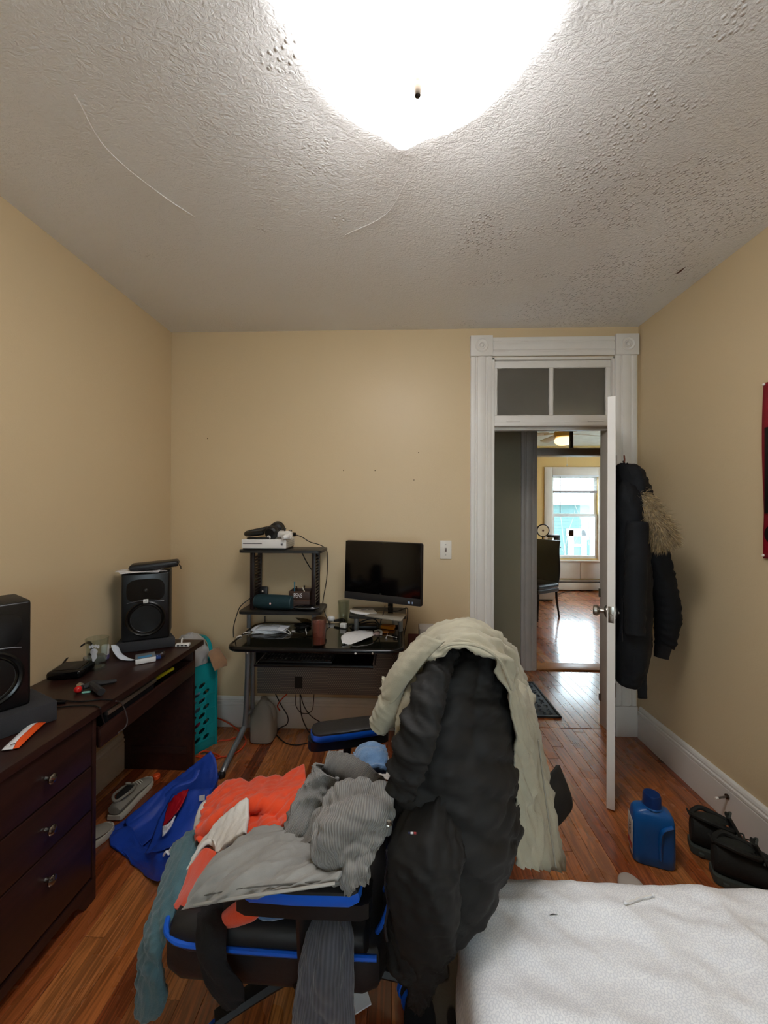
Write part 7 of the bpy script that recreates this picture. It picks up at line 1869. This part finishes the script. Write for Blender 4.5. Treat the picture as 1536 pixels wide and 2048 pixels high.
b = B(); b.tube([Vector((x, y, .007)) for x, y in ((rx0, ry0), (rx1, ry0), (rx1, ry1), (rx0, ry1))], .006, 6, closed=True); b.build('bound_edge', M('rug_binding', '4d463f', rough=.95), rg_)
mt, nt, p_ = new_mat('blue_marbled_print')
tc = N(nt, 'ShaderNodeTexCoord'); nz = N(nt, 'ShaderNodeTexNoise', i_Scale=45.0, i_Detail=5.0, i_Distortion=1.5); nt.links.new(tc.outputs['Object'], nz.inputs['Vector'])
rp = N(nt, 'ShaderNodeValToRGB'); rp.color_ramp.elements[0].position = .42; rp.color_ramp.elements[0].color = lin('3c5f96'); rp.color_ramp.elements[1].position = .58; rp.color_ramp.elements[1].color = lin('c4d6ea')
nt.links.new(nz.outputs[0], rp.inputs[0]); nt.links.new(rp.outputs[0], p_.inputs['Base Color']); p_.inputs['Roughness'].default_value = .6
bp = net([(925, 1885, 1.10), (945, 1870, 1.12), (975, 1850, 1.12)], [(938, 1930, 1.06), (952, 1915, 1.06), (975, 1900, 1.07)], [(946, 1980, 1.02), (958, 1975, 1.02), (975, 1960, 1.03)], [(952, 2020, 1.00), (962, 2020, 1.0), (975, 2010, 1.0)])
tag(cloth('patterned_cloth', bp, mt, None, (30, 20), .01, [(.006, 8, .3, 4)]), 'blue and white marbled cloth hanging beside the bed', 'cloth')
b = B(); b.tube([at_z(908, 1885, .05), at_z(918, 1898, .03), at_z(930, 1915, .02)], .003, 6, smooth=5); tag(b.build('white_string', WHT), 'short white string on the spotted rug', 'string')
b = B(); q_ = at_z(720, 2000, .008); b.prism([(-.02, -.03), (.03, -.02), (.02, .05), (-.02, .05)], .004, Matrix.Translation(q_) @ rz3(.3).to_4x4()); tag(b.build('paper_slip', PAP), 'small white paper slip on the floor under the chair', 'paper')
sl_ = thing('dark_slipper', 'dark navy slipper on the rug below the chair', 'shoe', at_z(838, 2040, .03))
c_ = at_z(840, 2046, .05); b = B(); b.sphere(c_, (.045, .09, .035), 18); b.build('toe', M('navy_felt', '14161c', rough=.95), sl_)
b = B(); b.sphere(c_ + Vector((0, -.06, -.03)), (.048, .12, .012), 18); b.build('sole', BLK, sl_)

# detergent bottle
DBL = M('blue_bottle_plastic', '12569c', rough=.28, var=.04)
dc0 = at_z(1306, 1742, 0)
det = thing('detergent_bottle', 'blue plastic detergent bottle standing on the floor beyond the bed', 'bottle', (dc0.x + .030, dc0.y + .055, 0), -.30); det.scale = (.82, .82, .82)
def dsec(w, d, z, ex=.42): return [Vector((w * (abs(math.cos(a)) ** ex) * (1 if math.cos(a) > 0 else -1), d * (abs(math.sin(a)) ** ex) * (1 if math.sin(a) > 0 else -1), z)) for a in [2 * PI * (k + .5) / 32 for k in range(32)]]
b = B(); b.loft([dsec(.088, .050, .001), dsec(.094, .055, .010), dsec(.095, .056, .06), dsec(.094, .055, .16), dsec(.093, .054, .215), dsec(.088, .050, .245), dsec(.075, .043, .262), dsec(.045, .034, .274, .7), dsec(.030, .028, .280, 1), dsec(.028, .028, .292, 1)]); b.build('body', DBL, det, True)
b = B(); b.tube([Vector((.075, -.056, .225)), Vector((.030, -.058, .195)), Vector((.020, -.058, .13)), Vector((.022, -.058, .05))], [.010, .014, .013, .010], 8, smooth=5, flat=.6); b.build('moulded_grip', DBL, det, True)
b = B(); b.lathe([(.041, .280), (.043, .284), (.041, .292), (.040, .330), (.036, .340), (.001, .341)], (0, 0, 0), 28); b.build('cap', M('navy_cap', '0f2f66', rough=.35), det, True)
b = B(); b.lathe([(.043, .272), (.046, .277), (.043, .283)], (0, 0, 0), 28); b.build('collar_ring', DBL, det, True)
b = B(); b.obox((-.0955, 0, .12), (.002, .088, .17), None, .0005); lb = b.build('label', M('detergent_label', 'c8c6c0', rough=.4, var=.2, vscale=25), det, True)
text_mesh('label_lettering', 'OXI', .038, M('label_ink', '35363a', rough=.5), Matrix.Translation((-.0968, 0, .14)) @ Matrix.Rotation(-PI / 2, 4, 'Z') @ Matrix.Rotation(PI / 2, 4, 'X') @ Matrix.Rotation(PI / 2, 4, 'Z'), lb, .0004, True)
b = B(); b.obox((-.0966, 0, .065), (.001, .08, .03), None); b.build('label_band', M('label_red', 'a0403a', rough=.5), lb, True)
# pale slipper tip showing behind the bed edge
ws_ = thing('pale_slipper', 'pale grey slipper toe peeking over the bed edge', 'shoe', at_z(1268, 1740, .03))
c_ = at_z(1268, 1782, .035); b = B(); b.sphere(c_, (.048, .07, .030), 18); b.build('toe', M('pale_felt', 'b3aaa2', rough=.95), ws_)
b = B(); b.sphere(c_ + Vector((0, -.05, -.025)), (.05, .11, .009), 18); b.build('sole', M('slipper_sole', '8d877f', rough=.8), ws_)

# black hiking boots
BOOT = M('black_nubuck', '1a1c1a', rough=.75, var=.18, bump=.15, bscale=200)
BSOL = M('grey_green_rubber', '3e443f', rough=.7)
def boot(loc, rz, label):
    t = thing('hiking_boot', label, 'boot', loc, rz, 'black hiking boots by the right wall')
    prof = [(-.14, .026, .135, .012), (-.132, .036, .150, .006), (-.10, .042, .158, .0), (-.06, .044, .150, .0), (-.02, .044, .138, .0), (.02, .044, .110, .0), (.06, .047, .085, .0), (.10, .048, .068, .0), (.13, .042, .055, .004), (.150, .026, .042, .008), (.158, .008, .034, .012)]
    rings = [[Vector((x, wd * math.cos(a) * (1 - .22 * max(0, math.sin(a))), z0 + .022 + (hz - z0 - .022) * (.5 + .5 * math.sin(a)))) for a in [2 * PI * k / 22 for k in range(22)]] for x, wd, hz, z0 in prof]
    b = B(); b.loft(rings); b.build('upper', BOOT, t, True)
    b = B(); b.loft([[Vector((x * 1.03, wd * 1.08 * c, z)) for c, z in ((-1, .001 + z0 * .3), (-1.05, .014), (-.98, .032), (.98, .032), (1.05, .014), (1, .001 + z0 * .3))] for x, wd, hz, z0 in prof]); sole = b.build('sole', BSOL, t, True)
    for k in range(6):
        b = B(); b.box((-.12 + .045 * k, -.0525, .006), (-.10 + .045 * k, .0525, .022), bev=.003); b.build('lug', BSOL, sole, True)
    b = B(); b.tube([Vector((-.135, 0, .150)), Vector((-.10, .038, .162)), Vector((-.05, .038, .152)), Vector((-.005, .026, .142)), Vector((-.005, -.026, .142)), Vector((-.05, -.038, .152)), Vector((-.10, -.038, .162))], .010, 8, closed=True, smooth=4); b.build('padded_collar', BOOT, t, True)
    b = B(); b.sphere((-.068, 0, .152), (.058, .031, .008), 16); b.build('opening', M('boot_lining', '232622', rough=.95), t, True)
    b = B(); b.tube([Vector((.03, 0, .10)), Vector((.005, 0, .145)), Vector((-.015, 0, .185))], [.022, .027, .024], 10, smooth=4, flat=.35); b.build('tongue', BOOT, t, True)
    b = B(); b.tube([Vector((-.012, -.014, .182)), Vector((-.004, 0, .200)), Vector((-.012, .014, .182))], .004, 6, smooth=4); b.build('pull_loop', BSOL, t, True)
    for k in range(4):
        x, z = .008 + .022 * k, .135 - .017 * k
        b = B(); b.tube([Vector((x, -.030, z - .012)), Vector((x + .008, 0, z + .004)), Vector((x, .030, z - .012))], .0032, 6, smooth=3); b.build('lace', BSOL, t, True)
    b = B(); b.tube([Vector((-.142, -.010, .145)), Vector((-.152, 0, .165)), Vector((-.142, .010, .145))], .004, 6, smooth=4); b.build('heel_loop', BOOT, t, True)
    return t
boot((1.415, 1.675, 0), -.45, 'black hiking boot standing nearest the right baseboard')
boot((1.405, 1.545, 0), -.40, 'black hiking boot standing in front, at the right edge of the picture')

# ================================================================== parka on the door
PK = M('navy_black_parka', '0d1014', rough=.75, var=.12, bump=.1, bscale=300, spec=.3)
lf_n = Vector((dn.x, dn.y, 0)) * SGN                              # out of the leaf into the room
lf_d = Vector((dd.x, dd.y, 0))                                    # towards the free edge
def onleaf(along, out, z): return HG + lf_d * (DL * along) + lf_n * (T / 2 + out) + Vector((0, 0, z))
hk = thing('door_hook', 'small metal hook on the back of the open door', 'hook', onleaf(.78, 0, 1.72))
b = B(); b.tube([onleaf(.78, .002, 1.70), onleaf(.78, .012, 1.72), onleaf(.78, .03, 1.715), onleaf(.78, .04, 1.735), onleaf(.78, .038, 1.765)], .004, 7, smooth=5); b.build('hook', M('copper_wire', '8a5a4a', rough=.35, metal=.8), hk)
b = B(); b.obox(onleaf(.78, .003, 1.715), (.03, .006, .05), frame(lf_d, (0, 0, 1)), .002); b.build('back_plate', METAL, hk)
pk_ = thing('parka', 'black hooded parka with tan fur trim hanging on the door', 'coat', onleaf(0.780, .1, .6))
def oval(along, out, ra, ro, z, n=14, e=.8, lean=0.0):
    pts = []
    for k in range(n):
        a = 2 * PI * k / n; ca, sa = math.cos(a), math.sin(a)
        pts.append(onleaf(along, out, z) + lf_d * (ra * (abs(ca) ** e) * (1 if ca > 0 else -1)) + lf_n * (ro * (abs(sa) ** e) * (1 if sa > 0 else -1) + lean * ca))
    return pts
body = [oval(.760, .035, .05, .022, 1.63), oval(.74, .050, .12, .040, 1.57), oval(.72, .064, .17, .055, 1.48), oval(.71, .072, .19, .063, 1.33), oval(.70, .076, .20, .068, 1.15), oval(.70, .078, .20, .070, .98), oval(.70, .076, .20, .068, .80), oval(.71, .070, .18, .060, .68), oval(.72, .062, .16, .05, .61)]
cloth('body', body, PK, pk_, (70, 60), .010, [(.012, 3, .1, 101), (.005, 8, .3, 103)], closed=True)
# front placket strip hanging lower than the hem
plc = [[onleaf(0.900, .075 + .004 * k, z), onleaf(0.880, .105 + .004 * k, z), onleaf(0.860, .125, z)] for k, z in enumerate((1.42, 1.25, 1.05, .85, .68, .555))]
cloth('placket', plc, PK, pk_, (40, 14), .008, [(.004, 6, .2, 8)])
shl = onleaf(0.620, .135, 1.42)
limb('sleeve', [shl, onleaf(0.600, .185, 1.28), onleaf(0.580, .215, 1.10), onleaf(0.560, .240, .93), onleaf(0.555, .235, .80), onleaf(0.560, .225, .755)], [(.060, .058), (.066, .060), (.066, .060), (.068, .060), (.058, .052), (.045, .042)], PK, pk_, (60, 30), [(.009, 6, 1.4, 111), (.003, 15, 1.5, 5)])
limb('sleeve_cuff', [onleaf(0.560, .222, .765), onleaf(0.565, .215, .72), onleaf(0.570, .212, .695)], [(.040, .038), (.036, .034), (.034, .032)], BKN, pk_, (14, 24), [(.001, 20, 0, 3)])
limb('sleeve', [onleaf(0.960, .09, 1.42), onleaf(0.990, .085, 1.25), onleaf(0.990, .08, 1.05), onleaf(0.990, .08, .88)], [(.05, .045), (.052, .045), (.05, .042), (.045, .04)], PK, pk_, (44, 26), [(.007, 6, 1.4, 121)])
# hood
hd = [oval(.76, .030, .035, .018, 1.71, 12), oval(.74, .052, .07, .042, 1.685, 12), oval(.73, .070, .09, .058, 1.63, 12), oval(.72, .080, .10, .066, 1.56, 12), oval(.72, .084, .10, .064, 1.49, 12), oval(.72, .084, .09, .055, 1.43, 12)]
cloth('hood', hd, PK, pk_, (40, 44), .010, [(.014, 5, .6, 131), (.005, 11, .2, 7)], closed=True)
b = B(); b.tube([onleaf(0.780, .045, 1.70), onleaf(0.770, .035, 1.735), onleaf(0.760, .045, 1.70)], .004, 6, smooth=4); b.build('hanging_loop', BLK, pk_)
b = B(); b.tube([onleaf(0.990, .028, 1.05), onleaf(0.990, .030, .98), onleaf(0.990, .028, .90), onleaf(0.990, .03, .84)], .003, 6, smooth=5); b.build('drawcord', BLK, pk_)
# fur trim: a core roll and thousands of tapered hairs
fc = [at_y(1262, 990, 2.00), at_y(1280, 1003, 1.98), at_y(1298, 1028, 1.95), at_y(1318, 1060, 1.93), at_y(1332, 1087, 1.93)]
fsp = spline(fc, 10); fr = np.interp(np.linspace(0, 1, len(fsp)), [0, .2, .6, .9, 1], [.024, .044, .054, .046, .022])
FURM = M('tan_fur', '9c8660', rough=.8, var=.5, vscale=55, sheen=.3)
b = B(); b.tube(fsp, list(fr), 12); ft = b.build('fur_trim', FURM, pk_)
rgn = np.random.RandomState(6); vs, fs = [], []
for k in range(7000):
    i = rgn.randint(1, len(fsp) - 1); c = fsp[i]; t = (fsp[i] - fsp[i - 1]).normalized()
    n = Vector(rgn.normal(0, 1, 3)); n = (n - t * n.dot(t)).normalized()
    p = c + n * fr[i] * .9 + t * rgn.uniform(-.005, .005)
    d = (n * .55 + t * rgn.uniform(.1, .9) + Vector(rgn.normal(0, .28, 3)) + Vector((0, 0, -.25))).normalized(); L_ = rgn.uniform(.026, .060)
    s = d.cross(Vector(rgn.normal(0, 1, 3))).normalized() * .0016
    mid_ = p + d * L_ * .55 + Vector((0, 0, -.003)); tip_ = p + d * L_ + Vector((0, 0, -.010))
    j = len(vs); vs += [p - s, p + s, mid_ + s * .7, mid_ - s * .7, tip_]; fs += [(j, j + 1, j + 2, j + 3), (j + 3, j + 2, j + 4)]
me = bpy.data.meshes.new('fur_hairs'); me.from_pydata([tuple(v) for v in vs], [], fs); finish(me, 0)
o = link('fur_hairs', me, FURM, ft); o['kind'] = 'stuff'
